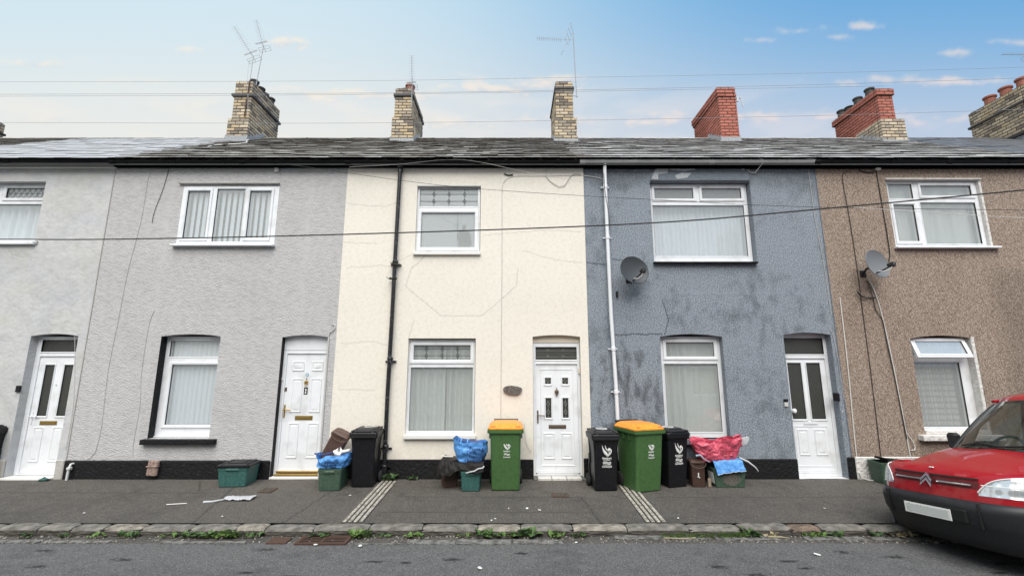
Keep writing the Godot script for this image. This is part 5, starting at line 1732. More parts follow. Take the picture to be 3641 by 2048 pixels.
# ---------------------------------------------------------------- bins
func blade(m: MB, a: Vector2, b: Vector2, c: Vector2, w0: float, w1: float, z: float) -> void:
	var l := PackedVector2Array()
	var r := PackedVector2Array()
	for k in 9:
		var s := k / 8.0
		var p := a.lerp(b, s).lerp(b.lerp(c, s), s)
		var d := (b.lerp(c, s) - a.lerp(b, s)).normalized()
		var w := lerpf(w0, w1, s) * (1.0 if k > 0 else 0.2) * (1.0 if k < 8 else 0.4)
		l.append(p + Vector2(-d.y, d.x) * w)
		r.append(p - Vector2(-d.y, d.x) * w)
	r.reverse()
	l.append_array(r)
	m.prism(l, z, z + 0.0025)


# winged figure over lettering, about a unit wide and 2.2 high, lying on the tilted front of a bin
func emblem(parent: Node3D, tr: Transform3D, s: float, small := false) -> void:
	var m := MB.new()
	m.t = tr * Transform3D(Basis.from_scale(Vector3(s, s, 1)), Vector3.ZERO)
	blade(m, Vector2(-0.52, 0.62), Vector2(-0.40, 0.10), Vector2(0.05, -0.20), 0.028, 0.04, 0.0)
	blade(m, Vector2(-0.50, 0.36), Vector2(-0.38, 0.00), Vector2(0.08, -0.27), 0.03, 0.045, 0.0)
	blade(m, Vector2(-0.45, 0.12), Vector2(-0.32, -0.14), Vector2(0.10, -0.34), 0.03, 0.045, 0.0)
	blade(m, Vector2(-0.38, -0.10), Vector2(-0.25, -0.26), Vector2(0.10, -0.40), 0.025, 0.04, 0.0)
	blade(m, Vector2(-0.28, -0.30), Vector2(-0.15, -0.40), Vector2(0.08, -0.47), 0.025, 0.035, 0.0)
	blade(m, Vector2(-0.16, 0.60), Vector2(-0.14, 0.30), Vector2(0.10, 0.12), 0.035, 0.03, 0.0)
	blade(m, Vector2(-0.14, 0.34), Vector2(-0.02, 0.05), Vector2(0.25, 0.0), 0.03, 0.03, 0.0)
	blade(m, Vector2(0.46, 0.16), Vector2(0.62, -0.25), Vector2(0.0, -0.62), 0.07, 0.03, 0.0)
	blade(m, Vector2(0.20, -0.05), Vector2(0.45, -0.20), Vector2(-0.02, -0.52), 0.05, 0.03, 0.0)
	var pl := PackedVector2Array()
	for k in 14:
		pl.append(Vector2(0.28, 0.17) + Vector2.from_angle(TAU * k / 14) * 0.15)
	m.prism(pl, 0.0, 0.0025)
	pl = PackedVector2Array([Vector2(0.40, 0.26), Vector2(0.56, 0.12), Vector2(0.42, 0.08)])
	m.prism(pl, 0.0, 0.0025)
	for k in 2:
		blade(m, Vector2(-0.46, -1.20 - k * 0.13), Vector2(-0.1, -1.08 - k * 0.13), Vector2(0.02, -1.20 - k * 0.13), 0.035, 0.035, 0.0)
		blade(m, Vector2(0.0, -1.20 - k * 0.13), Vector2(0.16, -1.30 - k * 0.13), Vector2(0.48, -1.18 - k * 0.13), 0.035, 0.035, 0.0)
	obj("emblem", m, M.white_print, parent)
	text("lettering", "Newport", 0.23 * s, M.white_print, parent, tr * Transform3D(Basis(), Vector3(0.0, -0.78 * s, 0.002)), 0.80)
	if not small:
		text("lettering", "CITY COUNCIL", 0.10 * s, M.white_print, parent, tr * Transform3D(Basis(), Vector3(0.0, -0.99 * s, 0.002)), 0.85)
		text("lettering", "CYNGOR DINAS", 0.10 * s, M.white_print, parent, tr * Transform3D(Basis(), Vector3(0.0, -1.47 * s, 0.002)), 0.85)
	text("lettering", "Casnewydd", 0.20 * s, M.white_print, parent, tr * Transform3D(Basis(), Vector3(0.0, -1.66 * s, 0.002)), 0.74)


func wheels(o: Node3D, x: float, z: float, r: float) -> void:
	for sg in [-1.0, 1.0]:
		var m := MB.new()
		m.t = Transform3D(Basis(Vector3.BACK, PI / 2), Vector3(sg * x, r, z))
		m.lathe([Vector2(0.0, -0.028), Vector2(r * 0.55, -0.028), Vector2(r * 0.62, -0.02), Vector2(r * 0.9, -0.026), Vector2(r, -0.014), Vector2(r, 0.014), Vector2(r * 0.9, 0.026), Vector2(r * 0.62, 0.02), Vector2(r * 0.55, 0.028), Vector2(0.0, 0.028)], 20)
		obj("wheel", m, M.rubber, o)
	var ax := MB.new()
	ax.tube([Vector3(-x, r, z), Vector3(x, r, z)], 0.012, 8)
	obj("axle", ax, M.rust, o)


func black_bin(printed: bool, mark: int) -> Node3D:
	var o := thing("black_wheelie_bin", "", "wheelie bin")
	o.set_meta("base_name", "black_wheelie_bin")
	var m := MB.new()
	m.loft([[0.0, 0.355, 0.37, -0.03, 0.03], [0.02, 0.372, 0.39, -0.03, 0.035], [0.45, 0.392, 0.44, -0.015, 0.04], [0.78, 0.405, 0.475, -0.004, 0.04], [0.80, 0.43, 0.49, 0, 0.04], [0.825, 0.475, 0.53, 0, 0.045], [0.862, 0.48, 0.535, 0, 0.045], [0.862, 0.44, 0.49, 0, 0.04], [0.5, 0.38, 0.42, -0.01, 0.04]], false, true)
	for sx in [-1.0, 1.0]:                 # side ribs and the sunk grip
		m.box(Vector3(sx * 0.205, 0.60, -0.10), Vector3(0.022, 0.42, 0.03), 0.006)
		m.box(Vector3(sx * 0.20, 0.30, -0.17), Vector3(0.03, 0.5, 0.04), 0.008)
	var body := obj("body", m, M.black_plastic, o)
	m = MB.new()
	for k in 3:
		m.box(Vector3(0, 0.833 + k * 0.022, 0.268), Vector3(0.47, 0.014, 0.014), 0.005)
	obj("comb_lip", m, M.black_plastic, body)
	m = MB.new()
	m.loft([[0.863, 0.485, 0.54, 0, 0.05], [0.895, 0.49, 0.545, 0.002, 0.05], [0.91, 0.478, 0.535, 0, 0.05], [0.912, 0.44, 0.50, -0.01, 0.05], [0.935, 0.42, 0.47, -0.02, 0.05], [0.94, 0.36, 0.40, -0.025, 0.05], [0.962, 0.34, 0.37, -0.03, 0.05], [0.968, 0.30, 0.33, -0.03, 0.05]], true, true)
	var lid := obj("lid", m, M.black_plastic, o)
	m = MB.new()
	m.box(Vector3(0, 0.925, 0.262), Vector3(0.28, 0.03, 0.03), 0.01)
	m.box(Vector3(-0.19, 0.93, 0.15), Vector3(0.05, 0.03, 0.22), 0.012)
	m.box(Vector3(0.19, 0.93, 0.15), Vector3(0.05, 0.03, 0.22), 0.012)
	obj("lid_rib", m, M.black_plastic, lid)
	m = MB.new()
	m.tube([Vector3(-0.2, 0.93, -0.30), Vector3(0.2, 0.93, -0.30)], 0.016, 10)
	for x in [-0.17, 0.0, 0.17]:
		m.box(Vector3(x, 0.915, -0.275), Vector3(0.035, 0.05, 0.05), 0.01)
	obj("handle", m, M.black_plastic, o)
	# painted mark on the lid
	m = MB.new()
	var path := []
	if mark < 2:
		for k in 25:
			path.append(Vector3(0.085 * cos(TAU * k / 24), 0.971, -0.04 + 0.10 * sin(TAU * k / 24)))
	else:
		for k in 22:
			path.append(Vector3(0.02 + 0.075 * cos(TAU * k / 24 + 0.6), 0.971, -0.06 + 0.08 * sin(TAU * k / 24 + 0.6)))
		path.append(Vector3(0.16, 0.968, -0.07))
	for k in path.size() - 1:
		var d: Vector3 = path[k + 1] - path[k]
		m.box((path[k] + path[k + 1]) / 2.0, Vector3(0.026, 0.004, d.length() + 0.012), 0.001, Basis(Vector3.UP, atan2(d.x, d.z)))
	if mark == 0:
		m.box(Vector3(0.0, 0.9715, -0.04), Vector3(0.018, 0.003, 0.15), 0.001, Basis(Vector3.UP, 0.5))
	elif mark == 1:
		m.box(Vector3(0.0, 0.9715, -0.02), Vector3(0.016, 0.003, 0.10), 0.001, Basis(Vector3.UP, -0.9))
	obj("painted_number", m, M.white_print, lid)
	wheels(o, 0.225, -0.20, 0.10)
	if printed:
		emblem(o, Transform3D(Basis(Vector3.RIGHT, 0.075), Vector3(0.01, 0.645, 0.222)), 0.152)
	return o


func green_bin() -> Node3D:
	var o := thing("green_wheelie_bin", "", "wheelie bin")
	o.set_meta("base_name", "green_wheelie_bin")
	var m := MB.new()
	m.loft([[0.0, 0.455, 0.50, -0.04, 0.04], [0.02, 0.478, 0.525, -0.04, 0.05], [0.5, 0.498, 0.60, -0.015, 0.05], [0.90, 0.515, 0.655, 0.0, 0.05], [0.915, 0.53, 0.67, 0.0, 0.05], [0.935, 0.615, 0.72, 0, 0.05], [0.965, 0.62, 0.725, 0, 0.05], [0.968, 0.605, 0.71, 0, 0.05], [0.99, 0.61, 0.715, 0, 0.05], [0.99, 0.55, 0.65, 0, 0.05], [0.6, 0.47, 0.58, -0.01, 0.05]], false, true)
	for sx in [-1.0, 1.0]:
		for z in [-0.22, -0.05, 0.12]:
			m.box(Vector3(sx * 0.262, 0.87, z), Vector3(0.05, 0.10, 0.018), 0.004)
	obj("body", m, M.bin_green, o)
	m = MB.new()
	m.loft([[0.992, 0.60, 0.70, 0, 0.07], [1.012, 0.60, 0.705, 0, 0.07], [1.025, 0.57, 0.68, -0.01, 0.07], [1.06, 0.50, 0.60, -0.03, 0.08], [1.078, 0.42, 0.50, -0.05, 0.08], [1.082, 0.34, 0.42, -0.05, 0.08]], true, true)
	var lid := obj("lid", m, M.lid_orange, o)
	for sx in [-1.0, 1.0]:
		m = MB.new()
		m.box(Vector3(sx * 0.205, 1.034, 0.285), Vector3(0.09, 0.026, 0.07), 0.006, Basis(Vector3.RIGHT, 0.35))
		var gr := obj("lid_grip", m, M.lid_orange, lid)
		m = MB.new()
		m.box(Vector3(sx * 0.205, 1.034, 0.313), Vector3(0.078, 0.017, 0.02), 0.004, Basis(Vector3.RIGHT, 0.35))
		obj("grip_recess", m, M.lid_recess, gr)
	m = MB.new()
	m.tube([Vector3(-0.22, 1.07, -0.385), Vector3(0.22, 1.07, -0.385)], 0.018, 10)
	for x in [-0.2, 0.0, 0.2]:
		m.box(Vector3(x, 1.045, -0.365), Vector3(0.04, 0.06, 0.06), 0.01)
	obj("handle", m, M.black_plastic, o)
	wheels(o, 0.26, -0.27, 0.12)
	emblem(o, Transform3D(Basis(Vector3.RIGHT, 0.07), Vector3(0.02, 0.725, 0.3075)), 0.108, true)
	return o


# w across x, d along z, open box with rim
func crate(called: String, label: String, w: float, d: float, h: float, mt: String, at: Vector3, turn: float, lid := "") -> Node3D:
	var o := thing(called, label, "recycling box", Vector3.ZERO, "recycling boxes on the pavement")
	var m := MB.new()
	m.loft([[0.0, w * 0.84, d * 0.84, 0, 0.03], [0.012, w * 0.865, d * 0.865, 0, 0.035], [h - 0.075, w * 0.945, d * 0.945, 0, 0.04], [h - 0.072, w * 0.965, d * 0.965, 0, 0.04], [h - 0.01, w, d, 0, 0.045], [h, w * 0.995, d * 0.995, 0, 0.045], [h, w * 0.93, d * 0.93, 0, 0.04], [0.03, w * 0.82, d * 0.82, 0, 0.03], [0.03, w * 0.5, d * 0.5, 0, 0.03]], true, true)
	var body := obj("body", m, M[mt], o)
	m = MB.new()
	for sz in [-1.0, 1.0]:
		m.box(Vector3(0, h - 0.045, sz * (d * 0.485)), Vector3(w * 0.42, 0.045, 0.035), 0.012)
		m.box(Vector3(-w * 0.23, h * 0.45, sz * d * 0.45), Vector3(0.02, h * 0.7, 0.012), 0.004, Basis(Vector3.RIGHT, sz * 0.06))
		m.box(Vector3(w * 0.23, h * 0.45, sz * d * 0.45), Vector3(0.02, h * 0.7, 0.012), 0.004, Basis(Vector3.RIGHT, sz * 0.06))
	obj("handle_grip", m, M[mt], body)
	if lid:
		m = MB.new()
		m.loft([[h - 0.012, w * 1.05, d * 1.05, 0, 0.05], [h + 0.018, w * 1.06, d * 1.06, 0, 0.05], [h + 0.024, w * 1.03, d * 1.03, 0, 0.05], [h + 0.028, w * 0.9, d * 0.9, 0, 0.05], [h + 0.045, w * 0.84, d * 0.84, 0, 0.05]], true, true)
		var l := obj("lid", m, M[lid], o)
		m = MB.new()
		m.box(Vector3(0, h + 0.05, 0), Vector3(w * 0.5, 0.012, d * 0.62), 0.005)
		m.box(Vector3(-w * 0.36, h + 0.048, 0), Vector3(w * 0.1, 0.01, d * 0.7), 0.004)
		m.box(Vector3(w * 0.36, h + 0.048, 0), Vector3(w * 0.1, 0.01, d * 0.7), 0.004)
		obj("lid_panel", m, M[lid], l)
	o.position = at
	o.rotation.y = deg_to_rad(turn)
	return o


func caddy(label: String, w: float, h: float, mt: String, at: Vector3, turn: float, mark: bool) -> Node3D:
	var o := thing("food_caddy", label, "food caddy", Vector3.ZERO, "brown food caddies beside bins")
	var m := MB.new()
	m.loft([[0.0, w * 0.88, w * 0.86, 0, 0.03], [0.012, w * 0.9, w * 0.88, 0, 0.03], [h * 0.84, w * 0.97, w * 0.95, 0, 0.03], [h * 0.86, w * 1.03, w * 1.0, 0, 0.035], [h * 0.885, w * 1.03, w * 1.0, 0, 0.035]], true, true)
	obj("body", m, M[mt], o)
	m = MB.new()
	m.loft([[h * 0.887, w * 1.06, w * 1.03, 0, 0.035], [h * 0.92, w * 1.06, w * 1.03, 0, 0.035], [h * 0.96, w * 0.98, w * 0.92, -0.005, 0.04], [h, w * 0.75, w * 0.7, -0.01, 0.05]], true, true)
	m.box(Vector3(0, h * 0.9, w * 0.52), Vector3(w * 0.42, 0.03, 0.02), 0.008)
	obj("lid", m, M[mt], o)
	m = MB.new()
	var path := []
	for k in 11:
		var a := PI * k / 10
		path.append(Vector3(w * 0.53 * cos(a), h * 0.90 - 0.075 * sin(a), w * 0.40 + 0.05 * sin(a) + 0.03))
	m.tube(path, 0.008, 6)
	obj("carry_handle", m, M[mt], o)
	if mark:
		m = MB.new()
		var pl := PackedVector2Array([Vector2(-0.012, 0.235), Vector2(0.008, 0.235), Vector2(0.004, 0.19), Vector2(-0.004, 0.175), Vector2(0.014, 0.172), Vector2(0.02, 0.148), Vector2(0.008, 0.15), Vector2(0.0, 0.162), Vector2(-0.024, 0.165), Vector2(-0.012, 0.185)])
		m.prism(pl, w * 0.476, w * 0.479)
		obj("painted_number", m, M.white_print, o)
	o.position = at
	o.rotation.y = deg_to_rad(turn)
	return o


# a soft sack: rounded outline that swells and creases; rim lifts where told
func sack(w: float, d: float, h: float, sd: int, rim: Callable, crease := 0.03, foot := 0.75, mouth := 0.9) -> MB:
	var m := MB.new()
	var f := noise(3.2, sd, 3)
	f.fractal_type = FastNoiseLite.FRACTAL_RIDGED
	var g := noise(1.6, sd + 5, 2)
	var rows := []
	var nv := 20
	var nu := 72
	for j in nv + 1:
		var s := float(j) / nv
		var q := PackedVector3Array()
		for i in nu:
			var a := TAU * i / nu
			var cx := signf(cos(a)) * pow(absf(cos(a)), 0.6)
			var cz := signf(sin(a)) * pow(absf(sin(a)), 0.6)
			var body := foot + (1.0 - foot) * sin(minf(s * 1.25, 1.0) * PI / 2.0)
			body *= lerpf(1.0, mouth, smoothstep(0.55, 1.0, s))
			var p := Vector3(cx * w / 2.0 * body, s * rim.call(a) * h, cz * d / 2.0 * body)
			var k := f.get_noise_3dv(p * 1.25 + Vector3(sd, 0, 0)) - 0.2
			var l := g.get_noise_3dv(p * 2.0)
			var out := Vector3(cos(a), 0, sin(a))
			q.append(p + out * (crease * k + crease * 1.2 * l) + Vector3(0, crease * 0.5 * l, 0))
		rows.append(q)
	# a floor inside, so that one does not look through
	m.grid(rows, 1.0, true)
	var low: PackedVector3Array = rows[2]
	for i in range(1, nu - 1):
		m.tri(low[0], low[i], low[i + 1], Vector3.UP)
	return m


func print_on(words: Array, x0: float, y0: float, hgt: float, gap: float, f: Callable, mt: String, parent: Node3D) -> void:
	for k in words.size():
		var tm := TextMesh.new()
		var fo := SystemFont.new()
		fo.font_names = PackedStringArray(["Droid Sans"])
		fo.font_weight = 700
		tm.font = fo
		tm.font_size = 48
		tm.pixel_size = hgt / 36.0
		tm.depth = 0.0
		tm.curve_step = 4.0
		tm.text = words[k]
		var ar := tm.surface_get_arrays(0)
		var vs: PackedVector3Array = ar[Mesh.ARRAY_VERTEX]
		var ix: PackedInt32Array = ar[Mesh.ARRAY_INDEX] if ar[Mesh.ARRAY_INDEX] != null else PackedInt32Array(range(vs.size()))
		var m := MB.new()
		for i in range(0, ix.size(), 3):
			var t3 := []
			for j in 3:
				var p := vs[ix[i + j]]
				t3.append(f.call(x0 + p.x, y0 - k * gap + p.y))
			m.tri(t3[0], t3[1], t3[2], Vector3.BACK)
		obj("printed_words", m, M[mt], parent)


# front of a sack built by sack(), as height over its xy outline
func front_of(m: MB) -> Callable:
	var cells := {}
	for p in m.v:
		if p.z > 0.0:
			var k := Vector2i(int(floor(p.x / 0.03)), int(floor(p.y / 0.03)))
			cells[k] = maxf(cells.get(k, 0.0), p.z)
	return func(x: float, y: float) -> Vector3:
		var k := Vector2i(int(floor(x / 0.03)), int(floor(y / 0.03)))
		var z := 0.0
		for dx in [-1, 0, 1]:
			for dy in [-1, 0, 1]:
				z = maxf(z, cells.get(k + Vector2i(dx, dy), 0.0))
		return Vector3(x, y, z + 0.004)


func bins() -> void:
	var bb := black_bin(true, 0)
	var plain := black_bin(false, 2)
	var gb := green_bin()
	plain.position = Vector3(-2.575, pave_y(-8.15), -8.17)
	plain.rotation.y = deg_to_rad(3.0)
	plain.set_meta("label", "unmarked black wheelie bin beside black downpipe of cream house")
	plain.set_meta("group", "black wheelie bins along the house fronts")
	bb.position = Vector3(1.565, pave_y(-7.95), -7.965)
	bb.rotation.y = deg_to_rad(3.0)
	bb.set_meta("label", "black wheelie bin with white emblem right beside cream house door")
	bb.set_meta("group", "black wheelie bins along the house fronts")
	var third := dup(bb, Vector3(2.80, pave_y(-8.1), -8.17), 17.0, "black wheelie bin with white emblem between green bin and brown food caddy", "black wheelie bins along the house fronts")
	third.scale = Vector3(0.98, 1.0, 1.0)
	dup(plain, Vector3(-9.62, pave_y(-8.2), -8.32), 4.0, "black wheelie bin cut off at the left edge before pale grey house", "black wheelie bins along the house fronts")
	gb.position = Vector3(-0.108, pave_y(-8.0), -8.04)
	gb.set_meta("label", "green wheelie bin with orange lid, square to the wall, left of cream house door")
	gb.set_meta("group", "green wheelie bins with orange lids")
	dup(gb, Vector3(2.20, pave_y(-7.95), -7.965), 18.0, "green wheelie bin with orange lid, turned aslant before white downpipe", "green wheelie bins with orange lids")

	crate("recycling_box", "teal recycling box with black lid under the grey house's black plinth", 0.53, 0.46, 0.33, "box_teal", Vector3(-4.82, pave_y(-8.2), -8.225), 4.0, "black_plastic")
	crate("recycling_box", "dark green recycling box below the blue bag beside white panelled door", 0.40, 0.52, 0.345, "box_green", Vector3(-3.06, pave_y(-8.0), -8.03), 3.0)
	crate("recycling_box", "teal recycling box below black bag, left of the square-standing green bin", 0.345, 0.50, 0.315, "box_teal", Vector3(-0.69, pave_y(-8.0), -8.0), 0.0)
	var b3 := crate("recycling_box", "green recycling box with bare grey patch below red and blue bags", 0.58, 0.42, 0.315, "box_green", Vector3(3.735, pave_y(-8.1), -8.185), 1.5)
	var m := MB.new()
	var pl := PackedVector2Array()
	for k in 20:
		var a := TAU * k / 20
		pl.append(Vector2(0.02 + 0.165 * cos(a) * (1.0 + 0.06 * sin(3.0 * a)), 0.125 + 0.092 * sin(a) * (1.0 + 0.08 * cos(4.0 * a))))
	m.t = Transform3D(Basis(Vector3.RIGHT, 0.055), Vector3(0, 0, 0.1835))
	m.prism(pl, 0.0, 0.003)
	var mi := obj("bare_patch", m, mat("bare_plastic", 0.12, 0.11, 0.095, 0.9, {"tex": T.stone, "tri": 6.0}), self)
	remove_child(mi)
	used.erase("bare_patch")
	mi.name = "bare_patch"
	b3.add_child(mi)
	m = MB.new()
	m.t = Transform3D(Basis(Vector3.UP, -PI / 2) * Basis(Vector3.RIGHT, 0.08), Vector3(-0.258, 0, 0.05))
	m.b6(-0.1, 0.1, 0.06, 0.24, 0.0, 0.004)
	mi = obj("side_label", m, M.white_print, self)
	remove_child(mi)
	used.erase("side_label")
	mi.name = "side_label"
	b3.add_child(mi)
	crate("recycling_box", "green recycling box between brown house wall and red van, half hidden", 0.60, 0.34, 0.36, "box_green", Vector3(6.77, pave_y(-8.3), -8.32), 0.0)
	m = MB.new()
	m.t = Transform3D(Basis(), Vector3(6.79, 0.36, -8.32))
	m.box(Vector3(0.05, 0.01, 0), Vector3(0.46, 0.02, 0.3), 0.006, Basis(Vector3.BACK, -0.10))
	m.box(Vector3(-0.02, 0.025, 0.03), Vector3(0.40, 0.015, 0.24), 0.005, Basis(Vector3.BACK, -0.2))
	tag(obj("cardboard_sheets", m, M.bag_black), "dark flattened sheets lying in green box behind red van", "cardboard")

	caddy("brown food caddy with white painted mark beside third black bin", 0.245, 0.44, "caddy_brown", Vector3(3.215, pave_y(-8.1), -8.13), -4.0, true)
	caddy("brown food caddy under black bag, left of teal recycling box", 0.27, 0.46, "caddy_brown", Vector3(-1.085, pave_y(-8.1), -8.12), 18.0, false)
	var tc := caddy("large brown lidded caddy tipped over against black bin beside blue bag", 0.30, 0.56, "tilt_brown", Vector3(-3.30, 0.35, -8.30), 8.0, false)
	tc.rotation = Vector3(0.06, 0.12, deg_to_rad(-27.0))
	tc.position = Vector3(-3.27, 0.38, -8.22)

	# bags
	var o := thing("blue_bag", "crumpled blue bag holding white waste, on dark green box beside white panelled door", "recycling bag", Vector3(-3.07, 0.335, -8.02), "blue recycling bags")
	m = sack(0.54, 0.46, 0.20, 3, func(a): return 1.0 + 0.14 * sin(a * 2.0 + 0.6) + 0.10 * sin(a * 5.0), 0.035, 0.82, 0.98)
	var fz := front_of(m)
	m.t = Transform3D(Basis(), o.position)
	for k in m.v.size():
		m.v[k] += o.position
	obj("sack", m, M.bag_blue, o)
	print_on(["Cardboard", "& Paper"], 0.02, 0.10, 0.04, 0.05, func(x, y): return fz.call(x, y) + o.position, "navy_print", o)
	m = MB.new()
	m.tube([Vector3(-3.35, 0.57, -7.86), Vector3(-3.25, 0.545, -7.80), Vector3(-3.12, 0.57, -7.82), Vector3(-3.02, 0.585, -7.9)], 0.012, 6)
	obj("bag_strap", m, M.bag_blue_dark, o)
	var pw := thing("crumpled_paper", "crumpled white waste paper in mouth of blue bag beside black bin", "paper", Vector3(-2.96, 0.50, -7.93))
	m = sack(0.15, 0.13, 0.12, 9, func(a): return 1.0 + 0.3 * sin(a * 3.0), 0.035, 0.6, 0.35)
	for k in m.v.size():
		m.v[k] += pw.position
	obj("paper_ball", m, M.paper, pw)
	m = MB.new()
	m.box(Vector3(-2.87, 0.59, -7.96), Vector3(0.16, 0.035, 0.10), 0.008, Basis(Vector3.BACK, 0.2))
	obj("paper_fold", m, M.paper, pw)

	o = thing("blue_bag", "large blue bag with dark print leaning between black bag and green bin", "recycling bag", Vector3(-0.73, 0.40, -7.98), "blue recycling bags")
	m = sack(0.56, 0.36, 0.365, 14, func(a): return 1.0 + 0.06 * cos(a * 2.0) - 0.05 * sin(a * 3.0 + 1.0), 0.035, 0.66, 0.97)
	var lean := Basis(Vector3.BACK, -0.10)
	var fz2 := front_of(m)
	for k in m.v.size():
		m.v[k] = lean * m.v[k] + o.position
		m.n[k] = lean * m.n[k]
	obj("sack", m, M.bag_blue, o)
	print_on(["Paper &", "Cardboard", "Papur a", "Chardfwrdd"], 0.11, 0.265, 0.05, 0.068, func(x, y): return lean * (fz2.call(x, y) + Vector3(0, 0, 0.003)) + o.position, "navy_print", o)
	for x in [-0.17, -0.06]:
		m = MB.new()
		m.t = Transform3D(lean, o.position)
		m.tube([Vector3(x, 0.31, 0.17), Vector3(x, 0.37, 0.175), Vector3(x + 0.005, 0.395, 0.15)], 0.017, 6)
		obj("bag_strap", m, M.bag_blue, o)
	m = MB.new()
	m.t = Transform3D(lean, o.position)
	m.box(Vector3(0.0, 0.345, 0.0), Vector3(0.44, 0.01, 0.26), 0.004, Basis(Vector3.BACK, -0.05))
	obj("bag_inside", m, M.bag_blue_dark, o)

	var bl := thing("black_bag", "black plastic bag draped over brown caddy and teal box beneath blue bag", "bag", Vector3(-0.85, 0.36, -7.95))
	m = MB.new()
	var rows := []
	var bn := noise(3.0, 5, 3)
	for j in 15:
		var q := PackedVector3Array()
		var s := j / 14.0
		for i in 40:
			var u := i / 39.0
			var x := lerpf(-1.25, -0.47, u)
			var bump := bn.get_noise_2d(x * 2.5, s * 2.0)
			var hang := smoothstep(0.62, 1.0, s)
			var y := 0.485 - 0.06 * sin(u * PI) - 0.12 * smoothstep(0.75, 1.0, u) * 0.3 + 0.03 * bump
			y -= hang * (0.20 - 0.09 * u + 0.05 * sin(u * 9.0))
			if u < 0.06:
				y -= (0.06 - u) * 1.6
			var z := lerpf(-8.28, -7.80, minf(s * 1.35, 1.0)) + hang * 0.03 + 0.035 * bump
			z += 0.06 * smoothstep(0.35, 0.8, u) * s
			q.append(Vector3(x, y, z))
		rows.append(q)
	m.grid(rows, 1.0)
	obj("sheet", m, M.bag_black, bl)
	m = MB.new()
	m.tube([Vector3(-0.76, 0.28, -7.735), Vector3(-0.70, 0.30, -7.715), Vector3(-0.62, 0.315, -7.715), Vector3(-0.56, 0.35, -7.72), Vector3(-0.485, 0.36, -7.735), Vector3(-0.465, 0.385, -7.75)], 0.013, 6)
	tag(obj("white_strap", m, M.film), "pale plastic strap lying on rim of teal box under black bag", "strap")
	m = MB.new()
	m.box(Vector3(-1.13, 0.475, -8.1), Vector3(0.2, 0.02, 0.012), 0.003, Basis(Vector3.BACK, -0.06))
	tag(obj("white_strip", m, M.paper), "thin white strip on the caddy edge under cream house window", "strip")

	o = thing("red_bag", "open red plastic bag lying on green box under the blue house window", "recycling bag", Vector3(3.60, 0.40, -8.16))
	m = sack(0.78, 0.44, 0.36, 21, func(a): return 1.0 + 0.16 * cos(a) + 0.10 * sin(a * 2.0 + 0.4) + 0.05 * sin(a * 5.0), 0.04, 0.72, 1.04)
	var fz3 := front_of(m)
	for k in m.v.size():
		m.v[k] += o.position
	obj("sack", m, M.bag_red, o)
	print_on(["Plastic, Cans &", "Plastig, Caniau", "a Chartonau"], 0.10, 0.19, 0.026, 0.04, func(x, y): return fz3.call(x, y) + o.position, "maroon_print", o)
	m = MB.new()
	m.tube([Vector3(3.86, 0.80, -8.02), Vector3(3.90, 0.84, -8.0), Vector3(3.96, 0.84, -8.02), Vector3(3.99, 0.79, -8.05), Vector3(3.97, 0.74, -8.04)], 0.016, 6)
	obj("bag_handle", m, M.bag_red, o)
	o = thing("blue_flap_bag", "flat folded blue bag draped over the front of green box beneath red bag", "recycling bag", Vector3(3.72, 0.31, -7.96), "blue recycling bags")
	m = MB.new()
	rows = []
	for j in 11:
		var q := PackedVector3Array()
		var s := j / 10.0
		for i in 25:
			var u := i / 24.0
			var bump := bn.get_noise_2d(u * 2.4 + 7.0, s * 1.6)
			var y := 0.455 - 0.03 * absf(u - 0.45)
			var z := lerpf(-8.25, -7.955, minf(s * 2.2, 1.0))
			var fall := maxf(0.0, s - 0.45) / 0.55
			y -= fall * (0.235 - 0.065 * u)
			z += fall * 0.035
			q.append(Vector3(lerpf(3.44 + fall * 0.06, 3.95 + fall * 0.03, u), y + 0.02 * bump, z + 0.02 * bump))
		rows.append(q)
	m.grid(rows, 1.0)
	obj("flap", m, M.bag_blue, o)
	m = MB.new()
	var edge := []
	for i in 25:
		edge.append(rows[10][i] + Vector3(0, 0, 0.003))
	m.tube(edge, 0.005, 5)
	obj("hem", m, M.film, o)
	m = MB.new()
	m.tube([Vector3(3.97, 0.45, -8.1), Vector3(4.08, 0.40, -8.02), Vector3(4.17, 0.32, -7.97), Vector3(4.21, 0.26, -7.96)], 0.022, 8, 0.007)
	tag(obj("pale_tube", m, M.film), "pale curved plastic strip sticking out right from under red bag", "strip")
	m = MB.new()
	m.tube([Vector3(3.18, 0.50, -8.0), Vector3(3.24, 0.52, -7.97), Vector3(3.28, 0.47, -7.95), Vector3(3.38, 0.41, -7.94)], 0.022, 8, 0.008)
	tag(obj("grey_wrapper", m, mat("wrapper", 0.25, 0.32, 0.4, 0.4)), "grey blue wrapper end poking out above brown marked caddy", "wrapper")
	m = MB.new()
	m.loft([[0.0, 0.10, 0.03, 0, 0.01], [0.09, 0.13, 0.05, 0, 0.01], [0.2, 0.05, 0.02, 0, 0.01]], true, true)
	for k in m.v.size():
		m.v[k] = Basis(Vector3.BACK, -1.0) * m.v[k] + Vector3(4.0, 0.68, -8.1)
		m.n[k] = Basis(Vector3.BACK, -1.0) * m.n[k]
	tag(obj("clear_bag", m, M.film), "small clear plastic bag spilling from right end of red bag", "plastic bag")
	m = MB.new()
	m.box(Vector3(3.385, 0.06, -8.02), Vector3(0.05, 0.14, 0.03), 0.004)
	tag(obj("card_piece", m, mat("card", 0.25, 0.2, 0.14, 0.9)), "scrap of brown card standing between marked caddy and green box", "card")


# ---------------------------------------------------------------- the parked van; local front is +z
func plan(phi: float, hw: float, deep: float) -> Vector2:
	var c := cos(phi)
	var s := maxf(sin(phi), 0.0)
	return Vector2(signf(c) * hw * pow(absf(c), 0.60), -deep + deep * pow(s, 0.80))


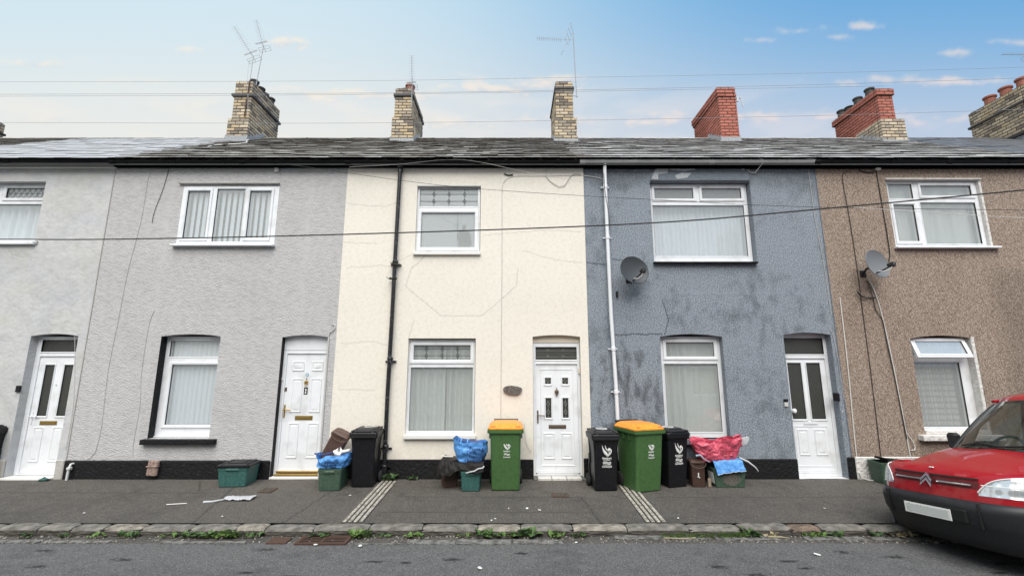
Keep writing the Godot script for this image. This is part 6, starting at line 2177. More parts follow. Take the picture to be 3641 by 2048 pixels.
func nose(phi: float, y: float) -> Vector3:
	# red front above the bumper: leans back as it rises
	var ys := [0.64, 0.70, 0.80, 0.86, 0.90, 0.93]
	var ins := [0.00, 0.02, 0.055, 0.08, 0.105, 0.15]
	var hws := [0.845, 0.845, 0.84, 0.83, 0.815, 0.79]
	var k := 0
	while k < 4 and y > ys[k + 1]:
		k += 1
	var s := clampf((y - ys[k]) / (ys[k + 1] - ys[k]), 0.0, 1.0)
	var p := plan(phi, lerpf(hws[k], hws[k + 1], s), 0.62)
	return Vector3(p.x, y, p.y - 0.03 - lerpf(ins[k], ins[k + 1], s) * (0.35 + 0.65 * sin(phi)))


func patch(phi0: float, phi1: float, y0: Callable, y1: Callable, off: float, nu := 24, nv := 8) -> MB:
	var m := MB.new()
	var rows := []
	for j in nv + 1:
		var q := PackedVector3Array()
		for i in nu + 1:
			var ph := lerpf(phi0, phi1, float(i) / nu)
			var y := lerpf(y0.call(ph), y1.call(ph), float(j) / nv)
			var p := nose(ph, y)
			var e := 0.002
			var nn := (nose(ph + e, y) - nose(ph - e, y)).cross(nose(ph, y + 0.005) - nose(ph, y - 0.005)).normalized()
			if nn.z < 0.0:
				nn = -nn
			q.append(p + nn * off)
		rows.append(q)
	m.grid(rows, 1.0)
	return m


func phi_at(x: float) -> float:
	return acos(signf(x) * pow(clampf(absf(x) / 0.84, 0.0, 1.0), 1.0 / 0.60))


func strip(m: MB, rows: Array, side := 1.0) -> void:
	m.grid(rows, side)


func van() -> void:
	var o := thing("red_van", "red van with black bumper and blank number plate, cut off at right edge", "van")
	var m := MB.new()
	var rows := []
	for j in 6:
		var q := PackedVector3Array()
		for i in 41:
			var ph := lerpf(0.0, PI, i / 40.0)
			q.append(nose(ph, lerpf(0.62, 0.93, j / 5.0)))
		rows.append(q)
	# bonnet, from the leading edge back to the windscreen
	var by := [0.965, 1.005, 1.045, 1.075, 1.10]
	for k in 5:
		var q := PackedVector3Array()
		for i in 41:
			var ph := lerpf(0.0, PI, i / 40.0)
			var x := nose(ph, 0.93).x * lerpf(1.0, 1.035, k / 4.0)
			var u := absf(x) / 0.81
			var front := nose(ph, 0.93).z
			var z: float = lerpf(front, -1.0 - 0.27 * u * u, (k + 1) / 5.0)
			var y: float = by[k] - lerpf(0.11, 0.055, k / 4.0) * pow(u, 3.0) + 0.012 * cos(x * 9.0) * (1.0 - u)
			q.append(Vector3(x, y, z))
		rows.append(q)
	m.grid(rows, 1.0)
	var body := obj("bonnet_and_nose", m, M.car_red, o)
	for sg in [-1.0, 1.0]:
		var seam := []
		for r in range(5, 11):
			var q: PackedVector3Array = rows[r]
			seam.append(q[37 if sg < 0.0 else 3] + Vector3(0, 0.0015, 0))
		m = MB.new()
		m.tube(seam, 0.0035, 5)
		obj("bonnet_seam", m, M.car_dark, body)
	# wings and sides
	m = MB.new()
	for sg in [-1.0, 1.0]:
		rows = []
		for yy in [[0.30, 0.835], [0.55, 0.86], [0.80, 0.855], [0.99, 0.825]]:
			var q := PackedVector3Array()
			for z in [-0.58, -0.75, -0.95, -1.2, -1.6, -2.2, -3.0, -3.6, -4.05]:
				var y: float = yy[0]
				if yy[0] > 0.9:
					y = lerpf(0.83, 0.99, clampf((-0.5 - z) / 0.9, 0.0, 1.0))
				if y < 0.6 and z > -1.25:
					y = 0.62
				q.append(Vector3(sg * yy[1], y, z))
			rows.append(q)
		m.grid(rows, -sg)
		rows = []
		for yy in [[0.99, 0.825], [1.10, 0.80], [1.75, 0.66], [1.80, 0.60]]:
			var q := PackedVector3Array()
			for z in [-2.55, -3.0, -3.6, -4.05]:
				q.append(Vector3(sg * yy[1], yy[0], z))
			rows.append(q)
		m.grid(rows, -sg)
	m.quad(Vector3(-0.85, 0.3, -4.05), Vector3(0.85, 0.3, -4.05), Vector3(0.82, 1.0, -4.05), Vector3(-0.82, 1.0, -4.05), Vector3.FORWARD)
	m.quad(Vector3(-0.82, 1.0, -4.05), Vector3(0.82, 1.0, -4.05), Vector3(0.66, 1.76, -4.05), Vector3(-0.66, 1.76, -4.05), Vector3.FORWARD)
	obj("side_panels", m, M.car_red, o)
	m = MB.new()
	rows = []
	for q0 in [[-1.62, 1.662, 0.555], [-1.68, 1.705, 0.575], [-1.80, 1.737, 0.605], [-2.1, 1.77, 0.63], [-3.0, 1.79, 0.64], [-4.05, 1.77, 0.62]]:
		var q := PackedVector3Array()
		for i in 21:
			var u := lerpf(-1.0, 1.0, i / 20.0)
			q.append(Vector3(u * q0[2] * 1.03, q0[1] - 0.055 * pow(absf(u), 3.0), q0[0] - u * u * maxf(0.0, 0.34 - 0.4 * (-1.6 - q0[0]))))
		rows.append(q)
	m.grid(rows, 1.0)
	obj("roof_panel", m, M.car_red, o)
	# windscreen and its frame
	var ws := func(u: float, s: float) -> Vector3:
		return Vector3(u * lerpf(0.735, 0.60, s), lerpf(1.09, 1.665, s) - lerpf(0.035, 0.055, s) * u * u + 0.03 * sin(s * PI), lerpf(-1.02, -1.60, s) - lerpf(0.29, 0.34, s) * u * u)
	m = MB.new()
	rows = []
	for j in 9:
		var q := PackedVector3Array()
		for i in 25:
			q.append(ws.call(lerpf(-0.97, 0.97, i / 24.0), j / 8.0))
		rows.append(q)
	m.grid(rows, 1.0)
	var wsn := obj("windscreen", m, M.car_glass, o)
	for sg in [-1.0, 1.0]:
		m = MB.new()
		var p := []
		for j in 9:
			p.append(ws.call(sg * 1.0, j / 8.0) + Vector3(sg * 0.012, 0.0, -0.02))
		m.tube(p, 0.026, 10)
		obj("screen_pillar", m, M.car_black, o)
	m = MB.new()
	for sg in [-1.0, 1.0]:
		rows = []
		for j in 9:
			var q := PackedVector3Array()
			for u in [0.89, 0.95, 1.0]:
				q.append(ws.call(sg * u, j / 8.0) + Vector3(0, 0, -0.006))
			rows.append(q)
		m.grid(rows, 1.0)
	for sp in [[0.93, 1.0], [0.0, 0.035]]:
		rows = []
		for s in sp:
			var q := PackedVector3Array()
			for i in 25:
				q.append(ws.call(lerpf(-0.98, 0.98, i / 24.0), s) + Vector3(0, 0, -0.005))
			rows.append(q)
		m.grid(rows, 1.0)
	obj("screen_border", m, M.car_dark, wsn)
	m = MB.new()
	for sg in [-1.0, 1.0]:
		m.tube([Vector3(sg * 0.73, 1.02, -1.46), Vector3(sg * 0.69, 1.36, -1.70), Vector3(sg * 0.62, 1.60, -2.02)], 0.045, 8)
	obj("inner_pillar", m, mat("trim_grey", 0.10, 0.105, 0.095, 0.7), o)
	# side windows with their frames
	for sg in [-1.0, 1.0]:
		m = MB.new()
		m.quad(Vector3(sg * 0.80, 1.03, -1.40), Vector3(sg * 0.80, 1.03, -2.5), Vector3(sg * 0.66, 1.70, -2.5), Vector3(sg * 0.66, 1.66, -2.08), Vector3(sg, 0, 0))
		obj("side_window", m, M.car_glass, o)
		m = MB.new()
		m.tube([Vector3(sg * 0.64, 1.66, -1.98), Vector3(sg * 0.66, 1.71, -2.55)], 0.02, 8)
		m.tube([Vector3(sg * 0.81, 1.0, -2.52), Vector3(sg * 0.66, 1.73, -2.52)], 0.05, 8)
		m.tube([Vector3(sg * 0.80, 1.01, -1.30), Vector3(sg * 0.815, 1.01, -2.55)], 0.025, 8)
		obj("window_frame", m, M.car_red, o)
	# bumper
	m = MB.new()
	rows = []
	for p in [[0.16, -0.20, 0.80], [0.20, -0.08, 0.83], [0.30, -0.03, 0.855], [0.40, 0.005, 0.868], [0.44, 0.03, 0.872], [0.56, 0.04, 0.875], [0.60, 0.035, 0.872], [0.635, 0.01, 0.865], [0.65, -0.03, 0.85]]:
		var q := PackedVector3Array()
		for i in 49:
			var ph := lerpf(0.0, PI, i / 48.0)
			var v := plan(ph, p[2], 0.64)
			q.append(Vector3(v.x, p[0] - 0.02 * (1.0 - sin(ph)), v.y + p[1] * (0.25 + 0.75 * sin(ph))))
		rows.append(q)
	m.grid(rows, 1.0)
	var bp := obj("bumper", m, M.car_black, o)
	m = MB.new()
	m.b6(-0.34, 0.40, 0.435, 0.558, 0.0, 0.043, 0.008)
	obj("plate_recess_shade", m, M.car_dark, bp)  # proud dark block; its colour carries the shade of the bumper opening
	for sg in [-1.0, 1.0]:
		m = MB.new()
		m.box(Vector3(sg * 0.50, 0.52, -0.012), Vector3(0.010, 0.24, 0.05), 0.003, Basis(Vector3.UP, sg * 0.3))
		obj("bumper_joint", m, M.car_dark, bp)
	m = MB.new()
	m.box(Vector3(0, 0.485, 0.05), Vector3(0.52, 0.112, 0.008), 0.003, Basis(Vector3.RIGHT, -0.05))
	var pl := obj("number_plate", m, M.plate_rim, o)
	m = MB.new()
	m.box(Vector3(0, 0.485, 0.0545), Vector3(0.47, 0.075, 0.002), 0.0005, Basis(Vector3.RIGHT, -0.05))
	obj("plate_face", m, M.plate, pl)
	m = MB.new()
	for k in 26:
		var top := k % 2 == 0
		m.box(Vector3(rng.randf_range(-0.23, 0.22), 0.485 + (0.038 if top else -0.038) + rng.randf_range(-0.004, 0.004), 0.0556), Vector3(rng.randf_range(0.002, 0.008), rng.randf_range(0.002, 0.006), 0.0008))
	m.box(Vector3(-0.215, 0.475, 0.0556), Vector3(0.009, 0.009, 0.002), 0.001)
	obj("plate_specks", m, M.car_dark, pl)
	# painted grille slot, chrome bars and double chevron
	var gl := phi_at(0.47)
	var g := patch(gl, PI - gl, func(_p): return 0.765, func(p): return 0.835 - 0.012 * absf(cos(p)), 0.003)
	obj("grille_shade_patch", g, mat("car_red_shaded", 0.09, 0.004, 0.006, 0.5), o)  # surface patch, not hollow; the shade of the slot is in its colour
	g = patch(gl, PI - gl, func(_p): return 0.842, func(_p): return 0.862, 0.008)
	obj("grille_lip", g, M.car_dark, o)
	for sg in [-1.0, 1.0]:
		var pa := []
		for k in 9:
			pa.append(nose(phi_at(sg * lerpf(0.09, 0.42, k / 8.0)), 0.797) + Vector3(0, 0, 0.018))
		m = MB.new()
		m.tube(pa, 0.012, 8)
		obj("chrome_bar", m, M.chrome, o)
	m = MB.new()
	for k in 2:
		for sg in [-1.0, 1.0]:
			var pp := PackedVector2Array([Vector2(0, 0.05), Vector2(0, 0.018), Vector2(sg * 0.062, -0.052), Vector2(sg * 0.062, -0.022)])
			var old := m.t
			m.t = Transform3D(Basis(Vector3.RIGHT, -0.35), Vector3(0, 0.822 - k * 0.047, -0.055 + k * 0.016))
			m.prism(pp, 0.0, 0.022)
			m.t = old
	obj("chevron_badge", m, M.chrome, o)
	m = MB.new()
	m.box(nose(PI / 2, 0.915) + Vector3(-0.02, 0.012, 0.0), Vector3(0.05, 0.012, 0.02), 0.004)
	obj("bonnet_chip", m, M.plate_rim, o)
	# head lamps
	for sg in [-1.0, 1.0]:
		var pa := phi_at(0.47)
		var pb := 0.20
		var f0 := func(ph: float) -> float:
			return 0.695 + 0.012 * smoothstep(0.4, 1.0, ph)
		var f1 := func(ph: float) -> float:
			var u := clampf((ph - pb) / (pa - pb), 0.0, 1.0)
			return 0.90 - 0.05 * pow(u, 2.0) - 0.12 * pow(u, 9.0)
		var turn := func(ph: float) -> float: return ph if sg > 0.0 else PI - ph
		var e0: float = turn.call(pa)
		var e1: float = turn.call(pb)
		g = patch(e0, e1, func(p): return f0.call(turn.call(p)), func(p): return f1.call(turn.call(p)), 0.003, 30, 10)
		for k in g.v.size():            # fluted reflector
			g.n[k] = (g.n[k] + Vector3(0.25 * sin(g.v[k].x * 70.0), 0.18 * sin(g.v[k].y * 60.0), 0)).normalized()
		var hl := obj("headlamp", g, M.reflector, o)
		g = patch(e0, e1, func(p): return f0.call(turn.call(p)) - 0.004, func(p): return f1.call(turn.call(p)) + 0.004, 0.022, 30, 10)
		obj("lamp_cover", g, M.lamp_glass, hl)
		g = patch(turn.call(lerpf(pa, pb, 0.03)), turn.call(lerpf(pa, pb, 0.62)), func(_p): return 0.80, func(_p): return 0.808, 0.012, 16, 2)
		obj("lamp_divider", g, M.plate_rim, hl)
		g = patch(turn.call(lerpf(pa, pb, 0.62)), turn.call(lerpf(pa, pb, 0.66)), func(_p): return 0.72, func(_p): return 0.86, 0.012, 3, 6)
		obj("lamp_divider", g, M.plate_rim, hl)
		var rim := []
		for k in 25:
			var p: float = lerpf(e0, e1, k / 24.0)
			rim.append(nose(p, f1.call(turn.call(p)) + 0.004) + Vector3(0, 0.002, 0.014))
		m = MB.new()
		m.tube(rim, 0.006, 6)
		obj("lamp_rim", m, M.plate_rim, hl)
	# mirrors
	for sg in [-1.0, 1.0]:
		m = MB.new()
		m.t = Transform3D(Basis(Vector3.UP, sg * 0.15), Vector3(sg * 0.95, 1.14, -1.60))
		m.box(Vector3.ZERO, Vector3(0.17, 0.22, 0.10), 0.035)
		m.box(Vector3(-sg * 0.10, -0.06, -0.02), Vector3(0.12, 0.05, 0.06), 0.01)
		obj("door_mirror", m, M.car_black, o)
	# wipers and the black scuttle
	m = MB.new()
	rows = []
	for q0 in [[-0.97, 1.088], [-1.03, 1.092]]:
		var q := PackedVector3Array()
		for i in 21:
			var u := lerpf(-1.0, 1.0, i / 20.0)
			q.append(Vector3(u * 0.76, q0[1] - 0.035 * u * u, q0[0] - 0.28 * u * u))
		rows.append(q)
	m.grid(rows, -1.0)
	obj("scuttle", m, M.car_dark, o)
	for q in [[-0.66, 0.05, 0.14], [0.02, 0.72, 0.12]]:
		m = MB.new()
		m.tube([ws.call(q[0], 0.05) + Vector3(0, 0.012, 0.02), ws.call((q[0] + q[1]) / 2.0, q[2] * 0.7) + Vector3(0, 0.012, 0.02), ws.call(q[1], 0.04) + Vector3(0, 0.02, 0.025)], 0.011, 6)
		obj("wiper", m, M.car_black, o)
	# cabin
	m = MB.new()
	m.b6(-0.70, 0.70, 0.88, 1.05, -1.62, -1.30, 0.04)
	m.b6(-0.52, 0.52, 0.9, 1.05, -1.299, -1.10, 0.03)
	m.b6(-0.78, 0.78, 0.25, 0.55, -2.6, -1.0)
	obj("dashboard", m, mat("dash", 0.035, 0.036, 0.036, 0.8), o)
	m = MB.new()
	var ring := []
	var tilt := Basis(Vector3.RIGHT, -0.55)
	for k in 25:
		ring.append(Vector3(-0.36, 1.06, -1.62) + tilt * Vector3(0.19 * cos(TAU * k / 24), 0.19 * sin(TAU * k / 24), 0))
	m.tube(ring, 0.016, 8)
	m.tube([Vector3(-0.36, 1.06, -1.62) + tilt * Vector3(-0.18, 0, 0), Vector3(-0.36, 1.06, -1.60) + tilt * Vector3(0.18, 0, 0)], 0.02, 6)
	obj("steering_wheel", m, M.car_black, o)
	for x in [-0.36, 0.36]:
		m = MB.new()
		m.box(Vector3(x, 0.72, -2.0), Vector3(0.48, 0.18, 0.5), 0.06)
		m.box(Vector3(x, 1.02, -2.35), Vector3(0.46, 0.62, 0.14), 0.06, Basis(Vector3.RIGHT, -0.15))
		obj("seat", m, M.car_black, o)
	m = MB.new()
	m.b6(-0.76, 0.76, 0.18, 0.34, -4.0, -0.25)
	m.b6(-0.70, 0.70, 0.3, 0.62, -1.0, -0.35)
	obj("underbody", m, M.car_dark, o)
	for q in [[-0.60, -0.86], [0.66, -0.86], [-0.60, -3.45], [0.66, -3.45]]:
		m = MB.new()
		m.t = Transform3D(Basis(Vector3.BACK, PI / 2), Vector3(q[0], 0.30, q[1]))
		m.lathe([Vector2(0.0, -0.07), Vector2(0.17, -0.07), Vector2(0.19, -0.085), Vector2(0.27, -0.085), Vector2(0.30, -0.06), Vector2(0.30, 0.06), Vector2(0.27, 0.085), Vector2(0.19, 0.085), Vector2(0.17, 0.07), Vector2(0.0, 0.07)], 28)
		var ty := obj("wheel", m, M.rubber, o)
		m = MB.new()
		m.t = Transform3D(Basis(Vector3.BACK, PI / 2), Vector3(q[0], 0.30, q[1]))
		m.lathe([Vector2(0.0, 0.085), Vector2(0.05, 0.085), Vector2(0.15, 0.072), Vector2(0.18, 0.086), Vector2(0.18, 0.07)] if q[0] < 0.0 else [Vector2(0.18, -0.07), Vector2(0.18, -0.086), Vector2(0.15, -0.072), Vector2(0.05, -0.085), Vector2(0.0, -0.085)], 20)
		obj("rim", m, M.aluminium, ty)
	o.scale = Vector3.ONE * VAN_SCALE
	o.position = VAN_AT
	o.rotation = VAN_TURN


# ---------------------------------------------------------------- dishes, aerials, wires
func dish(label: String, at: Vector3, facing: Vector3, mt: String, roll: float) -> void:
	var o := thing("satellite_dish", label, "satellite dish", Vector3(at.x, at.y, FZ), "satellite dishes on the house fronts")
	var bs := Basis.looking_at(-facing.normalized(), Vector3.UP) * Basis(Vector3.BACK, roll)     # local +z looks outward
	var tr := Transform3D(bs, at)
	var m := MB.new()
	m.t = tr
	for q in [[0.0, 1.0], [-0.012, -1.0]]:
		var rows := []
		for j in 9:
			var r := j / 8.0
			var row := PackedVector3Array()
			for i in 40:
				var a := TAU * i / 40
				row.append(Vector3(0.30 * maxf(r, 0.001) * cos(a), 0.265 * maxf(r, 0.001) * sin(a), 0.055 * r * r + q[0]))
			rows.append(row)
		m.grid(rows, -q[1], true)
	var rim := []
	for i in 41:
		rim.append(Vector3(0.30 * cos(TAU * i / 40), 0.265 * sin(TAU * i / 40), 0.049))
	m.tube(rim, 0.008, 6)
	obj("reflector", m, M[mt], o)
	m = MB.new()
	m.t = tr
	m.tube([Vector3(0.0, -0.225, 0.02), Vector3(0.03, -0.16, 0.16), Vector3(0.05, -0.09, 0.27)], 0.014, 8)
	obj("feed_arm", m, M.cable_black, o)
	m = MB.new()
	m.t = tr
	m.box(Vector3(0.055, -0.075, 0.28), Vector3(0.065, 0.095, 0.10), 0.015)
	m.tube([Vector3(0.052, -0.07, 0.25), Vector3(0.048, -0.06, 0.20)], 0.028, 10)
	obj("receiver", m, M.cable_black, o)
	m = MB.new()
	m.t = tr
	m.tube([Vector3(0.05, -0.12, 0.28), Vector3(0.05, -0.17, 0.26), Vector3(0.02, -0.21, 0.17), Vector3(-0.02, -0.20, 0.1)], 0.007, 6)
	obj("feed_cable", m, M.cable_white, o)
	m = MB.new()
	var b := tr * Vector3(0, -0.03, -0.015)
	m.tube([b, Vector3(b.x, b.y - 0.02, FZ + 0.10), Vector3(b.x - 0.02, b.y - 0.10, FZ + 0.02)], 0.02, 8)
	m.b6(b.x - 0.07, b.x + 0.05, b.y - 0.16, b.y - 0.03, FZ, FZ + 0.014, 0.004)
	obj("wall_bracket", m, M.cable_black, o)


func yagi(o: Node3D, root: Vector3, tip: Vector3, up: Vector3, n: int, half: float, mt: String) -> void:
	var d := (tip - root).normalized()
	var side := d.cross(up).normalized()
	var m := MB.new()
	m.tube([root, tip], 0.0085, 6)
	obj("boom", m, M.aerial_boom, o)
	m = MB.new()
	for k in n:
		var p := root.lerp(tip, 0.12 + 0.88 * k / (n - 1))
		var h := half * lerpf(1.0, 0.75, float(k) / n)
		m.tube([p - side * h, p + side * h], 0.0024, 4)
	obj("elements", m, M[mt], o)
	m = MB.new()
	var c := root.lerp(tip, 0.06)
	var u := side.cross(d).normalized()
	for s in [-1.0, 1.0]:
		for k in 3:
			m.tube([c + u * s * (0.06 + 0.05 * k) - side * half * 1.5 - d * 0.05 * k, c + u * s * (0.06 + 0.05 * k) + side * half * 1.5 - d * 0.05 * k], 0.005, 4)
		for w in [-1.0, 1.0]:
			m.tube([c + u * s * 0.06 + side * w * half * 1.5, c + u * s * 0.16 + side * w * half * 1.5 - d * 0.1], 0.005, 4)
		m.tube([c, c + u * s * 0.16 - d * 0.1], 0.006, 4)
	obj("reflector_grid", m, M[mt], o)


func aerials() -> void:
	var o := thing("tv_aerial", "lower left of two tall pale aerials on left brick chimney, on rusty pole", "aerial", Vector3(-7.58, 8.9, -11.47), "rooftop aerials")
	box_tube(o, "mast", [Vector3(-7.60, 9.0, -11.46), Vector3(-7.565, 10.15, -11.46)], 0.016, "rust")
	box_tube(o, "upper_mast", [Vector3(-7.565, 10.15, -11.46), Vector3(-7.55, 10.95, -11.46)], 0.013, "aluminium")
	yagi(o, Vector3(-7.55, 10.9, -11.46), Vector3(-8.42, 12.15, -11.75), Vector3(0, 0.3, 1), 14, 0.12, "aluminium")
	wire(o, "aerial_cable", [Vector3(-7.66, 10.9, -11.5), Vector3(-7.68, 10.5, -11.5), Vector3(-7.66, 10.1, -11.5), Vector3(-7.55, 9.6, -11.44), Vector3(-7.5, 9.0, -11.44)], 0.005, "cable_grey")
	o = thing("tv_aerial", "taller right one of two pale aerials on left brick chimney, leaning right", "aerial", Vector3(-7.63, 10.2, -11.9), "rooftop aerials")
	box_tube(o, "mast", [Vector3(-7.68, 9.7, -11.88), Vector3(-7.565, 11.65, -11.9)], 0.014, "aluminium")
	yagi(o, Vector3(-7.57, 11.6, -11.9), Vector3(-8.04, 12.72, -12.15), Vector3(0, 0.3, 1), 14, 0.11, "aluminium")
	o = thing("tv_aerial", "upright ladder-like aerial on second brick chimney above grey roof", "aerial", Vector3(-2.88, 9.6, -11.46), "rooftop aerials")
	box_tube(o, "mast", [Vector3(-2.86, 9.3, -11.44), Vector3(-2.875, 10.2, -11.44)], 0.013, "wire_far")
	yagi(o, Vector3(-2.875, 9.98, -11.44), Vector3(-2.92, 10.92, -11.44), Vector3(0, 0, 1), 11, 0.09, "wire_far")
	o = thing("tv_aerial", "aerial with tilted grid on thin bare mast right of third brick chimney", "aerial", Vector3(1.86, 9.6, -11.5), "rooftop aerials")
	box_tube(o, "mast", [Vector3(1.86, 9.62, -11.5), Vector3(1.835, 10.5, -11.5), Vector3(1.808, 11.73, -11.5)], 0.013, "wire_far")
	box_tube(o, "mast_bracket", [Vector3(1.76, 9.68, -11.5), Vector3(1.90, 9.66, -11.5)], 0.012, "wire_far")
	box_tube(o, "boom", [Vector3(1.82, 11.50, -11.5), Vector3(1.5, 11.54, -11.55), Vector3(0.75, 11.72, -11.7)], 0.005, "aluminium")
	var m := MB.new()
	for k in 12:
		var p := Vector3(1.45, 11.55, -11.56).lerp(Vector3(0.76, 11.716, -11.7), k / 11.0)
		m.tube([p - Vector3(0.0, 0.01, 0.08), p + Vector3(0.0, 0.01, 0.08)], 0.004, 4)
	obj("elements", m, M.aluminium, o)
	m = MB.new()
	for s in [[Vector3(1.56, 11.5, -11.45), Vector3(1.72, 11.98, -11.4)], [Vector3(1.68, 11.48, -11.7), Vector3(1.82, 11.9, -11.65)], [Vector3(1.66, 11.5, -11.45), Vector3(1.50, 11.08, -11.4)], [Vector3(1.60, 11.46, -11.7), Vector3(1.46, 11.12, -11.65)]]:
		m.tube(s, 0.006, 4)
	for k in 4:
		var u := k / 3.0
		m.tube([Vector3(1.56, 11.5, -11.45).lerp(Vector3(1.72, 11.98, -11.4), u), Vector3(1.68, 11.48, -11.7).lerp(Vector3(1.82, 11.9, -11.65), u)], 0.005, 4)
		m.tube([Vector3(1.66, 11.5, -11.45).lerp(Vector3(1.50, 11.08, -11.4), u), Vector3(1.60, 11.46, -11.7).lerp(Vector3(1.46, 11.12, -11.65), u)], 0.005, 4)
	obj("reflector_grid", m, M.aluminium, o)
	wire(o, "aerial_cable", [Vector3(1.84, 9.6, -11.48), Vector3(1.80, 9.2, -11.46), Vector3(1.90, 8.7, -11.45), Vector3(1.95, 8.35, -11.45)], 0.005, "cable_grey")
	o = thing("aerial_bracket", "small bent metal aerial bracket on right side of first red chimney", "bracket", Vector3(6.46, 9.6, -11.5))
	m = MB.new()
	m.tube([Vector3(6.42, 9.62, -11.5), Vector3(6.56, 9.60, -11.48), Vector3(6.60, 9.3, -11.46)], 0.014, 6)
	m.tube([Vector3(6.42, 9.50, -11.5), Vector3(6.58, 9.64, -11.5)], 0.012, 6)
	m.box(Vector3(6.47, 9.56, -11.49), Vector3(0.06, 0.16, 0.05), 0.008)
	obj("bracket_arms", m, M.aluminium, o)
	o = thing("tv_aerial", "faint aerial at right edge of the sky above far right chimney", "aerial", Vector3(15.3, 10.0, -11.6), "rooftop aerials")
	box_tube(o, "mast", [Vector3(15.25, 9.9, -11.6), Vector3(15.2, 11.2, -11.6)], 0.013, "aluminium")
	yagi(o, Vector3(15.2, 11.1, -11.6), Vector3(14.75, 11.25, -11.8), Vector3.UP, 8, 0.12, "aluminium")


func box_tube(o: Node3D, called: String, pts: Array, r: float, mt: String) -> void:
	var m := MB.new()
	m.tube(pts, r, 8)
	obj(called, m, M[mt], o)


func overhead() -> void:
	for q in [
		["overhead_cable", "thick black cable slung low across the house fronts, rising to the right", [[-13.2, 4.53, -8.53], [-9.86, 4.432, -8.2], [-7.657, 4.367, -7.98], [-4.179, 4.314, -7.6], [0.013, 4.286, -7.1], [2.615, 4.299, -6.75], [4.658, 4.39, -6.45], [7.366, 4.517, -6.0], [11.43, 4.75, -5.32]], 0.012, "cable_black"],
		["overhead_wire", "thin topmost wire across the sky above the chimneys", [[-18.9, 7.36, -7.6], [-9.264, 7.09, -7.2], [-2.824, 6.92, -6.93], [0.859, 6.86, -6.76], [5.027, 6.8, -6.56], [8.287, 6.788, -6.4], [13.18, 6.79, -6.16]], 0.0022, "wire_far"],
		["overhead_wire", "upper of two close wires crossing the chimney tops", [[-18.8, 7.08, -7.6], [-9.212, 6.842, -7.2], [-2.809, 6.682, -6.93], [0.854, 6.622, -6.76], [5.002, 6.588, -6.56], [8.248, 6.595, -6.4], [13.1, 6.61, -6.16]], 0.0026, "wire_far"],
		["overhead_wire", "lower of two close wires crossing the left chimney tops", [[-17.13, 7.05, -7.63], [-9.33, 6.87, -7.3], [-4.13, 6.745, -7.08], [0.0, 6.676, -6.9], [6.2, 6.61, -6.63]], 0.0024, "wire_far"],
		["overhead_wire", "lowest wire across the sky just above the roof ridge", [[-17.9, 6.53, -7.57], [-9.1, 6.289, -7.2], [-3.23, 6.128, -6.95], [0.843, 6.064, -6.76], [4.934, 6.03, -6.56], [8.134, 6.041, -6.4], [12.93, 6.07, -6.16]], 0.0026, "wire_far"],
		["telephone_wire", "slack dark wire from grey house gutter sagging across cream and blue houses", [[-4.86, 6.05, -8.42], [-4.43, 5.985, -8.24], [-1.067, 5.459, -8.1], [3.091, 5.099, -7.91], [5.627, 4.927, -7.78], [9.257, 4.80, -7.6], [14.7, 4.6, -7.33]], 0.004, "cable_black"],
		["telephone_wire", "pale thin wire crossing the brown house upper window", [[6.3, 4.90, -7.72], [7.3, 4.79, -7.62], [9.22, 4.656, -7.6], [12.7, 4.5, -7.54]], 0.005, "cable_white"],
		["telephone_wire", "pale wire looped below the gutter of cream house", [[-3.3, 6.0, -8.36], [-2.3, 6.05, -8.35], [-1.03, 6.141, -8.33], [0.3, 5.87, -8.32], [1.525, 5.632, -8.31]], 0.003, "cable_grey"],
	]:
		var pts := []
		for p in q[2]:
			pts.append(Vector3(p[0], p[1], p[2]))
		tag(wire(self, q[0], pts, q[3], q[4]), q[1], "cable", "wires slung along the street")


# ---------------------------------------------------------------- weeds and litter
func weed(label: String, at: Vector3, w: float, h: float, n: int, mt: String, sd: int, long := 1.0) -> void:
	var r := RandomNumberGenerator.new()
	r.seed = sd
	var o := thing("weed", label, "weed", at, "weeds growing along the kerb")
	var m := MB.new()
	for k in n:
		var a := r.randf() * TAU
		var base := at + Vector3(r.randf_range(-0.5, 0.5) * w, 0, r.randf_range(-0.25, 0.25) * minf(w, 0.16))
		var len := h * r.randf_range(0.5, 1.1) * long
		var lean := r.randf_range(0.3, 1.1)
		var d := Vector3(cos(a) * sin(lean), cos(lean), sin(a) * sin(lean))
		var s := d.cross(Vector3.UP).normalized()
		if s.length() < 0.5:
			s = Vector3.RIGHT
		var wd := len * r.randf_range(0.20, 0.34) / long
		var nn := s.cross(d).normalized()
		var p0 := base
		var p1 := base + d * len * 0.5 + Vector3(0, 0.003, 0)
		var p2 := base + d * len - Vector3(0, len * 0.22, 0)
		for sg in [-1.0, 1.0]:
			var e1: Vector3 = p1 + s * sg * wd + nn * wd * 0.3
			m.tri(p0, e1, p1, nn)
			m.tri(p1, e1, p2, nn)
	obj("leaves", m, M[mt], o)
	m = MB.new()
	m.box(at + Vector3(0, 0.004, 0), Vector3(w * 0.8, 0.02, minf(w * 0.4, 0.07)), 0.008)
	obj("soil_clump", m, M.dirt, o)


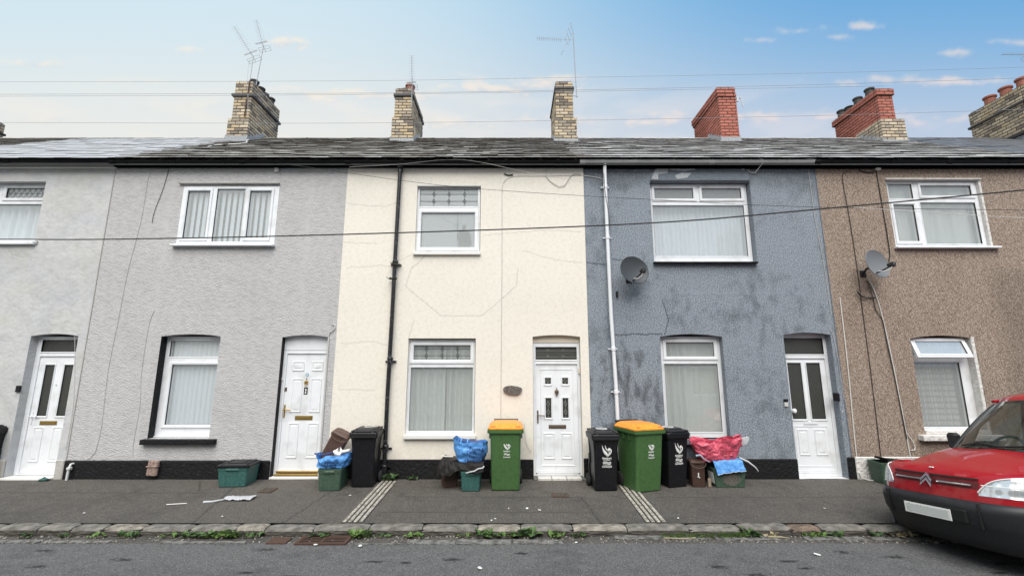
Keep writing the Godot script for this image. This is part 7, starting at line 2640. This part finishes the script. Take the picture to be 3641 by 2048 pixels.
func plants() -> void:
	var z := -6.19
	var list := [
		[-6.30, 0.16, 0.10, 16, "leaf", "small weed by the leftmost kerb stones in view"], [-5.80, 0.12, 0.08, 14, "leaf", "tiny weed by a kerb joint, second from the left"],
		[-5.38, 0.22, 0.09, 20, "leaf_lime", "low pale weed at a kerb joint left of litter wrapper"], [-4.97, 0.26, 0.11, 34, "leaf", "bushy weed at kerb below long white paper strip"],
		[-4.43, 0.20, 0.09, 22, "leaf_lime", "low weed just left of the long weed bank at the kerb"], [-4.08, 0.34, 0.12, 60, "leaf", "left end of the long bank of weeds at the kerb"],
		[-3.72, 0.40, 0.14, 80, "leaf_lime", "tall middle of the long bank of weeds at the kerb"], [-3.38, 0.24, 0.10, 34, "leaf", "right end of the long bank of weeds at the kerb"],
		[-2.50, 0.22, 0.10, 30, "leaf", "weed at kerb just behind the gully grate"], [-1.98, 0.26, 0.15, 46, "leaf_lime", "bright weed at kerb just right of the gully grate"],
		[-1.68, 0.18, 0.08, 18, "leaf", "sparse weed at the kerb below cream house window"], [-1.25, 0.22, 0.10, 30, "leaf_lime", "spiky lime weed at kerb joint below cream house window"],
		[-0.62, 0.24, 0.08, 26, "leaf_lime", "flat weed at kerb below teal box and black bag"], [-0.33, 0.26, 0.14, 40, "leaf", "leafy weed at kerb below the square-standing green bin"],
		[-0.08, 0.24, 0.10, 34, "leaf_lime", "small lime weed at kerb right below first green bin"], [0.19, 0.20, 0.19, 30, "leaf", "tall broad-leaved weed at kerb before cream house step"],
		[0.60, 0.20, 0.13, 28, "leaf_lime", "weed at the kerb below cream house door"], [0.86, 0.14, 0.10, 20, "leaf", "thin weed at kerb right of cream house door"],
		[3.08, 0.22, 0.16, 30, "leaf", "upright weed at right end of the bright grass patch"], [3.38, 0.2, 0.09, 20, "straw", "withered weed at kerb right of the bright grass patch"],
		[3.92, 0.24, 0.11, 34, "leaf_lime", "low weed beside the brown kerb stone"], [4.20, 0.14, 0.12, 22, "leaf", "small weed right of the brown kerb stone"],
		[4.72, 0.14, 0.11, 14, "leaf_dark", "dark thin weed at kerb left of red van"], [5.05, 0.24, 0.13, 26, "straw", "dry brown weed at kerb under red van bumper"],
	]
	for k in list.size():
		var q: Array = list[k]
		weed(q[5], Vector3(q[0], road_y(z) + 0.004, z), q[1], q[2], q[3], q[4], 300 + k)
	weed("dark leafy weed at foot of black downpipe beside black bin", Vector3(-2.30, 0.0, FZ + 0.13), 0.34, 0.17, 60, "leaf_dark", 401)
	weed("small dark weed at foot of the cream house's black plinth", Vector3(-1.80, 0.0, FZ + 0.05), 0.16, 0.12, 22, "leaf_dark", 402)
	weed("tiny weed growing from black downpipe joint high on cream house", Vector3(-2.31, 3.98, FZ + 0.14), 0.12, 0.10, 14, "leaf_dark", 403)
	weed("tiny weed behind black downpipe at middle height", Vector3(-2.33, 3.70, FZ + 0.11), 0.2, 0.07, 12, "leaf_dark", 404)
	var r := RandomNumberGenerator.new()
	r.seed = 71
	var m := MB.new()
	for k in 900:
		var x := 1.92 + 1.15 * pow(r.randf(), 0.9)
		if r.randf() < 0.3:
			x = r.randf_range(2.65, 3.0)
		var zz := r.randf_range(-6.215, -6.14)
		var h := r.randf_range(0.03, 0.10)
		var a := r.randf() * TAU
		var b := Vector3(x, road_y(zz), zz)
		var tip := b + Vector3(cos(a) * h * 0.5, h, absf(sin(a)) * h * 0.5)
		var s := Vector3(-sin(a), 0, cos(a)) * 0.004
		m.tri(b - s, b + s, tip, Vector3(cos(a), 0.2, sin(a)))
	for k in 120:
		var x := r.randf_range(1.92, 3.05)
		var b := Vector3(x, road_y(-6.17) + r.randf_range(0.01, 0.05), r.randf_range(-6.2, -6.12))
		var s := Vector3(r.randf_range(-1, 1), r.randf_range(-0.2, 0.6), r.randf_range(0, 1)).normalized() * 0.028
		var w := Vector3(-s.z, 0.006, s.x) * 0.5
		m.tri(b, b + s * 0.5 + w, b + s, Vector3.UP)
		m.tri(b, b + s * 0.5 - w, b + s, Vector3.UP)
	var g := obj("grass", m, M.leaf_lime)
	tag(g, "bright green grass strip growing at kerb below green bin and red bag", "grass")
	g.set_meta("kind", "stuff")


func litter() -> void:
	var o := thing("plastic_wrapper", "crumpled clear white plastic wrapper on pavement before grey house window", "wrapper", Vector3(-4.3, pave_y(-7.4), -7.4))
	var m := MB.new()
	var n := noise(7.0, 4, 3)
	var rows := []
	for j in 9:
		var q := PackedVector3Array()
		for i in 25:
			var u := i / 24.0
			var s := j / 8.0
			var x := lerpf(-4.47, -4.06, u)
			var zz := lerpf(-7.43 - 0.08 * u, -7.29, s)
			q.append(Vector3(x, pave_y(zz) + 0.018 + 0.03 * absf(n.get_noise_2d(x * 1.6, zz * 2.0)) + 0.03 * sin(s * PI) * (1.0 - u * 0.5), zz))
		rows.append(q)
	m.grid(rows, 1.0)
	obj("film_sheet", m, M.film, o)
	m = MB.new()
	m.tube([Vector3(-4.48, pave_y(-7.3) + 0.02, -7.32), Vector3(-4.60, pave_y(-7.2) + 0.014, -7.24), Vector3(-4.72, pave_y(-7.2) + 0.014, -7.21)], 0.012, 5, 0.022)
	obj("film_tail", m, M.film, o)
	m = MB.new()
	m.box(Vector3(-5.08, pave_y(-7.14) + 0.012, -7.145), Vector3(0.27, 0.006, 0.02), 0.001, Basis(Vector3.UP, 0.22))
	tag(obj("paper_strip", m, M.paper), "thin white paper strip lying on pavement left of the wrapper", "strip")
	var sp := [[0.22, -6.94, 0.05, "largest white scrap of paper in pavement middle before green bin"], [0.40, -6.87, 0.035, "small white scrap right of the largest scrap on pavement"], [-0.05, -6.94, 0.022, "tiny white scrap left of the largest scrap on pavement"], [-0.28, -6.47, 0.03, "white scrap at pavement edge near kerb below green bin"], [-0.23, -6.53, 0.022, "tiny scrap near the kerb beside another scrap"], [1.92, -6.7, 0.022, "white scrap on pavement left of second drainage channel's foot"], [-1.86, -5.86, 0.05, "white scrap at road edge right of gully grate"], [-2.42, -5.90, 0.035, "white scrap lying on front edge of gully grate"], [0.80, -5.97, 0.03, "round white scrap at road edge below cream house door"], [-0.35, -5.22, 0.055, "white folded scrap in the road below first green bin"], [3.55, -5.60, 0.06, "white ring-shaped scrap in the road left of red van"], [2.30, -6.55, 0.03, "white scrap on pavement right of second drainage channel"], [-6.1, -6.75, 0.02, "tiny white scrap on pavement below pale grey house step"], [-4.05, -6.62, 0.025, "white speck of paper near kerb right of the wrapper"], [-2.6, -7.55, 0.03, "white scrap before black bin beside the first drainage channel"], [4.6, -6.95, 0.022, "white speck on pavement left of red van"]]
	for k in sp.size():
		var q: Array = sp[k]
		m = MB.new()
		var pl := PackedVector2Array()
		var c := 7
		for i in c:
			var a := TAU * i / c
			var rr: float = q[2] * rng.randf_range(0.35, 0.7)
			pl.append(Vector2(cos(a) * rr * 1.3, sin(a) * rr * 0.8))
		m.t = Transform3D(Basis(Vector3.UP, rng.randf() * 3.0) * Basis(Vector3.RIGHT, -PI / 2 + 0.05), Vector3(q[0], (pave_y(q[1]) if q[1] < -6.3 else road_y(q[1])) + 0.014, q[1]))
		m.prism(pl, 0.0, 0.005)
		tag(obj("paper_scrap", m, M.paper), q[3], "paper scrap", "white scraps of litter")
	o = thing("green_rag", "dark green crumpled rag on the ground by pale grey house doorstep", "rag", Vector3(-8.42, 0.0, -8.42))
	m = sack(0.17, 0.10, 0.05, 33, func(a): return 1.0 + 0.4 * sin(a * 2.0), 0.02, 0.8, 0.3)
	for k in m.v.size():
		m.v[k] += o.position
	obj("cloth", m, M.box_teal, o)
	m = MB.new()
	m.tube([Vector3(1.95, road_y(-6.12) + 0.02, -6.12), Vector3(2.15, road_y(-6.1) + 0.018, -6.09), Vector3(2.35, road_y(-6.1) + 0.02, -6.12)], 0.008, 5)
	tag(obj("dry_stalk", m, M.straw), "pale dry stalk lying in the gutter before bright grass", "stalk")
	m = MB.new()
	m.tube([Vector3(3.3, road_y(-6.1) + 0.02, -6.15), Vector3(3.45, road_y(-6.1) + 0.03, -6.11), Vector3(3.55, road_y(-6.1) + 0.02, -6.1)], 0.014, 5, 0.005)
	tag(obj("dry_husk", m, M.straw), "pale dry husk in the gutter right of the bright grass", "husk")
	# grit swept against the kerb
	var r := RandomNumberGenerator.new()
	r.seed = 91
	var gr := MB.new()
	for k in 700:
		var x := r.randf_range(-8.5, 6.0)
		var zz := -6.21 + 0.26 * pow(r.randf(), 1.6)
		var s := r.randf_range(0.004, 0.013)
		gr.box(Vector3(x, road_y(zz) + s * 0.3 + 0.004, zz), Vector3(s * 1.6, s, s * 1.3), 0.0, Basis(Vector3.UP, r.randf() * 3.0))
	var gi := obj("grit", gr, M.channel)
	tag(gi, "loose pale grit and small stones swept along the kerb foot", "grit")
	gi.set_meta("kind", "stuff")


# ---------------------------------------------------------------- the other side of the street, seen only in the panes
func opposite() -> void:
	var z := 2.4
	for k in 5:
		var x0 := -12.0 + k * 4.8
		var h := thing("opposite_house", ["white", "pale grey", "cream", "light brown", "pale blue"][k] + " house across the street, mirrored in the window panes", "house", Vector3(x0 + 2.4, 0, z))
		var m := MB.new()
		var holes := [[x0 + 0.7, x0 + 2.0, 0.75, 2.5], [x0 + 1.6, x0 + 3.1, 3.9, 5.2], [x0 + 3.2, x0 + 4.1, -0.05, 2.5]]
		m.plate(x0 + 0.002, x0 + 4.798, -0.1, 5.52, z + 0.28, 0.28, holes)
		var c: Array = [[0.62, 0.61, 0.58], [0.42, 0.42, 0.42], [0.62, 0.57, 0.47], [0.35, 0.29, 0.24], [0.35, 0.40, 0.45]][k]
		obj("front_wall", m, mat("opposite_wall%d" % k, c[0], c[1], c[2], 0.9), h)
		box_part(h, "window", "upvc", [[holes[0][0], holes[0][1], 0.75, 0.85, z + 0.1, z + 0.16], [holes[0][0], holes[0][1], 1.95, 2.05, z + 0.1, z + 0.16], [holes[0][0], holes[0][0] + 0.08, 0.86, 1.94, z + 0.1, z + 0.16], [holes[0][1] - 0.08, holes[0][1], 0.86, 1.94, z + 0.1, z + 0.16]])
		box_part(h, "pane", "dark_room", [[holes[0][0], holes[0][1], 0.75, 2.5, z + 0.17, z + 0.18], [holes[1][0], holes[1][1], 3.9, 5.2, z + 0.17, z + 0.18]], 0.0)
		box_part(h, "window", "upvc", [[holes[1][0], holes[1][1], 3.9, 4.0, z + 0.1, z + 0.16], [holes[1][0], holes[1][1], 4.7, 4.8, z + 0.1, z + 0.16], [holes[1][0] + 0.7, holes[1][0] + 0.8, 4.01, 4.69, z + 0.1, z + 0.16]])
		box_part(h, "door", "upvc", [[holes[2][0], holes[2][1], -0.05, 2.5, z + 0.12, z + 0.18]])
		m = MB.new()
		m.quad(Vector3(x0, 5.6, z - 0.15), Vector3(x0 + 4.8, 5.6, z - 0.15), Vector3(x0 + 4.8, 7.5, z + 3.8), Vector3(x0, 7.5, z + 3.8), Vector3(0, 1, -1))
		m.quad(Vector3(x0, 5.5, z - 0.15), Vector3(x0 + 4.8, 5.5, z - 0.15), Vector3(x0 + 4.8, 7.4, z + 3.8), Vector3(x0, 7.4, z + 3.8), Vector3(0, -1, 1))
		m.b6(x0 + 0.01, x0 + 4.79, 0.0, 7.35, z + 3.75, z + 3.95)
		obj("roof", m, M.slate_grey1, h)
		m = MB.new()
		m.b6(x0 + 4.35, x0 + 4.9, 6.6, 9.2, z + 2.9, z + 4.2, 0.02)
		m.b6(x0 + 4.30, x0 + 4.95, 8.8, 8.9, z + 2.86, z + 4.24, 0.01)
		m.t = Transform3D(Basis(), Vector3(x0 + 4.6, 9.2, z + 3.2))
		m.lathe([Vector2(0.12, 0), Vector2(0.1, 0.3), Vector2(0.12, 0.34), Vector2(0.0, 0.34)], 10)
		obj("chimney", m, M.brick_yellow2, h)
	var o := thing("tv_aerial", "aerial across the street, mirrored in cream house upper window", "aerial", Vector3(-2.9, 8.6, 5.3))
	box_tube(o, "mast", [Vector3(-2.9, 8.4, 5.25), Vector3(-2.9, 10.3, 5.25)], 0.02, "cable_black")
	yagi(o, Vector3(-2.9, 10.2, 5.25), Vector3(-2.9, 9.9, 3.9), Vector3.UP, 9, 0.16, "cable_black")
	yagi(o, Vector3(-2.9, 9.4, 5.25), Vector3(-3.6, 9.5, 4.2), Vector3.UP, 9, 0.16, "cable_black")
